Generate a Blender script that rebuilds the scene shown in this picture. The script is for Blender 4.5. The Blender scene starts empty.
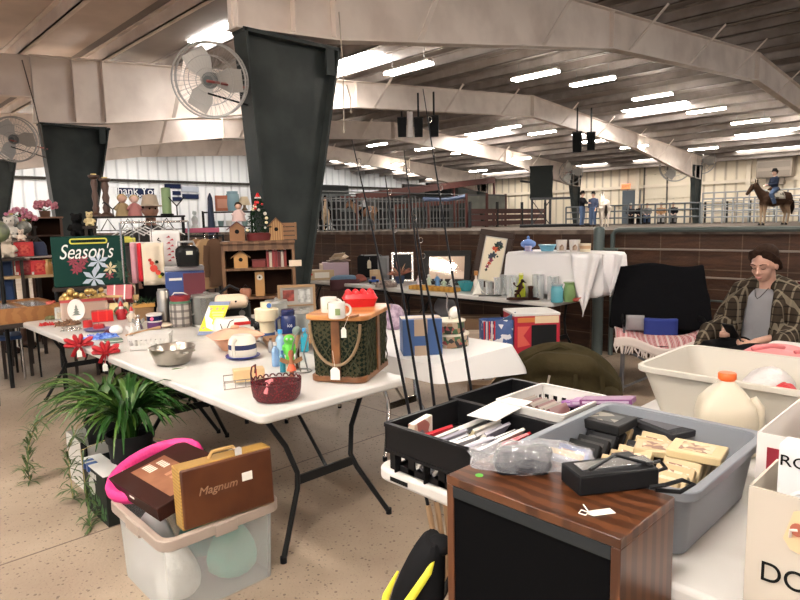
import bpy, bmesh, math, random
from mathutils import Vector as V3, Matrix
PI = math.pi
R_ = random.Random(7)
SC = bpy.context.scene
COL = SC.collection
EYE = V3((0, 0, 1.55)); FPX = 614.83
AX = V3((0.7172995, -0.69643022, -0.02159574)); AY = V3((-0.1031118, -0.07544661, -0.9918043)); AZ = V3((0.68909316, 0.7136475, -0.12592799))
def ray(px, py):
    return AX*(px-400) + AY*(py-300) + AZ*FPX
def G(px, py, z=0.0):
    """point at height z seen at a place in the photograph"""
    d = ray(px, py); k = (z-EYE.z)/d.z
    return EYE + d*k
def GX(px, py, x):
    d = ray(px, py); return EYE + d*(x/d.x)
def GY(px, py, y):
    d = ray(px, py); return EYE + d*(y/d.y)
def GD(px, py, dep):
    return EYE + ray(px, py)*(dep/FPX)
cam = bpy.data.cameras.new('camera'); co = bpy.data.objects.new('camera', cam); COL.objects.link(co)
cam.sensor_width = 36; cam.lens = FPX/800*36; cam.clip_start = .05; cam.clip_end = 300
co.matrix_world = Matrix(((AX.x, -AY.x, -AZ.x, EYE.x), (AX.y, -AY.y, -AZ.y, EYE.y), (AX.z, -AY.z, -AZ.z, EYE.z), (0, 0, 0, 1)))
SC.camera = co
MATS = {}
def mt(key, col=(.5, .5, .5), rough=.55, metal=0, col2=None, n=8, kind='noise', amt=1.0, bump=0, bn=None, trans=0, emis=0, spec=None, alpha=1, st=(1, 1, 1), cols=None, lo=.4, hi=.6, ior=None, coat=0, det=3, rot=(0, 0, 0)):
    if key in MATS: return MATS[key]
    m = bpy.data.materials.new(key); m.use_nodes = True; MATS[key] = m
    nt = m.node_tree; N = nt.nodes; L = nt.links
    b = N['Principled BSDF']
    c4 = (*col, 1)
    b.inputs['Base Color'].default_value = c4; b.inputs['Roughness'].default_value = rough; b.inputs['Metallic'].default_value = metal
    if trans: b.inputs['Transmission Weight'].default_value = trans
    if ior: b.inputs['IOR'].default_value = ior
    if spec is None and max(col) < .07: spec = .03 if rough > .5 else .09
    if max(col) < .02 and col2 is None and not cols: col = tuple(c*.5 for c in col)
    if spec is not None: b.inputs['Specular IOR Level'].default_value = spec
    if coat: b.inputs['Coat Weight'].default_value = coat; b.inputs['Coat Roughness'].default_value = .15
    if alpha < 1: b.inputs['Alpha'].default_value = alpha
    if emis:
        b.inputs['Emission Color'].default_value = c4; b.inputs['Emission Strength'].default_value = emis
    tc = N.new('ShaderNodeTexCoord'); mp = N.new('ShaderNodeMapping'); L.new(tc.outputs['Object'], mp.inputs['Vector'])
    mp.inputs['Scale'].default_value = st; mp.inputs['Rotation'].default_value = rot
    fac = None
    if col2 is not None or cols is not None:
        if kind == 'noise':
            t = N.new('ShaderNodeTexNoise'); t.inputs['Scale'].default_value = n; t.inputs['Detail'].default_value = det; fac = t.outputs['Fac']
        elif kind == 'wave':
            t = N.new('ShaderNodeTexWave'); t.inputs['Scale'].default_value = n; t.inputs['Distortion'].default_value = 4; t.inputs['Detail'].default_value = 3; t.inputs['Detail Scale'].default_value = 1.2; fac = t.outputs['Fac']
        elif kind == 'bands':
            t = N.new('ShaderNodeTexWave'); t.inputs['Scale'].default_value = n; fac = t.outputs['Fac']
        elif kind == 'vor':
            t = N.new('ShaderNodeTexVoronoi'); t.inputs['Scale'].default_value = n; sp = N.new('ShaderNodeSeparateColor'); L.new(t.outputs['Color'], sp.inputs[0]); fac = sp.outputs[0]
        elif kind == 'vord':
            t = N.new('ShaderNodeTexVoronoi'); t.inputs['Scale'].default_value = n; fac = t.outputs['Distance']
        elif kind == 'check':
            t = N.new('ShaderNodeTexChecker'); t.inputs['Scale'].default_value = n; fac = t.outputs['Fac']
        L.new(mp.outputs[0], t.inputs['Vector'])
        r = N.new('ShaderNodeValToRGB'); L.new(fac, r.inputs[0])
        if cols:
            r.color_ramp.interpolation = 'CONSTANT'
            e = r.color_ramp.elements
            e[0].color = (*cols[0], 1); e[0].position = 0; e[1].color = (*cols[1], 1); e[1].position = 1/len(cols)
            for i in range(2, len(cols)):
                q = e.new(i/len(cols)); q.color = (*cols[i], 1)
        else:
            c2 = tuple(a+(b_-a)*amt for a, b_ in zip(col, col2))
            r.color_ramp.elements[0].color = c4; r.color_ramp.elements[1].color = (*c2, 1)
            r.color_ramp.elements[0].position = lo; r.color_ramp.elements[1].position = hi
        L.new(r.outputs[0], b.inputs['Base Color'])
    if bump:
        t2 = N.new('ShaderNodeTexNoise'); t2.inputs['Scale'].default_value = bn or n; t2.inputs['Detail'].default_value = 4
        L.new(mp.outputs[0], t2.inputs['Vector'])
        bm_ = N.new('ShaderNodeBump'); bm_.inputs['Strength'].default_value = bump; bm_.inputs['Distance'].default_value = .02
        L.new(t2.outputs['Fac'], bm_.inputs['Height']); L.new(bm_.outputs[0], b.inputs['Normal'])
    return m
def glass(key, col=(.9, .95, .95), rough=.05, alpha=.35, bump=0):
    if key in MATS: return MATS[key]
    m = bpy.data.materials.new(key); m.use_nodes = True; MATS[key] = m
    nt = m.node_tree; N = nt.nodes; L = nt.links; out = N['Material Output']
    b = N['Principled BSDF']; b.inputs['Base Color'].default_value = (*col, 1); b.inputs['Roughness'].default_value = rough
    t = N.new('ShaderNodeBsdfTransparent'); t.inputs[0].default_value = (*[min(1, .25+.75*c) for c in col], 1)
    if bump:
        vo = N.new('ShaderNodeTexVoronoi'); vo.inputs['Scale'].default_value = bump; tc = N.new('ShaderNodeTexCoord'); L.new(tc.outputs['Object'], vo.inputs['Vector']); bn_ = N.new('ShaderNodeBump'); bn_.inputs['Strength'].default_value = .9; bn_.inputs['Distance'].default_value = .02; L.new(vo.outputs['Distance'], bn_.inputs['Height']); L.new(bn_.outputs[0], b.inputs['Normal'])
    lw = N.new('ShaderNodeLayerWeight'); lw.inputs[0].default_value = .5
    mr = N.new('ShaderNodeMapRange'); mr.inputs['To Min'].default_value = alpha*.6; mr.inputs['To Max'].default_value = min(1, alpha*1.9)
    L.new(lw.outputs['Facing'], mr.inputs['Value'])
    mx = N.new('ShaderNodeMixShader'); L.new(mr.outputs[0], mx.inputs[0]); L.new(t.outputs[0], mx.inputs[1]); L.new(b.outputs[0], mx.inputs[2]); L.new(mx.outputs[0], out.inputs[0])
    return m
def plaid(key, base, c1, c2, s1=60, s2=60, thr=.5):
    if key in MATS: return MATS[key]
    m = mt(key, base, .8); nt = m.node_tree; N = nt.nodes; L = nt.links; b = N['Principled BSDF']
    tc = N.new('ShaderNodeTexCoord'); prev = None
    for ax, s, c in (('X', s1, c1), ('Z', s2, c2), ('Y', s1, c1)):
        sx = N.new('ShaderNodeSeparateXYZ'); L.new(tc.outputs['Object'], sx.inputs[0])
        mu = N.new('ShaderNodeMath'); mu.operation = 'MULTIPLY'; mu.inputs[1].default_value = s; L.new(sx.outputs[ax], mu.inputs[0])
        si = N.new('ShaderNodeMath'); si.operation = 'SINE'; L.new(mu.outputs[0], si.inputs[0])
        gt = N.new('ShaderNodeMath'); gt.operation = 'GREATER_THAN'; gt.inputs[1].default_value = thr; L.new(si.outputs[0], gt.inputs[0])
        ml = N.new('ShaderNodeMath'); ml.operation = 'MULTIPLY'; ml.inputs[1].default_value = .7; L.new(gt.outputs[0], ml.inputs[0])
        mx = N.new('ShaderNodeMix'); mx.data_type = 'RGBA'; L.new(ml.outputs[0], mx.inputs[0])
        if prev: L.new(prev, mx.inputs[6])
        else: mx.inputs[6].default_value = (*base, 1)
        mx.inputs[7].default_value = (*c, 1); prev = mx.outputs[2]
    L.new(prev, b.inputs['Base Color'])
    return m
class MB:
    def __init__(s):
        s.v = []; s.f = []; s.mi = []; s.m = 0; s.X = Matrix.Identity(4)
    def at(s, loc=(0, 0, 0), rz=0, rx=0, ry=0):
        s.X = Matrix.Translation(loc) @ Matrix.Rotation(rz, 4, 'Z') @ Matrix.Rotation(ry, 4, 'Y') @ Matrix.Rotation(rx, 4, 'X'); return s
    def _a(s, vs, fs):
        n = len(s.v); s.v += [tuple(s.X @ V3(p)) for p in vs]
        for f in fs: s.f.append([i+n for i in f]); s.mi.append(s.m)
        return s
    def bx(s, x0, x1, y0, y1, z0, z1):
        vs = [(x, y, z) for z in (z0, z1) for x, y in ((x0, y0), (x1, y0), (x1, y1), (x0, y1))]
        return s._a(vs, [(3, 2, 1, 0), (4, 5, 6, 7), (0, 1, 5, 4), (1, 2, 6, 5), (2, 3, 7, 6), (3, 0, 4, 7)])
    def box(s, c, d):
        return s.bx(c[0]-d[0]/2, c[0]+d[0]/2, c[1]-d[1]/2, c[1]+d[1]/2, c[2]-d[2]/2, c[2]+d[2]/2)
    def loft(s, rings, cap=True, closed=False):
        n = len(rings[0]); vs = [p for r in rings for p in r]; fs = []
        k = len(rings)
        for i in range(k if closed else k-1):
            for j in range(n):
                a = i*n+j; b = i*n+(j+1) % n; i2 = (i+1) % k; fs.append((a, b, i2*n+(j+1) % n, i2*n+j))
        if cap and not closed:
            fs.append(tuple(range(n-1, -1, -1))); fs.append(tuple(range((k-1)*n, k*n)))
        return s._a(vs, fs)
    def tube(s, pts, r, n=8, closed=False, sq=1.0, cap=True, up=None):
        P = [V3(p) for p in pts]; k = len(P); rs = r if isinstance(r, (list, tuple)) else [r]*k; rings = []
        prev = None
        for i, p in enumerate(P):
            if closed: t = P[(i+1) % k]-P[i-1]
            else: t = P[min(i+1, k-1)]-P[max(i-1, 0)]
            if t.length < 1e-9: t = V3((0, 0, 1))
            t.normalize()
            if prev is None:
                u = V3(up) if up else (V3((0, 0, 1)) if abs(t.z) < .9 else V3((1, 0, 0)))
            else: u = prev
            a = u - t*u.dot(t)
            if a.length < 1e-6: a = t.orthogonal()
            a.normalize(); b = t.cross(a); prev = a
            rings.append([tuple(p + a*(math.cos(2*PI*j/n)*rs[i]) + b*(math.sin(2*PI*j/n)*rs[i]*sq)) for j in range(n)])
        return s.loft(rings, cap, closed)
    def cyl(s, p0, p1, r, r1=None, n=12): return s.tube([p0, p1], [r, r if r1 is None else r1], n)
    def bar(s, p0, p1, w, h=None):
        """square bar between two points"""
        h = h or w; a = V3(p0); b = V3(p1); t = (b-a).normalized()
        u = V3((0, 0, 1)) if abs(t.z) < .95 else V3((1, 0, 0)); x = t.cross(u).normalized(); y = x.cross(t)
        rg = [[tuple(p + x*(i*w/2) + y*(j*h/2)) for i, j in ((-1, -1), (1, -1), (1, 1), (-1, 1))] for p in (a, b)]
        return s.loft(rg)
    def lathe(s, prof, c=(0, 0, 0), n=20, sx=1, sy=1):
        rings = [[(c[0]+r*math.cos(2*PI*j/n)*sx, c[1]+r*math.sin(2*PI*j/n)*sy, c[2]+z) for j in range(n)] for r, z in prof]
        return s.loft(rings)
    def sph(s, c, r, n=12, k=8):
        r = r if isinstance(r, (tuple, list)) else (r, r, r)
        rings = []
        for i in range(k+1):
            a = -PI/2+PI*i/k; q = max(math.cos(a), .02)
            rings.append([(c[0]+r[0]*q*math.cos(2*PI*j/n), c[1]+r[1]*q*math.sin(2*PI*j/n), c[2]+r[2]*math.sin(a)) for j in range(n)])
        return s.loft(rings)
    def prism(s, poly, a, b, ax='z'):
        def q(u, v, w): return {'z': (u, v, w), 'y': (u, w, v), 'x': (w, u, v)}[ax]
        return s.loft([[q(u, v, a) for u, v in poly], [q(u, v, b) for u, v in poly]])
    def grid(s, fn, nu, nv):
        vs = [fn(i/nu, j/nv) for j in range(nv+1) for i in range(nu+1)]
        return s._a(vs, [(j*(nu+1)+i, j*(nu+1)+i+1, (j+1)*(nu+1)+i+1, (j+1)*(nu+1)+i) for j in range(nv) for i in range(nu)])
    def build(s, name, mats, parent=None, bevel=0, smooth=40, solid=0, sub=0, seg=2, remesh=0, sm=0):
        me = bpy.data.meshes.new(name); me.from_pydata(s.v, [], s.f)
        for m in (mats if isinstance(mats, (list, tuple)) else [mats]): me.materials.append(m)
        me.polygons.foreach_set('material_index', s.mi)
        bm_ = bmesh.new(); bm_.from_mesh(me); bmesh.ops.recalc_face_normals(bm_, faces=bm_.faces); bm_.to_mesh(me); bm_.free()
        if smooth and not remesh:
            me.polygons.foreach_set('use_smooth', [True]*len(me.polygons)); me.set_sharp_from_angle(angle=math.radians(smooth))
        me.update()
        o = bpy.data.objects.new(name, me); COL.objects.link(o)
        if parent: o.parent = parent
        if solid:
            d = o.modifiers.new('thick', 'SOLIDIFY'); d.thickness = solid; d.offset = 0
        if bevel:
            d = o.modifiers.new('bevel', 'BEVEL'); d.width = bevel; d.segments = seg; d.limit_method = 'ANGLE'; d.angle_limit = math.radians(35)
        if remesh:
            d = o.modifiers.new('remesh', 'REMESH'); d.mode = 'VOXEL'; d.voxel_size = remesh; d.use_smooth_shade = True
            if sm: e = o.modifiers.new('smooth', 'SMOOTH'); e.iterations = sm; e.factor = .5
        if sub:
            d = o.modifiers.new('sub', 'SUBSURF'); d.levels = d.render_levels = sub
        return o
def T(name, label, cat, loc=(0, 0, 0), rz=0, group=None):
    o = bpy.data.objects.new(name, None); COL.objects.link(o); o.empty_display_size = .05
    o.location = loc; o.rotation_euler = (0, 0, rz); o['label'] = label; o['category'] = cat
    if group: o['group'] = group
    return o
def tag(o, label, cat, loc=None, rz=None, group=None):
    o['label'] = label; o['category'] = cat
    if loc is not None: o.location = loc
    if rz is not None: o.rotation_euler = (0, 0, rz)
    if group: o['group'] = group
    return o
def struct(o, parent=None):
    o['kind'] = 'structure'; return o
def dup(root, loc, rz=None, label=None, group=None):
    r = root.copy(); COL.objects.link(r); r.location = loc
    if rz is not None: r.rotation_euler = (0, 0, rz)
    if label: r['label'] = label
    if group: r['group'] = group
    def rec(a, b):
        for ch in a.children:
            c = ch.copy(); COL.objects.link(c); c.parent = b; rec(ch, c)
    rec(root, r)
    return r
def text(name, body, size, mat_, parent, loc, rot=(PI/2, 0, 0), ext=.0008, shear=0, align='CENTER', wid=1):
    cu = bpy.data.curves.new(name, 'FONT'); cu.body = body; cu.size = size; cu.extrude = ext; cu.align_x = align; cu.align_y = 'CENTER'; cu.shear = shear
    o = bpy.data.objects.new(name, cu); COL.objects.link(o)
    dg = bpy.context.evaluated_depsgraph_get(); me = bpy.data.meshes.new_from_object(o.evaluated_get(dg))
    bpy.data.objects.remove(o); bpy.data.curves.remove(cu)
    me.name = name; me.materials.clear(); me.materials.append(mat_)
    o = bpy.data.objects.new(name, me); COL.objects.link(o); o.parent = parent; o.location = loc; o.rotation_euler = rot; o.scale = (wid, 1, 1)
    return o
ARENA = 1.1; WX = 6.6; FRAMES = (-1.6, 6.1, 13.8, 21.5, 29.2); RIDGE = 20.5; FAR = 41.0; END = 37.0; FARCOL = 37.0
def roof(x): return 6.2 - .077*abs(x-RIDGE)
def floor_mat():
    m = mt('floor_concrete', (.25, .19, .14), .62, col2=(.38, .30, .225), n=1.3, lo=.35, hi=.7, det=8, bump=.15, bn=60)
    nt = m.node_tree; N = nt.nodes; L = nt.links; b = N['Principled BSDF']
    base = b.inputs['Base Color'].links[0].from_socket
    tc = N.new('ShaderNodeTexCoord')
    def mul(fac, col):
        nonlocal base
        mx = N.new('ShaderNodeMix'); mx.data_type = 'RGBA'; L.new(fac, mx.inputs[0]); L.new(base, mx.inputs[6]); mx.inputs[7].default_value = (*col, 1); base = mx.outputs[2]
    for sc, th, col, am in ((38, .22, (.10, .07, .05), .8), (75, .23, (.15, .11, .08), .6), (19, .13, (.09, .06, .045), .8)):
        v = N.new('ShaderNodeTexVoronoi'); v.inputs['Scale'].default_value = sc; L.new(tc.outputs['Object'], v.inputs['Vector'])
        lt = N.new('ShaderNodeMath'); lt.operation = 'LESS_THAN'; lt.inputs[1].default_value = th; L.new(v.outputs['Distance'], lt.inputs[0])
        sp = N.new('ShaderNodeSeparateColor'); L.new(v.outputs['Color'], sp.inputs[0])
        g = N.new('ShaderNodeMath'); g.operation = 'GREATER_THAN'; g.inputs[1].default_value = .5; L.new(sp.outputs[0], g.inputs[0])
        mu = N.new('ShaderNodeMath'); mu.operation = 'MULTIPLY'; L.new(lt.outputs[0], mu.inputs[0]); L.new(g.outputs[0], mu.inputs[1])
        m2 = N.new('ShaderNodeMath'); m2.operation = 'MULTIPLY'; m2.inputs[1].default_value = am; L.new(mu.outputs[0], m2.inputs[0])
        mul(m2.outputs[0], col)
    sx = N.new('ShaderNodeSeparateXYZ'); L.new(tc.outputs['Object'], sx.inputs[0])
    for ax, off in (('Y', JOINT), ('X', -.4)):
        a = N.new('ShaderNodeMath'); a.operation = 'SUBTRACT'; a.inputs[1].default_value = off; L.new(sx.outputs[ax], a.inputs[0])
        p = N.new('ShaderNodeMath'); p.operation = 'PINGPONG'; p.inputs[1].default_value = 1.85; L.new(a.outputs[0], p.inputs[0])
        l = N.new('ShaderNodeMath'); l.operation = 'LESS_THAN'; l.inputs[1].default_value = .006; L.new(p.outputs[0], l.inputs[0])
        mul(l.outputs[0], (.12, .08, .06))
    L.new(base, b.inputs['Base Color'])
    return m
JOINT = G(58, 545.5).y
struct(MB().bx(-9, WX, -9, END, -.1, 0).build('floor', floor_mat(), smooth=0))
DIRT = mt('arena_dirt', (.085, .06, .042), .95, col2=(.055, .04, .028), n=3, bump=.4, bn=30)
struct(MB().bx(WX+.2, FAR, -12, END, ARENA-.3, ARENA).build('floor_arena', DIRT, smooth=0))
def brick_mat():
    m = mt('arena_block', (.10, .055, .035), .75, bump=.35, bn=40)
    nt = m.node_tree; N = nt.nodes; L = nt.links; b = N['Principled BSDF']
    tc = N.new('ShaderNodeTexCoord'); sx = N.new('ShaderNodeSeparateXYZ'); cb = N.new('ShaderNodeCombineXYZ')
    L.new(tc.outputs['Object'], sx.inputs[0]); L.new(sx.outputs['Y'], cb.inputs[0]); L.new(sx.outputs['Z'], cb.inputs[1])
    t = N.new('ShaderNodeTexBrick'); L.new(cb.outputs[0], t.inputs['Vector'])
    t.offset = 0; t.inputs['Scale'].default_value = 1; t.inputs['Brick Width'].default_value = .40; t.inputs['Row Height'].default_value = .2; t.inputs['Mortar Size'].default_value = .005
    t.inputs['Color1'].default_value = (.078, .030, .013, 1); t.inputs['Color2'].default_value = (.045, .019, .009, 1); t.inputs['Mortar'].default_value = (.14, .09, .06, 1)
    n = N.new('ShaderNodeTexNoise'); n.inputs['Scale'].default_value = 14; n.inputs['Detail'].default_value = 6; mp = N.new('ShaderNodeMapping'); mp.inputs['Scale'].default_value = (1, .3, 3); L.new(tc.outputs['Object'], mp.inputs[0]); L.new(mp.outputs[0], n.inputs['Vector'])
    mx = N.new('ShaderNodeMix'); mx.data_type = 'RGBA'; mx.blend_type = 'MULTIPLY'; mx.inputs[0].default_value = .7
    r = N.new('ShaderNodeValToRGB'); r.color_ramp.elements[0].position = .3; r.color_ramp.elements[0].color = (.35, .33, .3, 1); r.color_ramp.elements[1].position = .7; r.color_ramp.elements[1].color = (1.3, 1.3, 1.3, 1)
    L.new(n.outputs['Fac'], r.inputs[0]); L.new(t.outputs['Color'], mx.inputs[6]); L.new(r.outputs[0], mx.inputs[7]); L.new(mx.outputs[2], b.inputs['Base Color'])
    return m
BRICK = brick_mat()
w = MB().bx(WX, WX+.22, -12, END, 0, 1.36); w.m = 1; w.bx(WX-.02, WX+.24, -12, END, 1.36, 1.41)
struct(w.build('wall_arena', [BRICK, mt('wall_cap_dirt', (.09, .065, .05), .9, col2=(.20, .155, .12), n=5, bump=.4)], smooth=0))
def siding(key, c, dark, sp):
    m = mt(key, c, .5); nt = m.node_tree; N = nt.nodes; L = nt.links; b = N['Principled BSDF']
    tc = N.new('ShaderNodeTexCoord'); sx = N.new('ShaderNodeSeparateXYZ'); L.new(tc.outputs['Object'], sx.inputs[0])
    ad = N.new('ShaderNodeMath'); L.new(sx.outputs['X'], ad.inputs[0]); L.new(sx.outputs['Y'], ad.inputs[1])
    p = N.new('ShaderNodeMath'); p.operation = 'PINGPONG'; p.inputs[1].default_value = sp/2; L.new(ad.outputs[0], p.inputs[0])
    r = N.new('ShaderNodeMapRange'); r.inputs['From Min'].default_value = 0; r.inputs['From Max'].default_value = sp*.16; L.new(p.outputs[0], r.inputs['Value'])
    mx = N.new('ShaderNodeMix'); mx.data_type = 'RGBA'; L.new(r.outputs[0], mx.inputs[0]); mx.inputs[6].default_value = (*dark, 1); mx.inputs[7].default_value = (*c, 1); L.new(mx.outputs[2], b.inputs['Base Color'])
    bu = N.new('ShaderNodeBump'); bu.inputs['Distance'].default_value = .04; L.new(r.outputs[0], bu.inputs['Height']); L.new(bu.outputs[0], b.inputs['Normal'])
    return m
struct(MB().bx(FAR, FAR+.2, -30, END, 0, 6).build('wall_back', siding('siding_cream', (.86, .76, .60), (.50, .42, .32), .62), smooth=0))
struct(MB().bx(-9, FAR, END, END+.2, 0, 6.4).build('wall_end', siding('siding_white', (.84, .86, .88), (.62, .64, .67), .60), smooth=0))
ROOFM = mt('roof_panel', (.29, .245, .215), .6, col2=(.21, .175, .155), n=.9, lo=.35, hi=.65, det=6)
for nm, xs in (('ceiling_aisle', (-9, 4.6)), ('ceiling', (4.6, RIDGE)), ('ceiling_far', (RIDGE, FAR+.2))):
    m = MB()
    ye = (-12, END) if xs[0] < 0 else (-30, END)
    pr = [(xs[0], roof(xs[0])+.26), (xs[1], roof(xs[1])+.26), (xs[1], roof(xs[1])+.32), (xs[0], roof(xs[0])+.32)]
    m.prism(pr, ye[0], ye[1], 'y'); struct(m.build(nm, ROOFM if xs[0] > 0 else mt('roof_aisle', (.74, .61, .52), .6, col2=(.58, .47, .40), n=.9, lo=.35, hi=.65, det=6), smooth=0))  # aisle panels: own pinkish tint, with brighter light put into the colour
CREAM = mt('beam_paint', (.80, .70, .62), .55, col2=(.64, .54, .47), n=1.6, lo=.42, hi=.72, det=8)
GREEN = mt('column_paint', (.032, .038, .037), .3, col2=(.048, .055, .053), n=2.0, det=6)
STEEL = mt('galvanized', (.34, .34, .33), .4, metal=.6, col2=(.22, .22, .21), n=5)
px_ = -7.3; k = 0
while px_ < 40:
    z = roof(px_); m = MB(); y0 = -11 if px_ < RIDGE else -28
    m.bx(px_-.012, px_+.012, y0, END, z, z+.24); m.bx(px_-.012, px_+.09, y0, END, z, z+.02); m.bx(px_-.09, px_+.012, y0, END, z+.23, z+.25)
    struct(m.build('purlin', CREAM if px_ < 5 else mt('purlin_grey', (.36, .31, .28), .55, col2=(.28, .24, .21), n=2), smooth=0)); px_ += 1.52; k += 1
def bot(x):
    h = .86 if 6 < 0 else 0
    x_ = x if x < RIDGE else 2*RIDGE-x
    if x_ < 4.85: return 3.62 + .08*(x_-3.6)
    if x_ < 11.7: return 3.72 + (4.80-3.72)*(x_-4.85)/(11.7-4.85)
    return 4.80 + (5.42-4.80)*(x_-11.7)/(RIDGE-11.7)
for fi, fy in enumerate(FRAMES):
    for side in (0, 1):
        nm = 'beam'
        m = MB(); S = (lambda x: x) if side == 0 else (lambda x: 2*RIDGE-x)
        xs = [3.5, 4.85, 8, 11.7, 16, RIDGE]
        poly = [(S(x), roof(x)) for x in xs] + [(S(x), bot(x)) for x in reversed(xs)]
        m.prism(poly, fy-.012, fy+.012, 'y')
        for a, b in zip(xs[:-1], xs[1:]):
            for zf, t in ((bot, .025), (roof, -.02)):
                m.prism([(S(a), zf(a)), (S(b), zf(b)), (S(b), zf(b)+t), (S(a), zf(a)+t)], fy-.11, fy+.11, 'y')
        for x in (3.52, 4.25, 4.83, 11.7, RIDGE-.06): m.bx(min(S(x), S(x+.02)), max(S(x), S(x+.02)), fy-.10, fy+.10, bot(x), roof(x))
        bo = struct(m.build(nm, CREAM, smooth=0))
        for bxp in (6.3, 9.3, 12.4, 15.5, 18.5):
            for sg in (-1, 1):
                if fi in (0,) and sg < 0: continue
                q = MB().bar((S(bxp), fy+sg*.08, bot(bxp)+.03), (S(bxp), fy+sg*(.85), roof(bxp)+.02), .085, .012)
                o = q.build('brace', CREAM, bo, smooth=0)
    m = MB(); pl = [(-9, roof(-9)), (3.5, roof(3.5)), (3.5, 4.10), (-9, 3.5)]
    m.prism(pl, fy-.012, fy+.012, 'y')
    m.prism([(-9, 3.5), (3.5, 4.10), (3.5, 4.125), (-9, 3.525)], fy-.1, fy+.1, 'y')
    struct(m.build('beam', CREAM, smooth=0))
    for side in (0, 1):
        if side == 1 and fi == 0: continue
        S = (lambda x: x) if side == 0 else (lambda x: FARCOL+4.2-x)
        zb = 0 if side == 0 else ARENA
        a0, a1 = (3.84, 4.10); b0, b1 = (3.60, 4.86); zt = 3.60 if side == 0 else 4.35
        m = MB()
        m.prism([(S(a0), zb), (S(a1), zb), (S(b1), zt+.06), (S(b0), zt)], fy-.012, fy+.012, 'y')
        for (u0, u1) in ((a0, b0), (a1, b1)):
            m.prism([(S(u0)-.015, zb), (S(u0)+.015, zb), (S(u1)+.015, zt+.03), (S(u1)-.015, zt+.03)], fy-.125, fy+.125, 'y')
        m.bx(min(S(b0), S(b1))-.03, max(S(b0), S(b1))+.03, fy-.125, fy+.125, zt-.01, zt+.03)
        m.bx(S(4.72)-.06, S(4.72)+.06, fy-.12, fy-.10, zt-.30, zt+.02)
        struct(m.build('column', GREEN, smooth=0))
TRIMM = mt('girt_cream', (.82, .72, .58), .5)
n_ = 0
for z0, z1 in ((3.45, 3.65), (2.3, 2.4)):
    struct(MB().bx(FAR-.16, FAR, -30, 24 if z0 < 3 else END, z0, z1).build('trim_%d' % n_, TRIMM, smooth=0)); n_ += 1
for y in (-20, -12, -4, 4, 12.2, 19.0, 26): struct(MB().bx(FAR-.25, FAR, y-.12, y+.12, ARENA, 5.2).build('trim_%d' % n_, TRIMM, smooth=0)); n_ += 1
struct(MB().bx(8, FAR, END-.16, END, 4.2, 4.34).build('trim_%d' % n_, mt('dark_trim', (.05, .045, .04), .6), smooth=0)); n_ += 1
struct(MB().bx(-9, 8, END-.16, END, 4.0, 4.14).build('trim_%d' % n_, MATS['dark_trim'], smooth=0)); n_ += 1
d = GX(631, 205, FAR-.1)
dm = MB().bx(FAR-.14, FAR-.02, d.y-.62, d.y+.62, ARENA, 3.35); do = struct(dm.build('door_1', mt('door_grey', (.09, .11, .13), .5), smooth=0, bevel=.01))
MB().cyl((FAR-.2, d.y-.5, 2.1), (FAR-.14, d.y-.5, 2.1), .05).build('handle', STEEL, do)
ya = GX(645, 190, FAR).y; yb = GX(692, 190, FAR).y
dm = MB()
for i in range(5): dm.bx(FAR-.12, FAR-.02, yb, ya, ARENA+i*.8, ARENA+.76+i*.8)
do = struct(dm.build('door_2', mt('door_cream', (.78, .69, .54), .5), smooth=0, bevel=.01))
fr = MB()
for y in (ya, yb, (ya+yb)/2): fr.bx(FAR-.16, FAR-.11, y-.05, y+.05, ARENA, 5.1)
fr.build('track', mt('track_dark', (.12, .10, .08), .5), do, smooth=0)
TUBE = mt('lamp_glow', (1, .93, .84), emis=70)
HOUS = mt('lamp_housing', (.7, .67, .62), .4, metal=.3)
def lampfix(p, label, rz=0, hang=True):
    t = T('ceiling_light', label, 'light', p, rz, 'fluorescent lights under the roof')
    m = MB().prism([(-.115, .035), (-.06, .09), (.06, .09), (.115, .035)], -.68, .68, 'y'); m.build('housing', HOUS, t, smooth=0)
    MB().bx(-.13, .13, -.66, .66, -.02, .03).build('diffuser', TUBE, t, bevel=.015)
    for y in (-.5, .5): MB().cyl((0, y, .06), (0, y, .42), .008, n=6).build('hanger', STEEL, t)
    return t
LABS = []
def onroof(px, py, drop=.45):
    d = ray(px, py); k = .001
    for i in range(6000):
        p = EYE+d*k
        if p.z > roof(p.x)-drop: return p
        k += .0002
    return p
lit = [(535, 76, 'long ceiling light above the mirror, first in the front row right of the big column'), (592, 82, 'ceiling light second from left in the front row of lights'), (652, 97, 'ceiling light third from left in the front row'),
       (706, 111, 'ceiling light fourth along the front row, below the rafter brace'), (750, 122, 'ceiling light fifth in the front row, above the cooler'), (786, 130, 'ceiling light in the front row at the right edge'),
       (408, 69, 'brightest ceiling light, just right of the large dark column'), (507, 128, 'ceiling light below the second rafter, left of its neighbour'), (542, 133, 'ceiling light below the second rafter, right of its neighbour'),
       (596, 141, 'ceiling light beneath the second rafter beside hanging loudspeakers'), (634, 147, 'ceiling light in the back row above the grey door'), (425, 149, 'small bright ceiling light above the rusty pipe rails'),
       (462, 153, 'ceiling light above the green trailer panels'), (478, 171, 'small low ceiling light over the green panels'), (520, 159, 'ceiling light left of the black speaker tower'), (703, 149, 'ceiling light over the cream overhead door'),
       (377, 145, 'tiny ceiling light deep in the roof, left of the row'), (395, 165, 'tiny ceiling light far back over the chutes')]
NLIT = []
for a, b, l in lit:
    p = onroof(a, b, .5); lampfix(p, l)
for y in (-5.6, .3, 3.8):  # rows carried on out of view, added to light near tables and floor
    for x in (-5.0, -2.6, -.2, 2.2, 6.0, 9.8, 13.6, 17.4, 24.4, 28.2, 32):
        if (y == 3.8 and x > .5) or (y == .3 and x > 1): continue
        lampfix((x, y, roof(x)-.35), 'added fluorescent fill light in unseen rows beside and behind the viewer')
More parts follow.
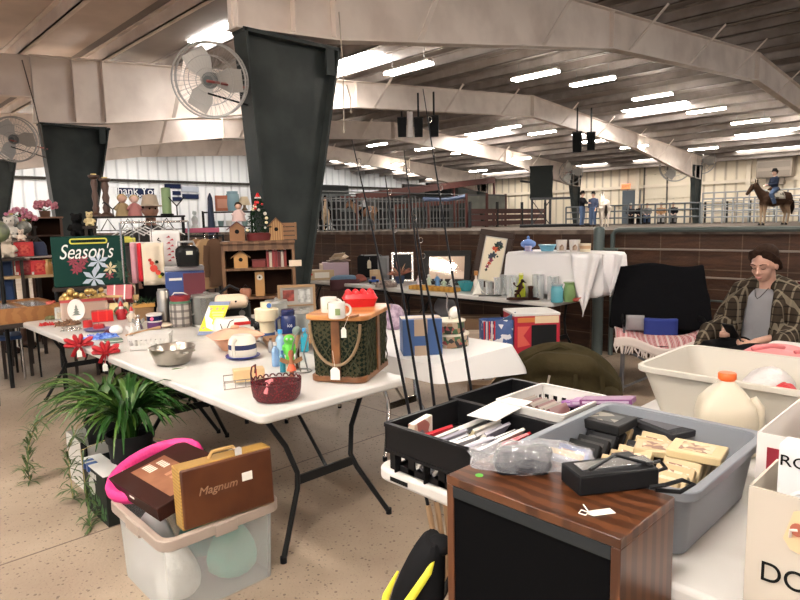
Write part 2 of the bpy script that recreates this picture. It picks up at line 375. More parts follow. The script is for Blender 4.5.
for y in (16.6, 24.2, 32):  # lamps added behind the rafters to brighten the end wall
    for x in (-5, -1, 3): lampfix((x, y, roof(x)-.3), 'added fluorescent fill light hidden behind the roof beams over the far left stands')
for y in (.4, 15.6, 23.3, 31):  # fixtures added for light on beams and walls; ones in view skipped
    for x in (5.6, 9.2, 13, 16.8, 24.4, 28.2, 32, 35.8):
        p = V3((x, y, roof(x)-.35))
        q = p-EYE; dep = q.dot(AZ)
        if dep > 0 and 330 < 400+FPX*q.dot(AX)/dep < 800 and y > 10: continue
        lampfix(p, 'added fluorescent fill light high over the arena, out past the rafters')
SKYM = mt('skylight_glow', (1, .97, .94), emis=30)
def skyl(n, px, py, wx, wy):
    p = onroof(px, py, 0); s = 1 if p.x < RIDGE else -1
    m = MB().prism([(-wx/2, -.077*wx/2*s), (wx/2, .077*wx/2*s), (wx/2, .077*wx/2*s+.03), (-wx/2, -.077*wx/2*s+.03)], -wy/2, wy/2, 'y')
    o = m.build('window_%d' % n, SKYM, smooth=0); o.location = (p.x, p.y, roof(p.x)+.225); struct(o)
for i, (a, b, c, d_) in enumerate(((345, 72, .9, 2.4), (222, 47, .7, 1.5), (655, 113, 1.0, 2.6), (488, 137, 1.2, 2.5), (760, 137, .9, 2.2), (200, 118, 1.0, 1.8), (590, 139, .8, 1.6))): skyl(i+1, a, b, c, d_)
for i, (x, y) in enumerate([(38.6, y) for y in (-14, -8, -2, 4, 10, 16, 22, 28, 34)] + [(x, 34.6) for x in (-6, -1, 4, 9, 14, 19, 24, 29, 34)]):  # extra skylight panels added to brighten the back and end walls
    sl = -.077 if x > RIDGE else .077; wx, wy = (1.1, 4.2) if i < 9 else (3.2, 1.2)
    o = MB().prism([(-wx/2, -sl*wx/2), (wx/2, sl*wx/2), (wx/2, sl*wx/2+.03), (-wx/2, -sl*wx/2+.03)], -wy/2, wy/2, 'y').build('window_%d' % (20+i), mt('skylight_added', (1, .95, .88), emis=8), smooth=0); o.location = (x, y, roof(x)+.22); struct(o)
w_ = bpy.data.worlds.new('world'); SC.world = w_; w_.use_nodes = True
bg = w_.node_tree.nodes['Background']; bg.inputs[0].default_value = (.80, .88, 1, 1); bg.inputs[1].default_value = .5
SC.view_settings.view_transform = 'Standard'; SC.view_settings.look = 'None'; SC.view_settings.gamma = 1; SC.view_settings.use_curve_mapping = False
SC.view_settings.exposure = 0.62
def F(px, py, z=.745, off=0):
    p = G(px, py, z); s = (p-EYE).dot(AZ)/FPX
    return p, math.atan2(p.y, p.x)-PI/2+off, s
def FD(px, py, dep, off=0):
    p = GD(px, py, dep); return p, math.atan2(p.y, p.x)-PI/2+off, dep/FPX
def rrect(w, d, r, n=4, x=0, y=0):
    out = []
    for cx, cy, a0 in ((w/2-r, d/2-r, 0), (-w/2+r, d/2-r, PI/2), (-w/2+r, -d/2+r, PI), (w/2-r, -d/2+r, 1.5*PI)):
        for i in range(n+1):
            a = a0+PI/2*i/n; out.append((x+cx+r*math.cos(a), y+cy+r*math.sin(a)))
    return out
def openbox(m, w, d, h, t=.004, r=.01, taper=0, zb=0):
    """an open container with wall thickness, tapered to the base"""
    def rg(k, z, inset): return [(x, y, z) for x, y in rrect((w-2*inset)*k, (d-2*inset)*k, max(r-inset*.5, .002))]
    kb = 1-taper
    return m.loft([rg(kb, zb, 0), rg(1, zb+h, 0), rg(1, zb+h, t), rg(kb, zb+t, t)])
C = lambda k, c, r=.5, **kw: mt(k, c, r, **kw)
WHITE = C('white_plastic', (.63, .61, .585), .35, col2=(.57, .55, .52), n=3)
BLACKM = C('black_metal', (.018, .018, .018), .35)
CHROME = C('chrome', (.6, .58, .55), .22, metal=1)
BLACK = C('black_plastic', (.012, .012, .013), .32)
BLACKF = C('black_fabric', (.012, .012, .013), .9)
RED = C('red_gloss', (.55, .02, .02), .3)
REDF = C('red_fabric', (.42, .012, .02), .6, bump=.3, bn=60)
NAVY = C('navy', (.02, .03, .10), .35)
BLUE = C('blue', (.03, .09, .30), .45)
TEAL = C('teal', (.04, .32, .36), .35)
PAPER = C('paper', (.80, .77, .70), .7)
CREAMP = C('cream_plastic', (.75, .66, .47), .38)
TAN = C('tan_paper', (.62, .47, .29), .7)
CARD = C('cardboard', (.36, .24, .14), .8, col2=(.30, .19, .11), n=4)
GOLD = C('gold', (.62, .44, .16), .3, metal=.7)
SILVER = C('silver', (.62, .60, .57), .24, metal=.9)
BROWN = C('brown_paint', (.13, .06, .03), .5)
OAK = C('oak_wood', (.33, .15, .05), .42, col2=(.27, .115, .038), kind='wave', n=3, st=(1, 1, 6))
GREY = C('grey_plastic', (.36, .38, .41), .4)
GREENP = C('leaf_green', (.03, .12, .02), .5)
WHITEC = C('white_ceramic', (.82, .79, .74), .2)
SKIN = C('skin', (.55, .33, .24), .5)
INK = C('ink', (.01, .01, .01), .6)
WRED = C('white_red', (.8, .75, .7), .6, cols=[(.8, .75, .7), (.55, .03, .03), (.8, .76, .7)], kind='vor', n=40)
def ptag(parent, loc, w=.028, h=.045, s0=None, name='price_tag', mat_=None, lab=None):
    """a hang tag on a string, a part of the thing it hangs from"""
    m = MB(); m.prism([(-w/2, 0), (w/2, 0), (w/2, h*.75), (w*.2, h), (-w*.2, h), (-w/2, h*.75)], -.0006, .0006, 'y')
    o = m.build(name, mat_ or PAPER, parent, smooth=0); o.location = loc
    if s0: MB().tube([V3(s0)-V3(loc), (0, 0, h*.9)], .0009, 5).build('string', PAPER, o)
    return o
def leg_curve(x0, x1, x2, y0, y1, h):
    return [(x0, y0, h), (x0+(x1-x0)*.75, y0+(y1-y0)*.15, h*.72), (x1, y0+(y1-y0)*.35, h*.52), (x1+(x2-x1)*.12, y0+(y1-y0)*.5, h*.42), (x2, y1, 0.012)]
def folding_table(label, x0, x1, y0, y1, h=.74, ends=(1, 1), inset=(.22, .22), legm=None, group=None, name='folding_table'):
    t = T(name, label, 'table', ((x0+x1)/2, (y0+y1)/2, 0), 0, group)
    w, d = x1-x0, y1-y0
    MB().prism(rrect(w, d, .055, 6), h-.045, h).build('tabletop', WHITE, t, bevel=.012, seg=3)
    for sg in (-1, 1):
        m = MB().bx(sg*(w/2-.07)-.012, sg*(w/2-.07)+.012, -d/2+.1, d/2-.1, h-.075, h-.045); m.build('rail', legm or BLACKM, t, smooth=0)
    for e, sg in enumerate((-1, 1)):
        if not ends[e]: continue
        yt = sg*(d/2-inset[e]); yf = sg*(d/2-inset[e]+.16); hh = h-.06
        for s in (-1, 1):
            m = MB().tube(leg_curve(s*(w/2-.13), s*w*.185, s*w*.37, yt, yf, hh), .0135, 8); m.build('leg', legm or BLACKM, t)
            MB().cyl((s*w*.37, yf, 0), (s*w*.37, yf, .03), .016).build('leg_cap', BLACK, t)
        ym = yt+(yf-yt)*.4
        MB().bar((-w*.19, ym, hh*.47), (w*.19, ym, hh*.47), .012, .045).build('crossbar', legm or BLACKM, t, smooth=0)
        MB().tube([(0, ym, hh*.5), (0, yt-sg*.28, h-.06)], .009, 6).build('brace', legm or BLACKM, t)
        MB().tube([(-w/2+.13, yt, hh-.005), (w/2-.13, yt, hh-.005)], .012, 6).build('hinge_tube', legm or BLACKM, t)
    return t
t1 = folding_table('white folding table nearest on the left, holding the picnic basket', 1.33, 2.23, 2.25, 4.12)
folding_table('white folding table behind it on the left, covered with red Christmas goods', 1.33, 2.23, 4.13, 6.22)
folding_table('white folding table whose bare end shows behind the picnic basket, holding a floral cake stand', 2.50, 3.22, 2.30, 4.14, legm=CHROME, inset=(.72, .3))
folding_table('white folding table behind the thermoses, holding glass canisters and a framed case', 2.26, 3.16, 4.17, 4.95, legm=CHROME)
folding_table('long white folding table by the arena wall, under the leaning picture and glass vases', 5.16, 5.92, 3.22, 5.60)
folding_table('white folding table by the arena wall, holding the lavender box', 5.22, 5.98, 5.62, 8.0)
p = G(22, 322, .72)
t = T('card_table', 'dark card table at far left, under the wooden display case', 'table', (1.40, 6.78, 0), 0)
MB().bx(-.31, .31, -.48, .48, .68, .72).build('tabletop', C('dark_table', (.045, .035, .03), .4), t, bevel=.006)
for x in (-.27, .27):
    for y in (-.44, .44): MB().tube([(x, y, .68), (x*1.05, y*1.05, 0)], [.014, .009], 8).build('leg', BLACKM, t)
pl = (G(312, 384, .745)+G(387, 361, .745))/2
bw, bd, bh = .45, .29, .335; brz = math.radians(31)
WEAVE = C('green_weave', (.022, .035, .022), .6, cols=[(.012, .018, .013), (.035, .05, .032), (.018, .03, .02), (.06, .055, .03)], kind='check', n=55, rot=(.6, .6, .78))
t = T('picnic_basket', 'dark green woven picnic basket with wooden lid and loop handle on the table corner', 'basket', pl, brz)
m = MB().loft([[(x, y, z) for x, y in rrect(bw*k, bd*k, .05)] for z, k in ((.02, .96), (bh-.02, 1.03))]); m.build('body', WEAVE, t)
dm = MB()
for sx, ax in ((-1, 'y'), (1, 'x')):
    pass
LEATH = C('brown_leather', (.22, .09, .03), .42, col2=(.14, .055, .02), n=9)
for (q0, q1, nrm, off) in (((-bw/2, -bd/2), (-bw/2, bd/2), (-1, 0), 4), ((-bw/2, -bd/2), (bw/2, -bd/2), (0, -1), 7)):
    m = MB()
    for i in range(off):
        for zi in range(3):
            u = .09+.82*(i+.5)/off; cx = q0[0]+(q1[0]-q0[0])*u+nrm[0]*.003; cy = q0[1]+(q1[1]-q0[1])*u+nrm[1]*.003; z = .065+zi*.09; a = .82*(q1[0]-q0[0]+q1[1]-q0[1])/off/2+.001
            for dx, dz in ((0, 1), (1, 0), (0, -1), (-1, 0)):
                pa = (dx*a, dz*a); pb = (dz*a, -dx*a) if True else 0
                A_ = (cx+(q1[0]-q0[0])*0+pa[0]*abs(nrm[1]), cy+pa[0]*abs(nrm[0]), z+pa[1]*.0455/a); B_ = (cx+pb[0]*abs(nrm[1]), cy+pb[0]*abs(nrm[0]), z+pb[1]*.0455/a)
                m.bar(A_, B_, .005, .005)
    m.build('diamond_weave', C('weave_light', (.060, .062, .036), .6), t, smooth=0)
MB().prism(rrect(bw+.012, bd+.012, .05), 0, .03).build('base_band', LEATH, t, bevel=.003)
LIDM = C('lid_wood', (.52, .23, .07), .35, col2=(.42, .17, .05), kind='wave', n=2.2)
MB().prism(rrect(bw+.05, bd+.05, .06), bh-.015, bh+.012).build('lid', LIDM, t, bevel=.006)
MB().bx(-bw/2-.012, -bw/2-.003, -.022, .022, .02, bh).build('strap', LEATH, t)
MB().bx(-.02, .02, -bd/2-.012, -bd/2-.003, .02, bh).build('strap', LEATH, t)
m = MB().tube([(-bw/2-.016, .135*math.cos(a), bh-.03-.215*math.sin(a)) for a in [PI*i/16 for i in range(17)]], .008, 8); m.build('handle', C('handle_wood', (.25, .17, .09), .4), t)
ptag(t, (-bw/2-.03, .0, .02), .05, .065, (-bw/2-.02, 0, .17), mat_=C('tag_red_dot', (.8, .77, .7), .6)).rotation_euler = (0, 0, PI/2)
LZ = .745+bh+.012
def mug(label, px, py, hdl, tagd):
    p, rz, s = F(px, py, LZ)
    t = T('enamel_mug', label, 'mug', p, rz)
    r = .042; h = .078
    MB().lathe([(0.01, 0), (r*.92, 0), (r, .006), (r, h), (r-.004, h), (r-.005, .008), (.01, .006)]).build('cup', WHITEC, t)
    MB().tube([(r-.004+hdl*0+.03*math.sin(a), 0, h/2+.027*math.cos(a)) for a in [PI*i/8 for i in range(9)]], .006, 8).build('handle', WHITEC, t)
    MB().at((.004, -r-.0005, h*.45)).bx(-.012, .012, -.001, .001, -.016, .016).build('motif', C('motif_green', (.25, .33, .14), .5), t)
    if tagd: ptag(t, (r*.7, -.075, -.085), .025, .05, (r+.02, -.01, .02))
    return t
mug('white mug with green motif standing in front on the picnic basket lid', 337, 318, 1, 1)
mug('white mug standing partly hidden behind another mug on the picnic lid', 329, 312, 1, 0)
p, rz, s = F(360, 306, LZ)
t = T('egg_carrier', 'bright red plastic egg carrier on the back of the picnic lid', 'egg carrier', p, rz+.1)
RP = C('red_plastic', (.62, .012, .02), .3)
m = MB().loft([[(x, y, z) for x, y in rrect(.185*k, .11*k, .02)] for z, k in ((0, .84), (.04, 1), (.046, 1.05))]); m.build('tray', RP, t)
m = MB().loft([[(x, y, z) for x, y in rrect(.185*k, .11*k, .02)] for z, k in ((.047, 1.05), (.052, 1.0), (.072, .9))]); m.build('lid', RP, t)
for i in range(4):
    for j in range(3): MB().sph((-.062+i*.041, -.034+j*.034, .072), (.019, .017, .022)).build('egg_dome', RP, t)
m = MB()
p, rz, s = F(355, 318, LZ); tag(MB().tube([(-.02, 0, .006), (0, .012, .006), (.02, .004, .012)], .006, 6).build('wooden_spoon', C('dkwood', (.2, .08, .03), .4)), 'little brown wooden piece beside the mugs on the picnic lid', 'utensil', p, rz)
p, rz, s = F(277, 399)
t = T('crochet_basket', 'small crimson crocheted basket with a tall handle at the front of the table', 'basket', p, rz)
CRIM = C('crimson_crochet', (.24, .006, .018), .45, col2=(.07, .002, .006), kind='vord', n=95, lo=.12, hi=.5, bump=.7, bn=120)
m = MB().lathe([(.02, 0), (.092, 0), (.108, .02), (.113, .05), (.116, .085), (.106, .085), (.102, .05), (.09, .012), (.02, .01)], n=28, sy=.75); m.build('bowl', CRIM, t)
m = MB()
for i in range(22):
    a = 2*PI*i/22; m.tube([(.112*math.cos(a)+.013*math.cos(b)*-math.sin(a), .084*math.sin(a)+.013*math.cos(b)*math.cos(a), .088+.014*math.sin(b)) for b in [PI*j/5 for j in range(6)]], .0035, 5)
m.build('scalloped_rim', CRIM, t)
MB().tube([(-.108, 0, .06), (-.112, 0, .13), (-.106, 0, .16), (-.09, .02, .165), (-.095, .05, .12)], .004, 6).build('handle', CRIM, t)
MB().tube([(-.05, -.08, .05), (-.035, -.07, .09), (-.02, -.04, .10), (-.045, -.03, .09)], .009, 6).build('ribbon', C('pink_ribbon', (.7, .22, .24), .5), t)
p, rz, s = F(245, 387)
t = T('wire_rack', 'chrome wire rack lying low with a small card, behind the crimson basket', 'rack', p, rz+.15)
m = MB()
for z in (.006, .045):
    m.tube([(-.105, -.03, z), (.09, -.03, z), (.11, .10, z), (-.09, .10, z)], .0028, 6, closed=True)
m.build('frame', CHROME, t)
for x in (-.1, -.05, 0, .05, .09): MB().tube([(x, -.03, .006), (x, -.03, .045)], .0022, 6).build('wire', CHROME, t)
p, rz, s = F(249, 380, .755)
t = T('paper_box', 'small tan box with a red band resting in the chrome wire rack', 'box', p, rz+.1)
MB().bx(-.078, .078, -.035, .035, .0, .062).build('carton', C('tan_box', (.66, .47, .25), .55), t, bevel=.003)
MB().bx(.030, .037, -.0362, .0362, -.001, .0635).build('band', REDF, t)
p, rz, s = F(243, 357)
t = T('striped_pitcher', 'cream pitcher with navy bands and a strap handle, on a blue saucer', 'pitcher', p+V3((0, 0, .012)), rz)
STR = C('cream_glaze', (.72, .67, .58), .25)
m = MB(); m.lathe([(.02, 0), (.082, 0), (.087, .02), (.086, .045)], n=28); m.m = 1; m.lathe([(.086, .045), (.085, .075)], n=28); m.m = 0; m.lathe([(.085, .075), (.078, .105), (.06, .125), (.052, .128), (.02, .122)], n=28)
m.build('body', [STR, C('navy_glaze', (.03, .035, .10), .25)], t)
MB().tube([(-.035, -.078, .115), (-.052, -.098, .10), (-.055, -.104, .06), (-.047, -.092, .01)], .014, 8, sq=.5).build('handle', STR, t)
t2 = MB().lathe([(.02, 0), (.07, 0), (.105, .010), (.105, .014), (.07, .008), (.02, .006)], n=28).build('saucer', C('cobalt', (.02, .035, .28), .3)); tag(t2, 'cobalt blue saucer under the navy striped pitcher', 'saucer', p, rz)
p, rz, s = F(234, 352, .745)
p = p+V3((.07, .10, 0))
t = T('casserole', 'peach square covered dish with flared rim behind the striped pitcher', 'dish', p, rz+.25)
PEACH = C('peach_ceramic', (.72, .36, .22), .32)
m = MB().loft([[(x, y, z) for x, y in rrect(.30*k, .23*k, .05)] for z, k in ((0, .62), (.07, .92), (.085, 1.12), (.09, 1.15), (.09, 1.02), (.05, .8))]); m.build('dish', PEACH, t)
m = MB().loft([[(x, y, z) for x, y in rrect(.30*k, .23*k, .05)] for z, k in ((.088, 1.05), (.1, .95), (.13, .55), (.135, .3))]); m.build('lid', C('peach_lid', (.70, .42, .29), .35), t)
MB().sph((0, 0, .142), (.03, .02, .015)).build('knob', PEACH, t)
p, rz, s = F(228, 338, .745); p = p+V3((.1, .12, 0))
t = T('appliance_case', 'white plastic kitchen appliance with a red stripe, behind the peach dish', 'appliance', p, rz+.2)
MB().loft([[(x, y, z) for x, y in rrect(.26*k, .17*k, .04)] for z, k in ((0, .95), (.06, 1), (.11, .9), (.125, .8))]).build('housing', WHITEC, t)
MB().bx(.0, .12, -.088, -.08, .075, .10).build('stripe', RED, t, bevel=.003)
MB().tube([(-.1, -.09, .10), (-.09, -.12, .05), (-.06, -.11, .06), (-.03, -.09, .11), (.0, -.088, .12)], .0035, 6).build('cord', BLACK, t)
p, rz, s = F(234, 330, .745); p = p+V3((.07, .13, 0))
t = T('sewing_machine', 'beige electric machine with a rounded arm, left of the cream jug', 'machine', p, rz-.1)
BEI = C('beige_enamel', (.72, .55, .40), .35)
m = MB(); m.sph((-.10, 0, .10), (.045, .07, .11)); m.loft([[(x, .075*math.cos(a), .205+.06*math.sin(a)*k) for a in [2*PI*i/16 for i in range(16)]] for x, k in ((-.13, .7), (-.11, 1), (.06, 1.05), (.11, .8), (.12, .4))]); m.build('body', BEI, t, remesh=.008, sm=4)
MB().box((0, 0, .015), (.27, .15, .03)).build('base', BEI, t, bevel=.008)
MB().cyl((.035, -.09, .215), (.035, -.07, .215), .008).build('knob', BLACK, t)
MB().box((.03, -.055, .15), (.09, .04, .012)).build('slot', BLACK, t)
MB().tube([(-.1, .05, .27), (-.02, .06, .33), (.05, .06, .29)], .012, 8).build('handle', BLACK, t)
p, rz, s = F(266, 338)
p = p+V3((.05, .06, 0))
t = T('thermal_jug', 'tall cream plastic jug with a wide collar beside the navy thermos', 'jug', p, rz)
MB().lathe([(.02, .012), (.052, .012), (.054, .10), (.056, .105), (.083, .12), (.086, .20), (.08, .205), (.02, .206)], n=24).build('body', CREAMP, t)
MB().lathe([(.02, 0), (.056, 0), (.056, .03), (.02, .031)], n=24).build('base', BLUE, t)
MB().lathe([(.02, .204), (.04, .204), (.04, .25), (.02, .252)], n=20).build('cap', CREAMP, t)
MB().cyl((.02, -.042, .228), (.02, -.030, .228), .018).build('label', C('bluelab', (.05, .15, .45), .4), t)
p, rz, s = F(287, 338); p = p+V3((.04, .04, 0))
t = T('thermos_bottle', 'navy blue thermos with white lettering beside the cream jug', 'thermos', p, rz)
MB().lathe([(.02, 0), (.055, 0), (.056, .14), (.045, .16), (.02, .161)], n=24).build('body', C('navy_gloss', (.012, .025, .11), .2), t)
MB().lathe([(.02, .161), (.05, .16), (.052, .19), (.044, .2), (.02, .2)], n=24).build('lid', C('navy_gloss2', (.01, .018, .08), .25), t)
MB().tube([(-.05, -.02, .15), (-.08, -.03, .13), (-.08, -.03, .05), (-.05, -.02, .03)], .008, 8).build('handle', MATS['navy_gloss2'], t)
text('lettering', 'ice', .04, C('pale_ink', (.5, .55, .65), .5), t, (.012, -.0575, .09), wid=.8)
def bottle(label, px, py, mat_, r, h, cap=None, z=.745, dz=0, back=0, grp=None, name='bottle', cat='bottle', neck=.4):
    p, rz, s = F(px, py, z); p = p + V3((math.cos(rz+PI/2), math.sin(rz+PI/2), 0))*back
    t = T(name, label, cat, p, rz, grp)
    MB().lathe([(.15*r, 0), (r, 0), (r, h*.62), (r*.75, h*.74), (r*neck, h*.8), (r*neck, h*.88), (.1*r, h*.88)], n=16).build('body', mat_, t)
    if cap: MB().lathe([(.1*r, h*.86), (r*neck*1.2, h*.86), (r*neck*1.2, h), (.1*r, h)], n=14).build('cap', cap, t)
    return t
bottle('small clear blue bottle with white cap left of the green figures', 276, 366, glass('glass_blue', (.35, .55, .8), .1, .6), .022, .14, WHITE)
bottle('slim teal bottle standing in front of the green ornament', 283, 372, C('teal_bottle', (.03, .22, .30), .2), .016, .12, BLUE)
bottle('pale blue bottle with bright blue top behind the slim teal bottle', 281, 355, C('pale_blue', (.25, .42, .58), .25), .03, .16, C('sky_blue', (.05, .35, .7), .3))
bottle('tiny grey bottle at the left of the bottle cluster', 271, 352, C('greyb', (.35, .35, .36), .3), .016, .09, BROWN)
bottle('turquoise bottle half hidden by the picnic basket handle', 305, 352, C('turq', (.03, .33, .45), .25), .026, .15, C('sky_blue', (.05, .35, .7), .3), back=.02)
p, rz, s = F(290, 362)
t = T('toy_figure', 'bright lime green toy figure standing among small bottles', 'toy', p, rz)
LIME = C('lime', (.12, .55, .06), .35)
m = MB().sph((0, 0, .07), (.03, .025, .055)); m.sph((0, 0, .135), (.034, .03, .03)); m.sph((-.03, 0, .08), (.014, .014, .03)); m.sph((.03, 0, .08), (.014, .014, .03)); m.box((-.014, 0, .015), (.022, .03, .03)); m.box((.014, 0, .015), (.022, .03, .03))
m.build('body', LIME, t, remesh=.005, sm=3)
for x in (-.012, .012): MB().sph((x, -.028, .142), .007, 8, 6).build('eye', WHITE, t)
p, rz, s = F(292, 378)
t = T('carved_doll', 'little carved doll with outstretched brown wings and red skirt, before the basket', 'doll', p, rz)
MB().lathe([(.004, 0), (.012, 0), (.012, .04), (.022, .045), (.012, .08), (.01, .11), (.016, .125), (.012, .145), (.004, .15)], n=14).build('body', C('carved', (.35, .13, .06), .5), t)
MB().lathe([(.01, .04), (.026, .042), (.014, .075), (.01, .076)], n=14).build('skirt', C('orange_red', (.75, .12, .05), .6), t)
for s_ in (-1, 1): MB().prism([(0, .09), (s_*.055, .115), (s_*.06, .095), (s_*.045, .085), (s_*.02, .075)], -.003, .003, 'y').build('wing', C('wingb', (.25, .12, .05), .6), t)
p, rz, s = F(294, 374)
t = T('maraca', 'dark handled maraca with grey green head sticking up beside the bottles', 'maraca', p+V3((.08, .08, 0)), rz)
MB().tube([(0, 0, .0), (.004, 0, .13)], [.014, .009], 8).build('handle', C('dark_wood_h', (.05, .025, .015), .4), t)
MB().sph((.004, 0, .215), (.026, .026, .028), 14, 10).build('head', C('greygreen', (.16, .22, .19), .45), t)
MB().tube([(.004, 0, .12), (.004, 0, .20)], [.01, .02], 10).build('neck', C('neckwood', (.42, .26, .13), .5), t)
p, rz, s = F(302, 376); p = p+V3((.06, .08, 0))
t = T('wire_stand', 'curling grey wire stand pressed against the left side of the picnic basket', 'stand', p, rz)
for k_, x in enumerate((-.04, -.01, .03)): MB().tube([(x, 0, 0), (x-.02, 0, .1), (x+.01, .01, .2), (x+.04, .01, .235), (x+.05, .01, .19)], .004, 6).build('wire', C('wire_grey', (.25, .25, .23), .35, metal=.7), t)
MB().tube([(.05*math.cos(a), .05*math.sin(a), .004) for a in [2*PI*i/16 for i in range(16)]], .004, 6, closed=True).build('ring', MATS['wire_grey'], t)
def bag(label, px, py, z, w, d, h, mat_, name='plastic_bag', back=0, seed=1, cat='bag', lump=.35, sub=1):
    p, rz, s = F(px, py, z); p = p + V3((math.cos(rz+PI/2), math.sin(rz+PI/2), 0))*back
    r = random.Random(seed); m = MB(); rings = []
    for i in range(7):
        a = i/6; k = math.sin(PI*(.12+.8*a))**.7
        rings.append([(w/2*k*math.cos(b)*(1+lump*(r.random()-.5)), d/2*k*math.sin(b)*(1+lump*(r.random()-.5)), h*a*(1+.2*(r.random()-.5)) if i else 0) for b in [2*PI*j/14 for j in range(14)]])
    m.loft(rings); o = m.build(name, mat_, sub=sub); return tag(o, label, cat, p, rz)
SHINY = glass('clear_film', (.9, .9, .93), .12, .5)
bag('crumpled clear plastic packet left of the picnic basket', 309, 318, .745, .14, .10, .14, SHINY, back=.12, seed=4)
p, rz, s = F(173, 363)
t = T('cooking_pot', 'stainless steel pot with a loop handle at the table edge', 'pot', p, rz)
POT = C('brushed_steel', (.48, .44, .39), .28, metal=.95, col2=(.36, .33, .29), n=2)
MB().lathe([(.02, 0), (.085, 0), (.10, .012), (.128, .085), (.132, .098), (.136, .10), (.132, .102), (.124, .095), (.096, .016), (.02, .008)], n=32).build('pan', POT, t)
MB().tube([(.06, -.115, .075), (.085, -.135, .08), (.125, -.10, .085), (.125, -.065, .08)], .006, 8, sq=.6).build('handle', POT, t)
p, rz, s = F(150, 350); p = p+V3((.05, .10, 0))
def slot_basket(label, p, rz, w, d, h, mat_, parent_name='plastic_basket', n=9, slotz=(.35, .75), cat='basket'):
    t = T(parent_name, label, cat, p, rz)
    fl = MB().prism(rrect(w*.9, d*.9, .02), 0, .006).build('bottom', mat_, t)
    for (a, b) in (((-w/2, -d/2), (w/2, -d/2)), ((w/2, -d/2), (w/2, d/2)), ((w/2, d/2), (-w/2, d/2)), ((-w/2, d/2), (-w/2, -d/2))):
        m = MB(); a3 = V3((*a, 0)); b3 = V3((*b, 0)); L_ = (b3-a3).length; nn = max(3, int(n*L_/w))
        def q(u, z, k=None):
            f_ = .9+.1*z/h; v = a3+(b3-a3)*u; return (v.x*f_, v.y*f_, z)
        t_ = .003; nv = V3((b3-a3).y and ((b3-a3).y, 0, 0) or (0, -(b3-a3).x, 0)).normalized()*t_
        def quad(u0, u1, z0, z1):
            c = [V3(q(u0, z0)), V3(q(u1, z0)), V3(q(u1, z1)), V3(q(u0, z1))]
            m.loft([[tuple(x-nv) for x in c], [tuple(x+nv) for x in c]])
        quad(0, 1, 0, h*slotz[0]); quad(0, 1, h*slotz[1], h)
        for i in range(nn+1):
            u = i/nn; quad(max(0, u-.22/nn), min(1, u+.22/nn), h*slotz[0], h*slotz[1])
        m.build('side', mat_, t, smooth=0)
    m = MB(); r0 = rrect(w*1.03, d*1.03, .02); r1 = rrect(w*.96, d*.96, .02)
    m.loft([[(x, y, h) for x, y in r0], [(x, y, h+.008) for x, y in r0], [(x, y, h+.008) for x, y in r1], [(x, y, h) for x, y in r1]], closed=True); m.build('rim', mat_, t)
    return t
slot_basket('white slotted plastic basket behind the stainless pot', p, rz-.15, .26, .19, .09, WHITE)
tag(MB().tube([(-.13, 0, .085), (.02, .02, .105), (.1, .03, .11)], [.006, .006, .012], 8, sq=.6).build('wooden_spoon', C('spoonwood', (.45, .27, .14), .5)), 'wooden spoon lying across the white slotted basket', 'spoon', p+V3((-.02, .02, .01)), rz+.2)
p, rz, s = F(206, 338); p = p+V3((.06, .1, 0))
t = T('boxed_kit', 'bright yellow and white boxed kit leaning beside the plaid jug', 'box', p, rz-.35)
tl = math.radians(20)
YEL = C('yellow_print', (.80, .66, .01), .4); m = MB()
def YB(m, x0, x1, y0, y1, z0, z1):
    def sh(v): return (v[0]+v[2]*.34, v[1]+v[2]*.30, v[2]*.95)
    b = MB().bx(x0, x1, y0, y1, z0, z1); return m._a([sh(v) for v in b.v], b.f)
YB(MB(), -.075, .075, 0, .02, 0, .25).build('carton', YEL, t, smooth=0)
YB(MB(), -.0755, .0755, -.001, .021, .225, .252).build('top_band', C('slateblue', (.16, .20, .33), .5), t, smooth=0)
YB(MB(), -.0755, .0755, -.001, .021, 0, .03).build('bottom_band', MATS['slateblue'], t, smooth=0)
m = MB(); pts_ = [(-.075, .15), (-.03, .06), (.03, .035), (.045, .045), (.0, .09), (.0, .115), (-.04, .14), (-.05, .20), (-.075, .225)]
b = MB().prism(pts_, -.0018, -.0005, 'y'); m._a([(v[0]+v[2]*.34, v[1]+v[2]*.30, v[2]*.95) for v in b.v], b.f); m.build('picture', C('white_print', (.82, .82, .78), .4), t, smooth=0)
for x, z in ((-.045, .2), (0, .2), (.045, .2), (-.05, .055)):
    b = MB().cyl((x, -.002, z), (x, -.0005, z), .011, n=12); m = MB(); m._a([(v[0]+v[2]*.34, v[1]+v[2]*.30, v[2]*.95) for v in b.v], b.f); m.build('emblem', C('tanprint', (.5, .32, .15), .5), t, smooth=0)
for i, z in enumerate((.165, .145, .125)):
    m = MB(); YB(m, -.03+i*.012, .06, -.0018, -.0006, z, z+.012); m.build('text_block', C('faint_print', (.66, .60, .2), .5), t, smooth=0)
p, rz, s = F(180, 328); p = p+V3((.06, .1, 0))
t = T('plaid_jug', 'grey tartan insulated jug with a dark red lid', 'jug', p, rz)
MB().lathe([(.02, 0), (.083, 0), (.085, .01), (.085, .19), (.02, .19)], n=28).build('body', plaid('tartan_grey', (.42, .38, .34), (.06, .05, .05), (.08, .07, .07), 110, 110, .45), t)
MB().lathe([(.02, .19), (.084, .19), (.078, .208), (.02, .208)], n=28).build('shoulder', C('jug_green', (.05, .16, .08), .4), t)
MB().lathe([(.02, .206), (.078, .206), (.08, .245), (.07, .25), (.02, .25)], n=28).build('lid', C('dark_red', (.22, .015, .02), .4), t)
MB().tube([(-.06, 0, .25), (-.04, -.02, .275), (.03, -.02, .27), (.06, 0, .25)], .006, 6).build('bail', WHITE, t)
MB().tube([(.08, 0, .22), (.115, 0, .22), (.115, 0, .1), (.085, 0, .08)], .008, 8).build('handle', C('grey_h', (.3, .3, .3), .4), t)
p, rz, s = F(159, 330); p = p+V3((.14, .21, 0))
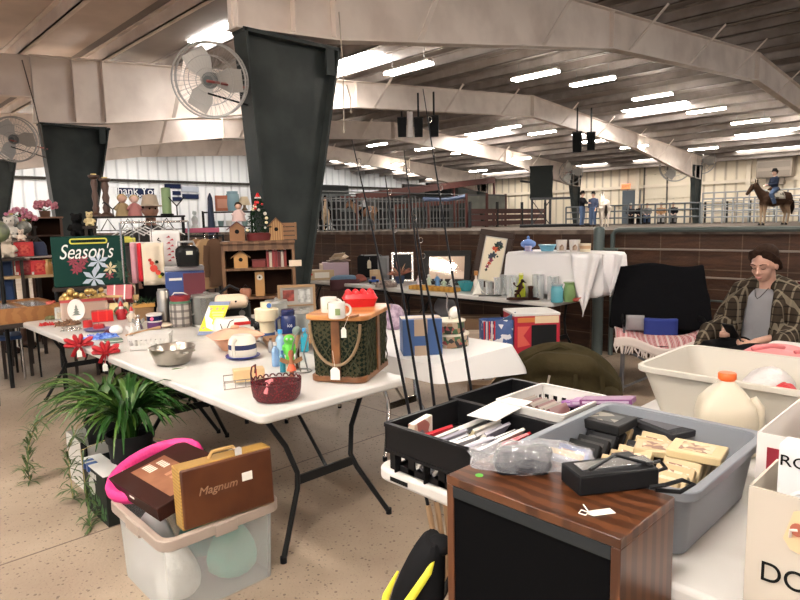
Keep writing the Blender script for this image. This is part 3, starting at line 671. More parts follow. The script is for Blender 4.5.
t = T('steel_flask', 'tall brushed steel flask left of the plaid jug', 'flask', p, rz)
MB().lathe([(.02, 0), (.05, 0), (.05, .27), (.044, .285), (.02, .286)], n=24).build('body', POT, t)
MB().lathe([(.02, .285), (.04, .285), (.04, .30), (.02, .30)], n=20).build('lid', STEEL, t)
p, rz, s = F(168, 330); p = p+V3((.14, .24, 0))
t = T('lunch_tin', 'blue and maroon boxed tin standing behind the plaid jug', 'tin', p, rz)
MB().bx(-.03, .28, 0, .14, 0, .44).build('tin', C('blue_tin', (.03, .06, .2), .35), t, bevel=.008)
MB().bx(-.032, .282, -.003, .143, .44, .48).build('lid', C('grey_lid', (.30, .28, .28), .35), t, bevel=.01)
MB().bx(.11, .281, -.004, 0, .20, .42).build('panel', C('maroon', (.12, .02, .03), .4), t)
MB().bx(-.0, .10, -.005, 0, .365, .385).build('label', C('white_lab', (.6, .58, .55), .5), t)
p, rz, s = F(168, 330); p = p+V3((.27, .15, .482)); rz -= .1
t = T('lunch_pail', 'shiny black lunch pail with bail handle in front of hanging jackets', 'pail', p, rz)
MB().loft([[(x, y, z) for x, y in rrect(.19*k, .12*k, .04)] for z, k in ((0, .9), (.10, 1), (.14, .95), (.165, .7), (.17, .5))]).build('body', C('black_gloss', (.012, .012, .012), .15), t)
MB().tube([(-.07, 0, .14), (-.07, 0, .20), (.05, 0, .20), (.07, 0, .14)], .009, 8).build('handle', C('greyhandle', (.3, .3, .3), .35), t)
MB().box((.02, -.060, .11), (.05, .006, .03)).build('latch', C('pale_latch', (.5, .5, .42), .4), t)
p, rz, s = F(152, 330); p = p+V3((.05, .06, 0))
t = T('round_tin', 'small navy round tin with a white lid near the white basket', 'tin', p, rz)
MB().lathe([(.02, 0), (.058, 0), (.058, .055), (.02, .055)], n=24).build('base', C('purple_tin', (.10, .03, .12), .35), t)
MB().lathe([(.02, .055), (.060, .055), (.060, .066), (.02, .066)], n=24).build('band', WHITE, t)
MB().lathe([(.02, .066), (.058, .066), (.058, .105), (.02, .105)], n=24).build('body', C('navy_tin', (.012, .015, .06), .3), t)
MB().lathe([(.02, .105), (.062, .105), (.062, .118), (.05, .124), (.02, .124)], n=24).build('lid', WHITE, t)
MB().cyl((-.02, -.0605, .085), (-.02, -.057, .085), .014).build('rosette', C('pink_dot', (.75, .12, .25), .4), t)
tag(MB().sph((0, 0, .02), (.075, .04, .02)).build('oval_dish', C('cream_dish', (.6, .5, .38), .3)), 'shallow beige oval dish between the round tin and flask', 'dish', F(164, 328)[0]+V3((.01, .02, 0)), F(164, 328)[1])
def bow(label, px, py, z, sz):
    p, rz, s = F(px, py, z)
    t = T('ribbon_bow', label, 'bow', p, rz)
    for i, (a, l) in enumerate(((.5, 1), (PI-.5, 1), (.05, .9), (PI-.05, .9), (1.3, .75), (PI-1.2, .75))):
        m = MB(); d = V3((math.cos(a), 0, math.sin(a)))
        pts = [d*(sz*l*q)+V3((0, w, 0)) for q, w in ((0.05, 0), (.5, -.02), (.95, -.012), (1, 0), (.9, .014), (.45, .02), (.05, .004))]
        m.tube(pts, [.012, .034, .036, .02, .036, .034, .012], 8, sq=.4, up=(0, 1, 0)); m.build('loop', REDF, t)
    for a in (-2.2, -1.2, -1.75): MB().tube([(0, 0, 0), (math.cos(a)*sz*.5, -.03, math.sin(a)*sz*.4), (math.cos(a)*sz*.9, -.03, math.sin(a)*sz*1.05)], [.01, .016, .018], 6, sq=.2).build('tail', REDF, t)
    MB().sph((0, -.02, .0), .018).build('knot', REDF, t)
    return t
b1 = bow('large red ribbon bow hanging on the table edge, left of another bow', 79, 345, .76, .085)
ptag(b1, (-.002, -.05, -.075), .03, .05, (0, -.02, -.01))
b2 = bow('red ribbon bow drooping over the table edge, right of the larger bow', 106, 352, .755, .075)
ptag(b2, (-.012, -.05, -.115), .03, .05, (0, -.02, -.03))
def tinsel(name, label, px, py, w, d, h, mat_, n=60, seed=2, z=.745, cat='garland', rz0=0):
    p, rz, s = F(px, py, z); r = random.Random(seed); m = MB()
    for i in range(n):
        a = r.random()*2*PI; q = math.sqrt(r.random()); c = V3((w/2*q*math.cos(a), d/2*q*math.sin(a), h*.2+h*.5*r.random()*(1.1-q)))
        e = c + V3((r.uniform(-1, 1), r.uniform(-1, 1), r.uniform(-.3, 1)))*.02
        m.tube([c-(e-c), c, e], [.003, .008, .003], 5)
    m.loft([[(w/2*k*math.cos(b), d/2*k*math.sin(b), z_) for b in [2*PI*j/16 for j in range(16)]] for z_, k in ((0, 1), (h*.3, .9), (h*.5, .4))])
    o = m.build(name, mat_); return tag(o, label, cat, p, rz+rz0)
tinsel('garland', 'heap of blue tinsel garland behind the red bows', 101, 338, .22, .12, .05, C('blue_tinsel', (.04, .12, .55), .3, col2=(.2, .35, .8), n=50), rz0=.2)
tinsel('garland', 'dark pine cone garland lying at the far end of the white table', 68, 325, .20, .10, .06, C('pinecone', (.10, .05, .025), .7, col2=(.25, .13, .07), n=60), seed=3)
tinsel('garland', 'green sprig bunch beside the pine cones at the table end', 52, 319, .12, .09, .05, C('olive_sprig', (.14, .13, .05), .7), seed=5, n=40)
tinsel('bead_string', 'red bead string along the edge of the white table', 48, 325, .14, .05, .02, RED, seed=6, n=40, cat='beads')
tinsel('icicle_bundle', 'bundle of silver icicle strands in front of the pine cones', 72, 330, .14, .06, .03, SILVER, seed=8, n=40, cat='ornament')
tinsel('pine_sprig', 'dark pine sprig with berries beside the blue garland', 112, 333, .10, .06, .04, C('maroon_sprig', (.10, .02, .04), .6), seed=9, n=30, cat='decoration')
def candle(label, px, py, r, h, mat_, z=.745, back=0, name='candle'):
    p, rz, s = F(px, py, z); p = p + V3((math.cos(rz+PI/2), math.sin(rz+PI/2), 0))*back
    t = T(name, label, 'candle', p, rz)
    MB().lathe([(.1*r, 0), (r, 0), (r, h), (r*.88, h), (r*.8, h-.006), (.1*r, h-.006)], n=20).build('wax', mat_, t)
    MB().cyl((0, 0, h-.006), (.001, 0, h+.012), .0015, n=6).build('wick', INK, t)
    return t
CANDM = C('red_wax', (.45, .02, .02), .4)
candle('short red candle standing left on the blue tray', 88, 327, .037, .055, CANDM)
candle('squat red candle right of a taller red candle', 99, 329, .042, .035, CANDM, back=.02)
tag(MB().lathe([(.02, 0), (.09, 0), (.105, .012), (.1, .014), (.08, .006), (.02, .005)], n=24).build('plate', C('bluegray_plate', (.12, .14, .3), .3)), 'blue plate beneath the two red candles', 'plate', F(97, 331)[0]+V3((.02, .04, 0)), 0)
p, rz, s = F(112, 343); t = T('card_box', 'flat grey green boxed cards beside the white basket', 'box', p+V3((.02, .03, 0)), rz+.1)
MB().bx(-.06, .06, -.04, .04, 0, .02).build('carton', C('greengrey', (.12, .2, .15), .5), t, bevel=.002)
MB().bx(-.061, .061, -.041, .041, .008, .012).build('stripe', PAPER, t)
p, rz, s = F(75, 320); p = p+V3((-.02, -.13, 0))
t = T('oval_plaque', 'upright oval white plaque with a grey tree, among the Christmas goods', 'plaque', p, rz)
MB().at((0, 0, .105), 0, PI/2-.15).lathe([(.005, 0), (.085, 0), (.095, .01), (.09, .014), (.075, .008), (.005, .008)], n=28, sx=.72).build('plate', WHITEC, t)
m = MB().at((0, -.020, .06), 0, -.15)
for i in range(4): m.prism([(-.035+i*.008, i*.022), (.035-i*.008, i*.022), (0, i*.022+.03)], -.002, .002, 'y')
m.build('tree_motif', C('tree_grey', (.2, .23, .2), .5), t, smooth=0)
MB().prism([(-.03, 0), (.03, 0), (.01, .03), (-.01, .03)], 0, .05, 'y').build('foot', WHITEC, t)
def gift(label, px, py, w, d, h, mat_, rib, z=.745, off=0, back=0, name='gift_box', tilt=0):
    p, rz, s = F(px, py, z); p = p + V3((math.cos(rz+PI/2), math.sin(rz+PI/2), 0))*back
    t = T(name, label, 'box', p, rz+off)
    a = MB().at(rx=tilt); a.bx(-w/2, w/2, -d/2, d/2, 0, h).build('carton', mat_, t, bevel=.003)
    if rib:
        for x in (-w*.2, w*.2): MB().at(rx=tilt).bx(x-.006, x+.006, -d/2-.001, d/2+.001, -.001, h+.001).build('ribbon', rib, t)
    return t
gift('bright red box with glossy top beside the red candles', 103, 322, .17, .12, .09, C('bright_red', (.60, .012, .015), .35), C('red_ribbon', (.75, .05, .03), .3), back=.08)
p, rz = V3((1.80, 6.03, .745)), math.atan2(6.03, 1.80)-PI/2
t = T('ornament_tub', 'clear tub heaped with gold ornaments, wrapped with red trim', 'tub', p, rz)
m = MB(); openbox(m, .38, .24, .17, .004, .03); m.build('tub', glass('tub_clear', (.9, .75, .65), .15, .5), t)
MB().loft([[(x, y, z) for x, y in rrect(.385, .245, .03)] for z in (.155, .18)], cap=False).build('trim', C('red_trim', (.35, .04, .04), .5), t)
rr = random.Random(5); 
for i in range(26): MB().sph((rr.uniform(-.17, .17), rr.uniform(-.1, .1), 15*.01+rr.random()*.10), .022+rr.random()*.012, 8, 6).build('gold_ball', GOLD, t)
for x, nm in ((-.16, 0), (-.08, 1)): pass
def jarc(label, px, py, r, h, glassm, wax, back=0, z=.745, name='jar_candle'):
    p, rz, s = F(px, py, z); p = p + V3((math.cos(rz+PI/2), math.sin(rz+PI/2), 0))*back
    t = T(name, label, 'candle', p, rz)
    MB().lathe([(.1*r, 0), (r, 0), (r, h), (r*.93, h), (r*.93, .006), (.1*r, .006)], n=18).build('glass', glassm, t)
    MB().lathe([(.1*r, .008), (r*.9, .008), (r*.9, h*.6), (.1*r, h*.6)], n=18).build('wax', wax, t)
    return t
GC = glass('clear_glass', (.92, .94, .92), .05, .3)
jarc('gold filled glass jar left of the oval plaque', 60, 319, .04, .11, GC, C('gold_wax', (.45, .28, .08), .5), back=-.02)
jarc('red glass jar candle beside the wooden case', 52, 316, .042, .13, glass('red_glass', (.8, .25, .2), .1, .6), C('pinkwax', (.55, .2, .15), .5), back=.1)
def santa(label, px, py, h, coat, back=0, z=.745, hat=RED):
    p, rz, s = F(px, py, z); p = p + V3((math.cos(rz+PI/2), math.sin(rz+PI/2), 0))*back
    t = T('santa_figurine', label, 'figurine', p, rz); k = h/.16
    MB().lathe([(.006*k, 0), (.035*k, 0), (.04*k, .03*k), (.03*k, .08*k), (.018*k, .1*k), (.006*k, .102*k)], n=16).build('coat', coat, t)
    MB().sph((0, 0, .112*k), .02*k).build('head', SKIN, t)
    MB().sph((0, -.012*k, .102*k), (.018*k, .012*k, .02*k)).build('beard', WHITE, t)
    MB().lathe([(.004*k, .118*k), (.023*k, .118*k), (.012*k, .15*k), (.003*k, .165*k)], n=14).build('hat', hat, t)
    for s_ in (-1, 1): MB().tube([(s_*.025*k, 0, .085*k), (s_*.042*k, -.012*k, .06*k), (s_*.03*k, -.03*k, .05*k)], .011*k, 8).build('arm', coat, t)
    return t
santa('red coated Santa figurine behind the red gift box', 122, 320, .16, REDF, back=.05)
santa('cream coated Santa figurine right of the red gift box', 132, 322, .13, C('cream_coat', (.6, .5, .4), .7), back=.02)
santa('grinning Santa figurine in green and pink, left of the steel flask', 122, 322, .19, C('green_coat', (.10, .14, .07), .7), back=.22, hat=C('grey_hat', (.2, .2, .22), .7))
santa('tiny Santa figurine in wine red beside the silver tree', 143, 317, .12, C('wine2', (.25, .02, .04), .6), back=.0)
bag('ball of white tissue in front of the little Santas', 117, 335, .745, .11, .09, .07, C('tissue', (.8, .78, .76), .7), 'tissue', back=.05, seed=7, cat='tissue')
p, rz, s = F(137, 330); t = T('angel_ornament', 'silvery winged angel ornament left of the navy round tin', 'ornament', p+V3((.03, .04, 0)), rz)
MB().lathe([(.004, 0), (.035, 0), (.02, .06), (.008, .09), (.004, .09)], n=16).build('robe', SILVER, t); MB().sph((0, 0, .105), .014).build('head', SILVER, t)
for s_ in (-1, 1): MB().prism([(0, .06), (s_*.045, .09), (s_*.05, .06), (s_*.02, .03)], .008, .012, 'y').build('wing', SILVER, t)
p, rz, s = F(131, 336); t = T('angel_ornament', 'white winged angel ornament by the tissue ball', 'ornament', p+V3((.02, .03, 0)), rz)
MB().lathe([(.004, 0), (.03, 0), (.016, .05), (.007, .07), (.004, .07)], n=16).build('robe', WHITE, t); MB().sph((0, 0, .082), .012).build('head', WHITE, t)
for s_ in (-1, 1): MB().prism([(0, .05), (s_*.04, .075), (s_*.042, .05), (s_*.018, .025)], .008, .012, 'y').build('wing', WHITE, t)
p, rz = V3((2.03, 5.90, .745)), math.atan2(5.9, 2.03)-PI/2
t = T('wooden_mallet', 'long pale wooden paddle lying over the ornament tub and book', 'paddle', p+V3((0, 0, .13)), rz)
MB().tube([(-.1, -.04, .06), (.08, .0, .04), (.2, .02, .02)], [.012, .014, .03], 8, sq=.5).build('handle', C('palewood', (.55, .36, .16), .5), t)
p2 = p+V3((.0, -.02, 0)); t = T('paper_box', 'beige box propped open under the wooden paddle', 'box', p2, rz-.2)
MB().at(rx=-.5).bx(-.06, .1, -.05, .05, .03, .11).build('carton', C('beige_card', (.6, .48, .25), .7), t, bevel=.003)
gb = gift('dark red box with white bands tilted at the back of the Christmas table', 117, 298, .22, .10, .15, C('wine_red', (.33, .015, .025), .4), C('white_ribbon', (.75, .7, .65), .5), off=-.2, back=.05, tilt=-.5); gb.location = (p2.x+.05, p2.y+.03, .745+.125)
p, rz = V3((2.11, 5.38, .745)), math.atan2(5.38, 2.11)-PI/2
t = T('christmas_centrepiece', 'brown basket with pine sprigs and a gold band, left of the steel flask', 'basket', p, rz)
MB().bx(-.10, .06, -.05, .05, .0, .12).build('basket', C('twig', (.22, .12, .05), .7, bump=.5, bn=50), t, bevel=.01)
MB().bx(-.11, .07, -.055, .055, .12, .15).build('band', C('amber_band', (.5, .26, .06), .4), t)
m = MB(); rr = random.Random(3)
for i in range(40):
    c = V3((rr.uniform(-.1, .05), rr.uniform(-.05, .05), .14)); m.tube([c, c+V3((rr.uniform(-.06, .06), rr.uniform(-.06, .03), rr.uniform(.0, .08)))], [.004, .001], 4)
m.build('sprigs', C('dark_pine', (.03, .06, .03), .7), t)
t = T('display_case', 'wooden display case with glass top on the dark table, far left', 'case', (1.42, 6.72, .72), 0)
for x in (-.27, .27): MB().bx(x-.012, x+.012, -.40, .40, 0, .14).build('side', OAK, t, bevel=.003)
for y in (-.388, .388): MB().bx(-.258, .258, y-.012, y+.012, 0, .14).build('end', OAK, t, bevel=.003)
MB().bx(-.258, .258, -.376, .376, 0, .01).build('bottom', C('case_lining', (.06, .05, .045), .8), t)
MB().bx(-.258, .258, -.376, .376, .115, .12).build('glass_top', glass('case_glass', (.8, .82, .85), .04, .25), t)
for x in (-.015, .243): MB().bx(x-.015, x+.015, -.376, .376, .12, .138).build('top_rail', OAK, t)
rr = random.Random(9)
for i in range(7): MB().box((rr.uniform(-.2, .2), rr.uniform(-.3, .3), .03), (.06, .05, .04)).build('trinket', [GOLD, SILVER, REDF][i % 3], t)
folding_table('white folding table at the near right, under the black trays and grey bin', 1.31, 2.06, -.42, 1.50)
folding_table('white folding table behind the grey bin, under the dish tub and milk jug', 2.10, 2.94, -.75, 1.14)
TZ = .745
for o_ in [o_ for o_ in bpy.data.objects if o_.get('label', '').startswith('white folding table at the near right')]: MB().bx(-.377, -.374, .80, .88, .708, .722).build('name_plate', INK, o_)
LIDB = C('black_tray', (.010, .010, .011), .28)
def tray(label, x0, x1, y0, y1, z0, z1):
    t = T('stacking_tray', label, 'tray', ((x0+x1)/2, (y0+y1)/2, z0), 0)
    w, d, h = x1-x0, y1-y0, z1-z0; hb = h*.42
    MB().bx(-w/2+.03, w/2-.03, -d/2+.03, d/2-.03, .0, .012).build('bottom', LIDB, t, smooth=0)
    for i, (ax, c) in enumerate((('x', -w/2), ('x', w/2), ('y', -d/2), ('y', d/2))):
        m = MB(); s = 1 if c > 0 else -1; L_ = d if ax == 'x' else w
        def bb(u0, u1, o0, o1, za, zb):
            if ax == 'x': m.bx(min(c-s*o0, c-s*o1), max(c-s*o0, c-s*o1), u0, u1, za, zb)
            else: m.bx(u0, u1, min(c-s*o0, c-s*o1), max(c-s*o0, c-s*o1), za, zb)
        bb(-L_/2, L_/2, 0, .006, hb, h)                      # upper band
        bb(-L_/2, L_/2, -.004, .012, h-.012, h)               # rim
        bb(-L_/2, L_/2, -.003, .008, hb-.004, hb+.006)
        n = 6; u = -L_/2+.03; st = (L_-.06)/n                  # lower, inset band with slots
        for k_ in range(n+1): bb(u+k_*st-.014, u+k_*st+.014, .022, .028, 0, hb)
        bb(-L_/2+.02, L_/2-.02, .022, .028, 0, .02); bb(-L_/2+.02, L_/2-.02, .0, .028, hb-.006, hb)
        for k_ in (0, 2, 4, 6): bb(u+k_*st-.012, u+k_*st-.008, .002, .026, .0, hb)
        m.build('side', LIDB, t, smooth=0)
    return t
TA = (1.30, 1.66, .98, 1.43, TZ, .905); TB = (1.67, 2.05, .98, 1.47, TZ, .90)
tray('black slotted stacking tray full of disc cases, nearest of the two', *TA)
tray('black stacking tray behind, holding the white slotted basket', *TB)
CDC = [C('cd_%d' % i, c, .22) for i, c in enumerate([(.55, .55, .53), (.30, .31, .33), (.60, .57, .51), (.07, .07, .08), (.48, .42, .25), (.42, .02, .03), (.28, .26, .32), (.46, .41, .36), (.58, .56, .56)])]
rr = random.Random(12)
def disc_case(p, rz, tilt, c, label, group):
    t = T('disc_case', label, 'disc case', p, rz, group)
    a = MB().at(rx=tilt); a.bx(-.071, .071, -.005, .005, 0, .125).build('case', CDC[c], t, smooth=0)
    MB().at(rx=tilt).bx(-.0715, -.064, -.0052, .0052, .004, .121).build('spine', CDC[(c+2) % 9] if c % 3 else PAPER, t, smooth=0)
    return t
n_ = 0
for col_, xx in enumerate((1.405, 1.555)):
    for i in range(19):
        yy = 1.36-.0175*i-.01*rr.random()
        if col_ and i > 16: continue
        disc_case((xx+rr.uniform(-.006, .006), yy, TZ+.02+rr.uniform(-.004, .014)), 0+rr.uniform(-.06, .06), .62+rr.uniform(-.12, .12), rr.randrange(9), 'slim plastic disc case filed leaning in the nearest black tray', 'disc cases in the nearest black tray')
t = T('paperback', 'thick paperback standing up at the far left end of the disc cases', 'book', (1.42, 1.385, TZ+.05), .25)
MB().bx(-.06, .06, -.012, .012, 0, .10).build('cover', C('paperback_c', (.30, .18, .14), .5, cols=[(.55, .45, .35), (.3, .1, .08), (.12, .12, .14), (.6, .55, .5)], kind='vor', n=30), t); MB().bx(-.058, .058, -.010, .010, .001, .102).build('pages', PAPER, t)
for i in range(6): disc_case((1.80, 1.42-.018*i, TZ+.014), rr.uniform(-.1, .1), .7, (0, 2, 7, 3, 4, 8)[i], 'disc case leaning in the left end of the farther black tray', 'disc cases in the farther black tray')
p = (G(375, 0, 1) if False else V3((1.665, 1.235, .905)))
t = T('envelope', 'long white envelope lying across the rims of the two black trays', 'envelope', p, math.radians(8))
MB().bx(-.135, .125, -.055, .055, .004, .006).build('paper', C('white_paper', (.84, .82, .80), .6), t)
MB().prism([(-.13, -.053), (.12, -.053), (0, -.005)], .006, .0066).build('flap', C('white_paper2', (.80, .78, .76), .6), t)
b = slot_basket('white slotted basket of cassette tapes inside the farther black tray', V3((1.86, 1.16, .785)), 0, .30, .27, .125, WHITE, n=8, slotz=(.25, .75))
for i in range(9):
    t = T('cassette_case', 'cassette tape filed in the white slotted basket', 'cassette', (1.84+rr.uniform(-.01, .01), 1.10+.016*i*1.05-.03, .80), 0, 'cassettes in the white basket')
    MB().at(rx=-.55).bx(-.054, .054, -.0075, .0075, 0, .115).build('case', [C('tape_a', (.20, .09, .09), .3), C('tape_b', (.22, .18, .15), .3), C('tape_c', (.30, .24, .20), .3)][i % 3], t, smooth=0)
    MB().at(rx=-.55).bx(-.045, .045, -.0078, .0078, .02, .05).build('label', [C('tape_l', (.45, .40, .35), .4), C('tape_r', (.28, .05, .07), .4)][i % 2], t, smooth=0)
tag(MB().at(rx=.5).bx(-.05, .05, -.004, .004, 0, .10).build('card', C('yellow_card', (.72, .60, .18), .5)), 'yellow card at the left end inside the white slotted basket', 'card', (1.80, 1.26, .80), 0)
for i in range(4):
    t = T('flat_case', ['purple video case lying at the far rim of the second tray', 'violet case beneath a purple one at the far tray rim', 'lilac case at the right end of the purple stack', 'dark plum case in the purple stack nearest the white basket'][i], 'case', (2.02-.02*i, 1.14-.05*i, .80+.02*i), .1*i-.1)
    MB().at(rx=-.15).bx(-.03, .03, -.09, .09, .05, .068).build('case', [C('purple_a', (.22, .06, .26), .35), C('purple_b', (.32, .12, .40), .35), C('purple_c', (.40, .22, .42), .35), C('purple_d', (.16, .04, .14), .35)][i], t, bevel=.002)
    MB().at(rx=-.15).bx(-.0305, -.0295, -.08, .08, .055, .063).build('spine', C('pale_spine', (.5, .4, .52), .4), t, smooth=0)
GX0, GX1, GY0, GY1 = 1.37, 1.94, .49, .985
def tub(name, label, x0, x1, y0, y1, z0, h, mat_, taper, cat='bin', rim=.02, r=.05):
    t = T(name, label, cat, ((x0+x1)/2, (y0+y1)/2, z0), 0)
    w, d = x1-x0, y1-y0
    openbox(MB(), w-2*rim, d-2*rim, h, .004, r, taper).build('body', mat_, t)
    m = MB(); r0 = rrect(w, d, r+.01); r1 = rrect(w-2*rim-.006, d-2*rim-.006, r)
    m.loft([[(x, y, h-.018) for x, y in r0], [(x, y, h+.006) for x, y in r0], [(x, y, h+.006) for x, y in r1], [(x, y, h-.004) for x, y in r1]], closed=True); m.build('rim', mat_, t, bevel=.003)
    return t
GREYP = C('bin_grey', (.19, .205, .235), .38)
tub('storage_bin', 'blue grey plastic bin full of tape cartridges, behind the wooden speaker', GX0, GX1, GY0, GY1, TZ, .175, GREYP, .10, r=.04)
TRK = [C('track_%d' % i, c, .4) for i, c in enumerate([(.44, .33, .18), (.48, .38, .22), (.018, .018, .019), (.38, .28, .15), (.014, .014, .016), (.06, .10, .24)])]
TRL = C('track_label', (.40, .30, .20), .5, cols=[(.5, .36, .22), (.25, .14, .10), (.6, .5, .36)], kind='vor', n=60)
def cart(p, rz, c, label, group=None, rx=0, ry=0):
    t = T('tape_cartridge', label, 'tape cartridge', p, rz, group)
    MB().at(rx=rx, ry=ry).bx(-.065, .065, -.05, .05, 0, .021).build('shell', TRK[c], t, bevel=.003)
    MB().at(rx=rx, ry=ry).bx(-.045, .05, -.038, .038, .0205, .0217).build('label', TRL if c not in (2, 4) else C('dim_label', (.05, .05, .05), .35), t, smooth=0)
    return t
pat = [[1, 0, 5, 2, 2, 4, 2, 0], [0, 1, 0, 3, 1, 2, 0, 1], [3, 0, 1, 0, 1, 0, 0, 1]]
for r_ in range(3):
    for i in range(8):
        yy = .90-.135*r_; xx = 1.44+.052*i
        cart(V3((xx+.01, yy, TZ+.075)), 0, pat[r_][i], 'tape cartridge packed on edge in the blue grey bin', 'cartridges packed in the bin', ry=-.95+rr.uniform(-.1, .1))
def topcase(name, label, px, py, z, w, d, h, c, rz, lab=None, cat='tape cartridge'):
    p = G(px, py, z); t = T(name, label, cat, p, rz)
    MB().bx(-w/2, w/2, -d/2, d/2, 0, h).build('shell', c, t, bevel=.004)
    if lab: MB().bx(-w*.3, w*.3, -d*.3, d*.3, h, h+.0008).build('label', lab, t, smooth=0)
    return t
topcase('tape_cartridge', 'big black cartridge on top of the heap, left end of the grey bin', 606, 426, .885, .13, .15, .03, C('case_black', (.02, .02, .021), .35), 0, C('dimlab', (.16, .14, .12), .4, cols=[(.03, .03, .03), (.26, .24, .2), (.04, .04, .04)], kind='vor', n=25))
topcase('video_case', 'flat black case lying at the back of the grey bin', 660, 430, .875, .10, .19, .022, C('case_black2', (.03, .03, .034), .25), -.35, C('sheen', (.09, .09, .10), .2), 'case')
topcase('tape_cartridge', 'cream cartridge with printed label lying on top, right end of the grey bin', 697, 456, .885, .11, .14, .024, C('case_cream', (.58, .46, .26), .35), .15, TRL)
topcase('tape_cartridge', 'tan cartridge lying loose between the black cartridges and cream one', 655, 452, .868, .09, .11, .02, TRK[1], .3, TRL)
TUBM = C('tub_cream', (.50, .47, .41), .4)
t_ = tub('dish_tub', 'large cream dish tub holding odds and ends, behind the milk jug', 2.36, 2.93, .22, 1.10, TZ, .205, TUBM, .16, cat='tub', rim=.014, r=.06)
def lump(name, label, p, rz, w, d, h, mat_, cat, seed=1):
    r = random.Random(seed); m = MB()
    m.loft([[(w/2*k*math.cos(b)*(1+.3*(r.random()-.5)), d/2*k*math.sin(b)*(1+.3*(r.random()-.5)), h*a+.01*(r.random()-.5)*(a > 0)) for b in [2*PI*j/12 for j in range(12)]] for a, k in ((0, .9), (.3, 1), (.6, .8), (.9, .45), (1, .15))])
    return tag(m.build(name, mat_, sub=1), label, cat, p, rz)
lump('plastic_bag', 'crumpled white plastic bag inside the dish tub', G(768, 390, .82), 0, .26, .2, .10, C('white_film', (.58, .55, .55), .35, bump=.6, bn=25), 'bag', 3)
lump('red_cloth', 'dark red cloth scrap at the right of the dish tub', G(786, 398, .84), .3, .14, .10, .06, REDF, 'cloth', 4)
lump('leather_pouch', 'small brown pouch at the left end of the dish tub', V3((2.74, .98, .77)), .4, .16, .1, .09, C('pouch', (.30, .17, .09), .6), 'pouch', 5)
lump('paper_scrap', 'pink paper bundle in the middle of the dish tub', V3((2.62, .78, .77)), .2, .2, .12, .07, C('pinkpaper', (.6, .42, .40), .6), 'paper', 6)
lump('toy_dish', 'green and tan toy at the right end of the dish tub', V3((2.62, .30, .77)), .2, .12, .12, .1, C('greentan', (.30, .32, .16), .6, col2=(.5, .35, .2), n=20), 'toy', 8)
JUG = C('jug_milky', (.56, .50, .39), .38)
p = V3((2.22, .70, TZ)); t = T('milk_jug', 'translucent gallon milk jug with an orange cap', 'jug', p, math.atan2(p.y, p.x)-PI/2+.15)
m = MB().loft([[(x, y, z) for x, y in rrect(.185*k, .165*k, .03*k+.005)] for z, k in ((0, .93), (.01, 1), (.13, 1.0), (.17, .9), (.205, .62), (.23, .36), (.245, .26))]); m.build('body', JUG, t)
MB().tube([(.072, -.03, .195), (.092, -.04, .165), (.096, -.04, .11), (.085, -.03, .07)], [.016, .018, .018, .016], 10).build('handle', JUG, t)
MB().lathe([(.004, .245), (.024, .245), (.024, .25), (.029, .25), (.029, .268), (.026, .272), (.004, .272)], n=22).build('cap', C('orange_cap', (.80, .13, .02), .35), t)
BOXW = C('box_white', (.52, .47, .40), .7, col2=(.46, .41, .34), n=2)
def carton(name, label, corner, w, d, z0, h, mat_, t=.005, rz=0, cat='box', inner=None):
    """open carton; corner = its x-min, y-max corner"""
    r = T(name, label, cat, (corner[0]+w/2, corner[1]-d/2, z0), rz)
    for nm, (a, b, c, d_) in (('front', (-w/2, -w/2+t, -d/2, d/2)), ('back', (w/2-t, w/2, -d/2, d/2)), ('side', (-w/2+t, w/2-t, d/2-t, d/2)), ('side', (-w/2+t, w/2-t, -d/2, -d/2+t))):
        MB().bx(a, b, c, d_, 0, h).build(nm, mat_, r, smooth=0)
    MB().bx(-w/2+t, w/2-t, -d/2+t, d/2-t, 0, t).build('bottom', mat_, r, smooth=0)
    return r
dg = carton('cardboard_box', 'off white cardboard box lettered DOG in marker, front right corner', (1.315, .365), .19, .36, TZ, .265, BOXW)
text('lettering', 'DOG', .058, INK, dg, (-.0965, .090, .095), (PI/2, 0, -PI/2), wid=.95)
tg = MB().prism([(-.045, 0), (.045, 0), (.045, .055), (.03, .072), (-.03, .072), (-.045, .055)], 0, .0015, 'x').build('shipping_tag', C('manila', (.72, .50, .30), .7), dg, smooth=0); tg.location = (-.0975, .038, .19); tg.rotation_euler = (-PI/2+.25, 0, 0)
MB().lathe([(.005, 0), (.013, 0), (.013, .002), (.005, .002)], n=14).at().build('eyelet', C('rust_eyelet', (.35, .10, .06), .6), tg).matrix_local = Matrix.Translation((-.001, 0, .055)) @ Matrix.Rotation(-PI/2, 4, 'Y')
MB().tube([(-.003, 0, .055), (-.006, .005, .065), (-.004, .02, .062)], .003, 6).build('string', C('wire_tie', (.6, .5, .45), .4), tg)
t = T('radio', 'white boxed radio with a round speaker standing inside the DOG box', 'radio', (1.42, .26, TZ+.006), 0)
MB().bx(-.03, .03, -.12, .075, 0, .335).build('body', C('radio_white', (.66, .66, .67), .35), t, bevel=.005)
MB().at((-.031, .0, .19), 0, 0, -PI/2).lathe([(.004, 0), (.02, 0), (.022, .006), (.038, .003), (.042, .006), (.058, .0), (.06, .003), (.066, .0)], n=28).build('speaker_ring', C('ring_grey', (.58, .58, .60), .3), t)
text('lettering', 'RCA', .032, INK, t, (-.0315, .035, .30), (PI/2, 0, -PI/2), wid=1.2)
mb_ = carton('cardboard_box', 'white box with maroon panels holding lidded jars, beside the milk jug', (1.76, .475), .42, .42, TZ, .235, C('box_cool', (.66, .62, .60), .6))
MB().bx(-.2125, -.2102, .085, .185, .03, .20).build('maroon_panel', C('maroon_print', (.22, .012, .025), .5), mb_, smooth=0)
MB().bx(.199, .2045, -.2, -.02, .06, .205).build('maroon_panel', MATS['maroon_print'], mb_, smooth=0)
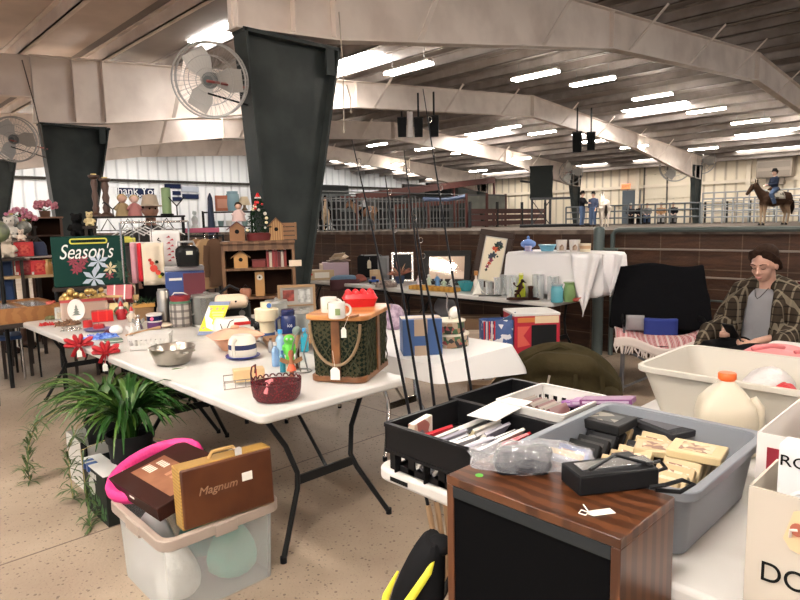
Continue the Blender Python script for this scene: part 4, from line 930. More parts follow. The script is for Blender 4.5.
def ljar(label, p, r, h):
    t = T('lidded_jar', label, 'jar', p)
    MB().lathe([(.1*r, 0), (r*.9, 0), (r, .02), (r, h*.75), (r*.9, h*.8), (.1*r, h*.8)], n=26).build('jar', C('stoneware', (.66, .60, .48), .3), t)
    MB().lathe([(.1*r, h*.8), (r*1.02, h*.8), (r*1.04, h*.86), (r*.9, h*.96), (r*.5, h), (.1*r, h)], n=26).build('lid', C('ivory_lid', (.74, .68, .56), .3), t)
ljar('ivory lidded jar at the back of the maroon printed box', V3((2.03, .30, TZ+.006)), .085, .25)
ljar('squat ivory jar at the front of the maroon printed box', V3((1.86, .33, TZ+.006)), .088, .19)
WAL = C('walnut', (.105, .036, .013), .3, col2=(.05, .016, .006), kind='wave', n=7, st=(1, 1, .12), coat=.1)
SX0, SX1, SY0, SY1, SZ = 1.055, 1.305, .505, .945, .945
t = T('loudspeaker', 'walnut cabinet loudspeaker with a black grille at the front', 'speaker', ((SX0+SX1)/2, (SY0+SY1)/2, 0), 0)
w, d = SX1-SX0, SY1-SY0
m = MB(); m.bx(-w/2, w/2, -d/2, d/2, SZ-.022, SZ); m.bx(-w/2, w/2, -d/2, d/2, 0, .022); m.bx(-w/2, w/2, d/2-.02, d/2, .022, SZ-.022); m.bx(-w/2, w/2, -d/2, -d/2+.02, .022, SZ-.022); m.bx(w/2-.01, w/2, -d/2+.02, d/2-.02, .022, SZ-.022)
m.build('cabinet', WAL, t, bevel=.002)
MB().bx(-w/2+.004, -w/2+.03, -d/2+.02, d/2-.02, .022, SZ-.022).build('grille', C('grille_cloth', (.004, .004, .0045), .9), t, smooth=0)
MB().bx(-w/2+.0, -w/2+.006, -d/2+.02, d/2-.02, SZ-.05, SZ-.022).build('grille_frame', C('grille_frame', (.025, .028, .03), .5), t, smooth=0)
MB().cyl((-w/2+.05, d/2-.06, SZ), (-w/2+.05, d/2-.06, SZ+.0012), .0095, n=18).build('green_sticker', C('sticker_green', (.12, .50, .06), .5), t)
p = G(608, 484, SZ); t = T('tape_player', 'black portable tape player with a chrome band on the wooden speaker', 'player', p, math.radians(58-90))
MB().bx(-.095, .10, -.045, .045, 0, .045).build('body', BLACK, t, bevel=.004)
MB().bx(-.075, .101, -.018, .022, .0445, .05).build('chrome_band', C('bright_band', (.75, .75, .75), .18, metal=.9), t, bevel=.001)
MB().bx(.1, .103, -.018, .022, .0, .05).build('end_badge', MATS['bright_band'], t)
MB().bx(.05, .10, .046, .075, .002, .042).build('handle_block', BLACK, t, bevel=.004)
pts = [G(590, 470, SZ+.07), G(615, 455, SZ+.07), G(645, 463, SZ+.05), G(655, 472, SZ+.03), G(666, 468, SZ+.03), G(660, 461, SZ+.035), G(648, 464, SZ+.05)]
m = MB().tube([q-p for q in pts], .0042, 8); o = m.build('power_cord', BLACK); tag(o, 'black cord looping behind the black tape player', 'cord', p, 0)
pts = [G(650, 487, SZ+.02), G(665, 485, SZ+.03), G(682, 480, SZ+.03), G(694, 484, SZ+.025), G(680, 492, SZ+.012), G(655, 490, SZ+.012)]
o = MB().tube([q-p for q in pts], .005, 8).build('power_cord', BLACK); tag(o, 'thick black cord loop hanging off the right end of the speaker', 'cord', p, 0)
p = G(593, 514, SZ); t = T('price_tag', 'white price tag on a looped string lying on the speaker', 'tag', p, -.55)
MB().prism([(-.004, -.011), (.045, -.011), (.045, .011), (-.004, .011), (-.012, 0)], .001, .0022).build('card', PAPER, t, smooth=0)
MB().tube([(-.006, 0, .003), (-.02, .012, .006), (-.03, .004, .004), (-.02, -.006, .003), (-.008, .004, .004), (-.002, .035, .004)], .0013, 6).build('string', PAPER, t)
p = G(522, 470, SZ); t = T('bagged_device', 'black gadget inside a clear plastic bag lying on the wooden speaker', 'gadget', p, math.radians(-46))
m = MB(); m.loft([[(x, y, z) for x, y in rrect(.14*k, .075*k, .02)] for z, k in ((.0, .9), (.02, 1), (.045, .9), (.055, .7))]); m.sph((.04, 0, .045), (.035, .032, .02)); m.build('gadget', C('charcoal', (.035, .037, .042), .35), t, remesh=.004, sm=2)
r = random.Random(31); m = MB(); rings = []
for i in range(13):
    a = i/12; x = -.125+.29*a; k = (math.sin(PI*min(max(.06+.9*a, 0), 1)))**.55
    rings.append([(x+.012*(r.random()-.5), .062*math.cos(b)*(.55+.55*k)*(1+.35*(r.random()-.5)), max(.001, .034+.034*math.sin(b)*k*(1+.5*(r.random()-.5)))) for b in [2*PI*j/14 for j in range(14)]])
m.loft(rings); m.build('clear_bag', glass('crinkle_film', (.92, .92, .95), .06, .17, bump=28), t, smooth=15)
p = V3((1.055, 1.04, 0)); t = T('carry_bag', 'black carry bag with yellow piping leaning on the wooden speaker', 'bag', p, math.atan2(p.y, p.x)-PI/2)
m = MB(); m.loft([[(-.07+.07*k+w_*math.cos(b), .06*math.sin(b), z) for b in [2*PI*j/14 for j in range(14)]] for z, k, w_ in ((0, 0, .085), (.3, .2, .09), (.55, .75, .08), (.66, 1.1, .06), (.73, 1.4, .04), (.755, 1.5, .02))]); m.build('body', BLACKF, t, sub=1)
MB().tube([(-.155, -.045, .2), (-.125, -.055, .45), (-.085, -.056, .63), (-.055, -.052, .69)], [.009, .011, .009, .003], 8, sq=.5).build('piping', C('yellow_trim', (.72, .68, .05), .5), t)
MB().tube([(-.07, -.065, .575), (-.03, -.07, .62), (.02, -.06, .69), (.04, -.05, .735)], [.006, .011, .009, .002], 8, sq=.5).build('piping', MATS['yellow_trim'], t)
MB().tube([(-.04, -.07, .3), (-.035, -.072, .42), (-.03, -.072, .5)], .005, 8, sq=.5).build('piping', MATS['yellow_trim'], t)
MB().sph((.05, -.01, .735), (.035, .035, .025)).build('strap_pad', BLACKF, t)
rods = [((376, 246), (409, 411), (352, 140), 'thin black fishing rod at the left of the five leaning rods'), ((397, 259), (421, 407), (385, 175), 'second black fishing rod from the left, among the leaning rods'),
        ((417, 254), (434, 403), (404, 150), 'middle black fishing rod of the five, with a white tip guide'), ((423, 268), (449.6, 398), (414, 210), 'fourth black fishing rod from the left, in front of the cake stand'), ((447, 241), (471, 389), (423, 89), 'longest black fishing rod, at the right of the five leaning rods')]
for i, (a, b, c, lab) in enumerate(rods):
    dep = 2.66+.02*i
    A, B, Cc = GD(*a, dep), GD(*b, dep), GD(*c, dep)
    foot = B+(B-A)*((B.z-.002)/(A.z-B.z))
    t = T('fishing_rod', lab, 'fishing rod', foot, 0, 'fishing rods leaning behind the black trays')
    MB().tube([(0, 0, 0), B-foot, A-foot, Cc-foot], [.0085, .0068, .0046, .0018], 8).build('blank', C('rod_black', (.012, .012, .014), .3), t)
    MB().tube([(0, 0, 0), (B-foot)*.45], [.013, .012], 8).build('grip', C('cork', (.35, .22, .12), .7), t)
    for j, q in enumerate((.35, .8)):
        pp = (A-foot)*(1-q)+(Cc-foot)*q if i != 3 else (A-foot)*(1-q*.6)+(Cc-foot)*q*.6
        MB().tube([tuple(pp+AX*(.009*math.cos(u)+.009)+V3((0, 0, .012*math.sin(u)))) for u in [2*PI*v/10 for v in range(10)]], .0014, 5, closed=True).build('line_guide', CHROME, t)
BX0, BX1, BY0, BY1, BH = .86, 1.40, 2.22, 2.80, .355
TOTE = glass('tote_clear', (.86, .87, .86), .25, .24)
t = T('storage_tote', 'clear plastic tote with a beige rim, full of white and mint bundles', 'tote', ((BX0+BX1)/2, (BY0+BY1)/2, 0), 0)
w, d = BX1-BX0, BY1-BY0
openbox(MB(), w-.05, d-.05, BH-.01, .004, .04, .045).build('body', TOTE, t)
m = MB(); r0 = rrect(w, d, .06); r1 = rrect(w-.06, d-.06, .04)
m.loft([[(x, y, BH-.045) for x, y in r0], [(x, y, BH) for x, y in r0], [(x, y, BH) for x, y in r1], [(x, y, BH-.03) for x, y in r1]], closed=True); m.build('rim', C('rim_beige', (.35, .285, .24), .45), t, bevel=.004)
MB().bx(-w/2-.004, -w/2+.012, -.07, .07, BH-.055, BH-.004).build('latch', MATS['rim_beige'], t, bevel=.004)
MB().bx(-.05, .05, -d/2-.004, -d/2+.012, BH-.055, BH-.004).build('latch', MATS['rim_beige'], t, bevel=.004)
lump('tissue_bundle', 'white tissue bundle pressed against the near corner of the clear tote', V3((.99, 2.40, .012)), 0, .2, .2, .24, C('white_tissue', (.86, .84, .80), .8, bump=.6, bn=30), 'tissue', 11)
lump('mint_cloth', 'mint green cloth bundle inside the clear tote, right side', V3((1.24, 2.40, .012)), .3, .26, .22, .24, C('mint', (.12, .48, .38), .7, bump=.5, bn=20), 'cloth', 12)
lump('white_bundle', 'pale padded bundle at the left inside the clear tote', V3((1.0, 2.66, .012)), .3, .22, .22, .29, C('pale_pad', (.72, .70, .70), .8, bump=.3, bn=12), 'cloth', 13)
lump('teal_cloth', 'teal cloth bundle deep inside the clear tote', V3((1.22, 2.66, .012)), .3, .26, .22, .24, C('teal_cl', (.10, .32, .30), .8, bump=.3, bn=12), 'cloth', 14)
t = T('game_box', 'flat dark brown game box with a tan title panel, on the clear tote', 'box', (1.07, 2.62, BH+.012), math.radians(3))
tl = math.radians(12)
MB().at(ry=-tl).bx(-.155, .215, -.235, .235, .035, .095).build('carton', C('box_brown', (.035, .013, .010), .4), t, bevel=.003)
MB().at(ry=-tl).bx(-.075, .09, -.20, .175, .0952, .0962).build('title_panel', C('panel_tan', (.28, .12, .06), .5, col2=(.20, .07, .035), n=6), t, smooth=0)
for i, (x, y0, y1, h_) in enumerate(((-.03, .08, .155, .045), (.03, .06, .155, .035))):
    for j in range(5): MB().at(ry=-tl).bx(x, x+h_*.9, y0+j*.017, y0+j*.017+.011, .0964, .0968).build('title_letter', C('title_white', (.75, .68, .60), .5), t, smooth=0)
for j in range(4): MB().at(ry=-tl).bx(.0, .04, -.16+j*.045, -.135+j*.045, .0964, .0968).build('title_letter', C('title_rust', (.45, .22, .13), .5), t, smooth=0)
MB().at(ry=-tl).bx(-.157, -.1545, -.02, .02, .07, .078).build('sticker', PAPER, t, smooth=0)
t = T('game_case', 'upright brown leather case with tan edges standing on the clear tote', 'case', (1.165, 2.275, BH), math.radians(-6))
L2 = C('case_leather', (.105, .032, .010), .38, col2=(.07, .019, .006), n=5)
MB().at(rx=-.06).bx(-.195, .195, -.05, -.006, .004, .245).build('front_shell', L2, t, bevel=.008)
MB().at(rx=-.06).bx(-.195, .195, .006, .05, .004, .245).build('back_shell', L2, t, bevel=.008)
TANE = C('tan_edge', (.46, .28, .07), .45, col2=(.33, .19, .045), kind='bands', n=22, rot=(PI/2, 0, PI/2))
MB().at(rx=-.06).bx(-.199, .196, -.042, .042, 0, .249).build('tan_edge', TANE, t, bevel=.004)
MB().at(rx=-.06).tube([(-.06, 0, .25), (-.045, 0, .275), (.045, 0, .275), (.06, 0, .25)], .008, 8).build('handle', C('handle_tan', (.45, .28, .10), .4), t)
ptag(t, (.05, -.03, .25), .03, .035, (.02, 0, .27), mat_=WHITE)
MB().at(rx=-.06).bx(.055, .10, -.0525, -.0505, .135, .17).build('price_sticker', PAPER, t, smooth=0)
text('lettering', 'Magnum', .048, C('gilt', (.30, .17, .10), .5), t, (-.055, -.060, .15), (PI/2+.06, 0, 0), shear=.25)
p = V3((1.10, 2.80, BH)); t = T('pink_hat', 'hot pink quilted round bag with a floral lining tucked behind the game box', 'bag', p, 0)
HP = C('hot_pink', (.72, .035, .22), .6, bump=.4, bn=30)
MB().tube([(.20*math.cos(a)-.02, .15*math.sin(a)-.02, .075+.03*math.sin(a*1)+.05*math.cos(a)) for a in [2*PI*i/24 for i in range(24)]], .030, 10, closed=True, sq=.8).build('brim', HP, t)
m = MB().lathe([(.02, .055), (.12, .06), (.16, .075), (.16, .08), (.12, .068), (.02, .062)], n=24); m.build('lining', C('floral_lining', (.72, .62, .62), .7, cols=[(.75, .68, .68), (.6, .12, .25), (.8, .75, .74)], kind='vor', n=28), t)
MB().lathe([(.02, .012), (.12, .014), (.165, .055), (.13, .05), (.02, .05)], n=24).build('underside', C('violet', (.16, .08, .30), .6), t)
bbx = carton('printed_box', 'black printed cardboard box with wolf artwork, under the largest plant', (1.0, 3.62), .40, .36, 0, .275, C('box_black', (.02, .022, .02), .5))
for z in (.12, .17): pass
MB().at((-.203, .03, .165), 0, 0, PI/2).lathe([(.035, 0), (.05, 0), (.05, .001), (.035, .001)], n=20).build('emblem', C('emblem_w', (.5, .5, .48), .5), bbx)
for i in range(5): MB().bx(-.2022, -.2005, .06-.05*i*.5, .075-.05*i*.5, .215, .245).build('print_letter', C('print_w', (.6, .6, .58), .5), bbx, smooth=0)
m = MB(); r = random.Random(4)
for i in range(30):
    y = r.uniform(-.17, .17); z = r.uniform(.01, .10); m.prism([(y-.012, z), (y+.012, z), (y+r.uniform(-.02, .02), z+.04)], -.2022, -.2005, 'x')
m.build('grass_print', C('print_g', (.05, .13, .04), .6), bbx, smooth=0)
m = MB(); m.bx(-.21, -.10, -.185, .185, .275, .28); m.build('flap', C('flap_w', (.62, .62, .60), .6), bbx, smooth=0)
for y in (.06, .12): MB().bx(-.213, -.16, y-.014, y+.014, .24, .283).build('blue_tape', BLUE, bbx, smooth=0)
wb = carton('printed_box', 'white cardboard box with black edge behind the black printed box', (1.06, 4.12), .38, .38, 0, .30, C('box_grey_white', (.60, .58, .54), .6))
MB().bx(-.194, -.186, -.20, -.10, 0, .302).build('black_edge', INK, wb, smooth=0)
def plant(label, p, potr, poth, n, L, seed, upb=.7, wid=.014, z0=0, cols=None, name='spider_plant'):
    r = random.Random(seed); t = T(name, label, 'plant', p)
    MB().lathe([(.1*potr, 0), (potr*.75, 0), (potr, poth), (potr*1.05, poth), (potr*1.05, poth*.9), (potr*.92, poth*.92), (.1*potr, poth*.9)], n=20).build('pot', C('pot_black', (.015, .015, .016), .5), t)
    for ci, cm in enumerate(cols or [C('leaf_a', (.016, .055, .010), .38), C('leaf_b', (.05, .11, .014), .4)]):
        m = MB()
        for i in range(n if ci == 0 else n//2):
            a = r.random()*2*PI; l = L*r.uniform(.55, 1.1); up = r.uniform(.35, 1.1)*upb; w = wid*r.uniform(.7, 1.2)
            dx, dy = math.cos(a), math.sin(a); pts = []; prev = V3((dx*potr*.3, dy*potr*.3, poth*.9)); ang = math.atan2(up, .55)+.35; K = 7
            for k_ in range(K+1):
                pts.append(prev.copy()); prev = prev+V3((dx*math.cos(ang), dy*math.cos(ang), math.sin(ang)))*(l/K); ang -= r.uniform(.30, .44)
            vs = []; fs = []
            for k_, q in enumerate(pts):
                ww = w*math.sin(PI*(.12+.86*k_/K))**.7
                s_ = V3((-dy, dx, 0))*ww
                if z0+q.z+p[2] < .01: q.z = .012-p[2]
                vs += [tuple(q-s_+V3((0, 0, ww*.5))), tuple(q), tuple(q+s_+V3((0, 0, ww*.5)))]
            for k_ in range(K): 
                b = k_*3; fs += [(b, b+1, b+4, b+3), (b+1, b+2, b+5, b+4)]
            m._a(vs, fs)
        m.build('leaves', cm, t)
    return t
plant('largest spider plant, dark arching leaves, standing on the black printed box', V3((1.20, 3.42, .012)), .12, .42, 95, .60, 21, 2.3, .013, .0)
plant('spider plant with paler leaves behind the largest plant, on the white box', V3((1.24, 3.92, .012)), .12, .38, 65, .60, 22, 2.0, .012, 0, cols=[C('leaf_c', (.03, .085, .013), .4), C('leaf_d', (.09, .16, .028), .4)])
def runner(label, pts, seed, n=9):
    r = random.Random(seed); p0 = V3(pts[-1]); p0.z = 0; t = T('plant_runner', label, 'plant', p0)
    P = [V3(q)-p0 for q in pts]
    MB().tube(P, .0028, 5).build('stem', C('stem_tan', (.32, .26, .10), .6), t)
    m = MB()
    for i in range(n):
        u = (.35+.65*i/(n-1))*(len(P)-1); k_ = min(int(u), len(P)-2); c = P[k_].lerp(P[k_+1], u-k_)
        for j in range(9):
            a = r.random()*2*PI; e = r.uniform(-.3, 1.1); l = r.uniform(.06, .12); dv = V3((math.cos(a)*math.cos(e), math.sin(a)*math.cos(e), math.sin(e)))
            s_ = V3((-math.sin(a), math.cos(a), 0))*.006
            mid = c+dv*l*.6; tip = c+dv*l+V3((0, 0, -.02))
            for q in (mid, tip): q.z = max(q.z, .006)
            m._a([tuple(c-s_*.5), tuple(c+s_*.5), tuple(mid+s_), tuple(tip), tuple(mid-s_)], [(0, 1, 2, 4), (4, 2, 3)])
    m.build('leaves', C('leaf_e', (.06, .105, .028), .5), t)
runner('trailing plantlets reaching the bare floor furthest left of the pots', [(1.2, 3.95, .42), (1.02, 4.12, .44), (.92, 4.22, .36), (.88, 4.25, .22), (.86, 4.25, .10), (.86, 4.2, .02)], 41, 12)
runner('hanging plantlets trailing in front of the white box', [(1.2, 3.9, .42), (1.06, 3.86, .40), (.98, 3.80, .28), (.97, 3.76, .15), (.96, 3.70, .03)], 42, 7)
runner('plantlets lying on the floor before the black printed box', [(1.15, 3.5, .40), (.97, 3.52, .36), (.96, 3.46, .18), (.95, 3.40, .04), (.93, 3.32, .012)], 43, 6)
runner('plantlet trailing on the floor under the middle table legs', [(1.3, 3.35, .38), (1.45, 3.25, .33), (1.5, 3.2, .15), (1.5, 3.15, .03)], 44, 5)
def second(name, label, px, py, cat, z=.745, dist=None):
    p, rz, s = F(px, py, z); return T(name, label, cat, p, rz), s
P2 = lambda x, y: (V3((x, y, .745)), math.atan2(y, x)-PI/2)
GREYGL = glass('smoked_glass', (.45, .45, .42), .06, .45)
def canister(label, x, y, r, h, gm, lm, name='glass_canister'):
    p, rz = P2(x, y); t = T(name, label, 'canister', p, rz)
    MB().lathe([(.1*r, 0), (r, 0), (r*1.03, h*.5), (r, h*.85), (r*.94, h*.86), (r*.95, .008), (.1*r, .008)], n=22).build('jar', gm, t)
    MB().lathe([(.1*r, h*.86), (r*1.03, h*.86), (r*1.0, h*.93), (.1*r, h*.95)], n=22).build('lid', lm, t)
    MB().sph((0, 0, h*.97), (r*.2, r*.2, h*.05)).build('knob', lm, t)
    return t
def XY(px, dep): 
    p = GD(px, 280, dep); return p.x, p.y
x, y = XY(275, 4.75); canister('large grey glass canister with lid, beside the framed photo case', x, y, .085, .24, glass('canister_gl', (.62, .62, .57), .12, .6), C('pewter_lid', (.42, .42, .40), .3, metal=.5))
x, y = XY(300, 4.58); canister('smaller smoky glass canister in front of the framed photo case', x, y, .055, .17, glass('canister_gl2', (.50, .52, .50), .12, .55), MATS['pewter_lid'])
x, y = XY(205, 5.12); canister('wide smoked glass jar behind the yellow boxed kit', x, y, .12, .26, GREYGL, C('smoke_lid', (.2, .19, .17), .3))
x, y = XY(296, 4.95); p, rz = P2(x, y); t = T('photo_frame', 'wooden frame of small photographs standing behind the glass canisters', 'frame', p, rz)
for nm, b in (('rail', (-.15, .15, -.012, .012, 0, .022)), ('rail', (-.15, .15, -.012, .012, .30, .322)), ('stile', (-.15, -.13, -.012, .012, .022, .30)), ('stile', (.13, .15, -.012, .012, .022, .30)), ('rail', (-.13, .13, -.010, .010, .15, .16))): MB().bx(*b).build(nm, C('frame_oak', (.30, .18, .09), .45), t)
MB().bx(-.13, .13, .0, .008, .022, .30).build('mat_board', C('mat_grey', (.30, .28, .25), .6), t)
for (x0, x1, z0, z1, c) in ((-.11, -.02, .19, .28, (.35, .07, .05)), (.01, .11, .175, .285, (.5, .5, .48)), (-.11, -.03, .04, .13, (.15, .14, .13)), (.01, .1, .035, .14, (.42, .40, .36))): MB().bx(x0, x1, -.002, 0, z0, z1).build('photograph', C('photo_%d' % int(x0*100+z0*1000), c, .4, col2=tuple(q*.4 for q in c), n=18), t, smooth=0)
x, y = XY(292, 4.2); p, rz = P2(x, y); t = T('wooden_board', 'flat tan wooden board lying before the framed photo case', 'board', p, rz+.2)
MB().bx(-.2, .2, -.12, .12, 0, .03).build('board', C('board_tan', (.40, .24, .12), .5), t, bevel=.004)
MB().bx(-.2, .2, -.122, .122, .03, .036).build('edge', C('board_edge', (.30, .16, .08), .5), t, bevel=.003)
x, y = XY(236, 5.0); p, rz = P2(x, y); t = T('lunch_box', 'black box with a pale emblem right of the smoked glass jar', 'box', p, rz-.1)
MB().bx(-.10, .10, -.06, .06, 0, .17).build('body', C('blackgrey', (.03, .034, .032), .4), t, bevel=.01); MB().bx(-.10, .10, -.06, .06, .172, .185).build('lid', BLACK, t, bevel=.006)
MB().cyl((.04, -.064, .1), (.04, -.060, .1), .025, n=18).build('emblem', C('greylab', (.25, .25, .24), .4), t)
x, y = XY(240, 4.68); p, rz = P2(x, y); lump('cable_tangle', 'tangle of black straps and cords behind the beige machine', p, rz, .34, .2, .11, C('tangle', (.02, .02, .022), .5, col2=(.3, .3, .3), n=35, lo=.55, hi=.7), 'cords', 21)
x, y = XY(252, 4.9); p, rz = P2(x, y); lump('green_cloth', 'folded green cloth in front of the bookcase shelf', p, rz, .24, .14, .06, C('greencl', (.05, .22, .12), .7), 'cloth', 22)
x, y = XY(248, 4.25); p, rz = P2(x, y); tag(MB().prism([(-.07, 0), (.07, 0), (.02, .1), (-.03, .11)], -.002, .002, 'y').at().build('folded_card', PAPER), 'white folded card standing behind the beige machine', 'card', p, rz+.2)
x, y = XY(268, 4.9); p, rz = P2(x, y)
t = T('tablecloth', 'plain white plastic tablecloth under the floral cake stand', 'tablecloth', (2.86, 3.22, .742), 0)
m = MB(); w, d = .74, 1.86; rings = []
for z, k in ((.004, 0), (.004, .0), (-.05, .012), (-.10, .02)):
    rings.append([(x*(1+k*2/w)+(.10*(-z/.10)*(1 if z < 0 else 0) if x > .2 and y < -.6 else 0), y*(1+k*2/d)-(.02*(-z/.1) if y < -.6 else 0), z*(1.9 if x > .2 and y < -.6 else 1.0)+(.004*math.sin(9*(x+y)) if z < 0 else 0)) for x, y in rrect(w+.012, d+.012, .06, 6)])
m.loft([[(x*.98, y*.98, .004) for x, y in rrect(w, d, .06, 6)]]+rings[1:], cap=False); m._a([(x*.98, y*.98, .004) for x, y in rrect(w, d, .06, 6)], [tuple(range(28))])
m.build('cloth', C('cloth_white', (.78, .77, .76), .5), t)
t = T('taped_box', 'blue box with brown tape strips beside the picnic basket', 'box', (2.68, 2.60, .747), math.radians(-38))
MB().bx(-.12, .12, -.09, .09, 0, .22).build('carton', C('box_blue', (.035, .085, .22), .5), t, bevel=.003)
for (x0, x1, z0, z1) in ((-.05, .03, .12, .222), (-.05, .03, -.001, .06)): MB().bx(x0, x1, -.0925, -.0895, z0, z1).build('tape', C('tape_tan', (.38, .28, .20), .4), t, smooth=0)
MB().bx(-.122, .122, -.05, .05, .2195, .2225).build('tape', MATS['tape_tan'], t, smooth=0)
t = T('cake_stand', 'two tiered floral tin cake stand on the white tablecloth', 'stand', (2.97, 2.62, .747), 0)
FLO = C('floral_tin', (.3, .2, .1), .4, cols=[(.02, .03, .02), (.35, .20, .12), (.05, .12, .05), (.45, .35, .25), (.30, .06, .06), (.03, .03, .03)], kind='vor', n=38)
MB().lathe([(.01, 0), (.125, 0), (.125, .075), (.01, .075)], n=26).build('tin', FLO, t)
MB().lathe([(.01, .075), (.13, .075), (.13, .085), (.01, .086)], n=26).build('lid', C('cream_lid', (.68, .62, .50), .35), t)
MB().lathe([(.01, .086), (.10, .086), (.10, .16), (.01, .16)], n=26).build('tin', FLO, t)
MB().lathe([(.01, .16), (.106, .16), (.106, .168), (.01, .17)], n=26).build('lid', MATS['cream_lid'], t)
MB().tube([(0, 0, .16), (0, 0, .20), (-.02, 0, .24), (-.015, 0, .32), (-.03, 0, .345)], .005, 6).build('finial', SILVER, t)
tag(MB().sph((0, 0, .04), (.045, .03, .04)).build('ceramic_bird', WHITEC), 'white ceramic bird sitting on the floral cake stand', 'figurine', (3.01, 2.61, .917), 0)
t = T('basket_bowl', 'round tan woven bowl between the blue box and cake stand', 'bowl', (2.92, 2.88, .747), 0)
MB().lathe([(.01, 0), (.07, 0), (.10, .05), (.105, .055), (.095, .052), (.06, .01), (.01, .008)], n=22).build('bowl', C('woven_tan', (.45, .27, .15), .7), t)
BZ = .745
def K(px, x, z=BZ, dz=0):
    """place on the back table: image column px, distance x from the aisle"""
    d = ray(px, 290); k = x/d.x; p = EYE+d*k; p.z = z+dz
    return p, math.atan2(p.y, p.x)-PI/2, (p-EYE).dot(AZ)/FPX
ya, yb = K(604, 5.45)[0].y, K(508, 5.45)[0].y
t = T('display_cloth', 'white cloth draped over a raised display at the right end of the back table', 'cloth', (5.655, (ya+yb)/2, BZ), 0)
w, d, h = .47, yb-ya, .475
m = MB(); rings = []
base = rrect(w, d, .03, 8)
for i, (z, k) in enumerate(((h, 0), (h-.02, .012), (h*.6, .02), (h*.3, .03), (.005, .045))):
    rings.append([(x*(1+k*2/w)+(.012*math.sin(j*1.7)*k*20 if i > 1 else 0), y*(1+k*2/d)+(.010*math.sin(j*1.3+1)*k*20 if i > 1 else 0), z) for j, (x, y) in enumerate(base)])
m.loft(rings[::-1]); m.build('drape', C('cloth_bright', (.78, .76, .76), .7, bump=.15, bn=8), t, sub=1)
for (ya_, yb_, ln, ox) in ((-d/2+.30, -d/2-.02, .60, -.31), (-d/2+.02, -d/2-.20, .40, -.22)):
    m = MB().grid(lambda u, v: (ox-.03*v-.03*math.sin(9*u+2*v), (ya_+(yb_-ya_)*(.5+(u-.5)*(1-.62*v))), h-.012-ln*v*(.55+.45*math.sin(PI*u))), 14, 12); m.build('hanging_corner', MATS['cloth_bright'], t, solid=.006)
CZ = BZ+h+.004
def top(px, x): return K(px, x, CZ)
p, rz, s = top(528, 5.42); t = T('candy_dish', 'blue glass lidded candy dish at the left end of the draped display', 'dish', p, rz)
HB = glass('blue_hobnail', (.22, .36, .75), .1, .8)
MB().lathe([(.01, 0), (.05, 0), (.03, .02), (.075, .05), (.08, .075), (.07, .075), (.02, .03)], n=20).build('bowl', HB, t); MB().lathe([(.08, .076), (.07, .095), (.035, .115), (.012, .12), (.015, .14), (.004, .155)], n=20).build('lid', HB, t)
p, rz, s = top(528, 5.34); tag(MB().lathe([(.01, 0), (.03, 0), (.036, .05), (.03, .055), (.01, .055)], n=16).build('votive_cup', glass('lilac_glass', (.7, .65, .8), .1, .6)), 'pale lilac cup before the blue candy dish', 'cup', p, rz)
p, rz, s = top(547, 5.45); t = T('glass_bowl', 'light blue oval glass bowl between the candy dish and tumblers', 'bowl', p, rz)
MB().lathe([(.01, 0), (.06, 0), (.085, .055), (.088, .06), (.08, .06), (.055, .01), (.01, .008)], n=22).build('bowl', glass('aqua_glass', (.25, .62, .80), .08, .75), t); MB().lathe([(.082, .055), (.092, .058), (.092, .066), (.082, .064)], n=22).build('rim', glass('aqua_glass2', (.4, .75, .9), .08, .8), t)
TUM = C('tumbler', (.62, .58, .55), .25)
for i, (px, lab) in enumerate(((561, 'left tumbler with brown print on the draped display'), (574, 'right tumbler with brown print, beside the cream bowl'))):
    p, rz, s = top(px, 5.42+.04*i); t = T('print_tumbler', lab, 'tumbler', p, rz)
    MB().lathe([(.01, 0), (.046, 0), (.055, .115), (.051, .115), (.043, .006), (.01, .006)], n=20).build('cup', TUM, t)
    MB().prism([(-.02, .015), (.02, .015), (.025, .05), (.005, .075), (-.02, .05)], -.056, -.048, 'y').build('print', C('sepia', (.22, .12, .07), .5, col2=(.4, .3, .22), n=40), t)
p, rz, s = top(584.5, 5.46); t = T('patterned_bowl', 'small cream bowl with a tan pattern at the right of the tumblers', 'bowl', p, rz)
MB().lathe([(.01, 0), (.05, 0), (.055, .08), (.051, .08), (.046, .008), (.01, .008)], n=20).build('bowl', C('cream_pat', (.62, .55, .40), .4), t); MB().lathe([(.0515, .03), (.0535, .03), (.0545, .06), (.0525, .06)], n=20).build('band', C('tan_band', (.45, .28, .16), .4), t)
def vase(name, label, px, x, prof, mat_, cat='vase', extra=None):
    p, rz, s = K(px, x); t = T(name, label, cat, p, rz)
    MB().lathe(prof, n=22).build('body', mat_, t)
    if extra: MB().lathe(extra[0], n=22).build(extra[2], extra[1], t)
    return t
CG = glass('crystal', (.86, .88, .88), .04, .42)
def cylp(r, h): return [(.01, 0), (r, 0), (r, h), (r*.92, h), (r*.9, .012), (.01, .012)]
rimp = lambda r, h: [(r*.9, h), (r*1.04, h), (r*1.04, h+.006), (r*.9, h+.006)]
for px, x, r, h, lab in ((512, 5.27, .055, .22, 'clear glass cylinder vase left of the dancing figure'), (538, 5.34, .06, .24, 'tall clear cylinder vase behind the wooden stump'), (553, 5.33, .055, .23, 'clear cylinder vase behind the teal candle jar')):
    vase('glass_vase', lab, px, x, cylp(r, h), CG, extra=(rimp(r, h), CG, 'rim'))
vase('glass_bottle', 'yellow green glass bottle behind the dancing figure', 521, 5.30, [(.01, 0), (.045, 0), (.05, .05), (.04, .12), (.022, .16), (.02, .22), (.028, .235), (.01, .235)], glass('chartreuse', (.72, .78, .08), .08, .8), 'bottle', extra=([(.01, .235), (.022, .235), (.022, .255), (.01, .255)], C('stopper', (.7, .7, .4), .3), 'stopper'))
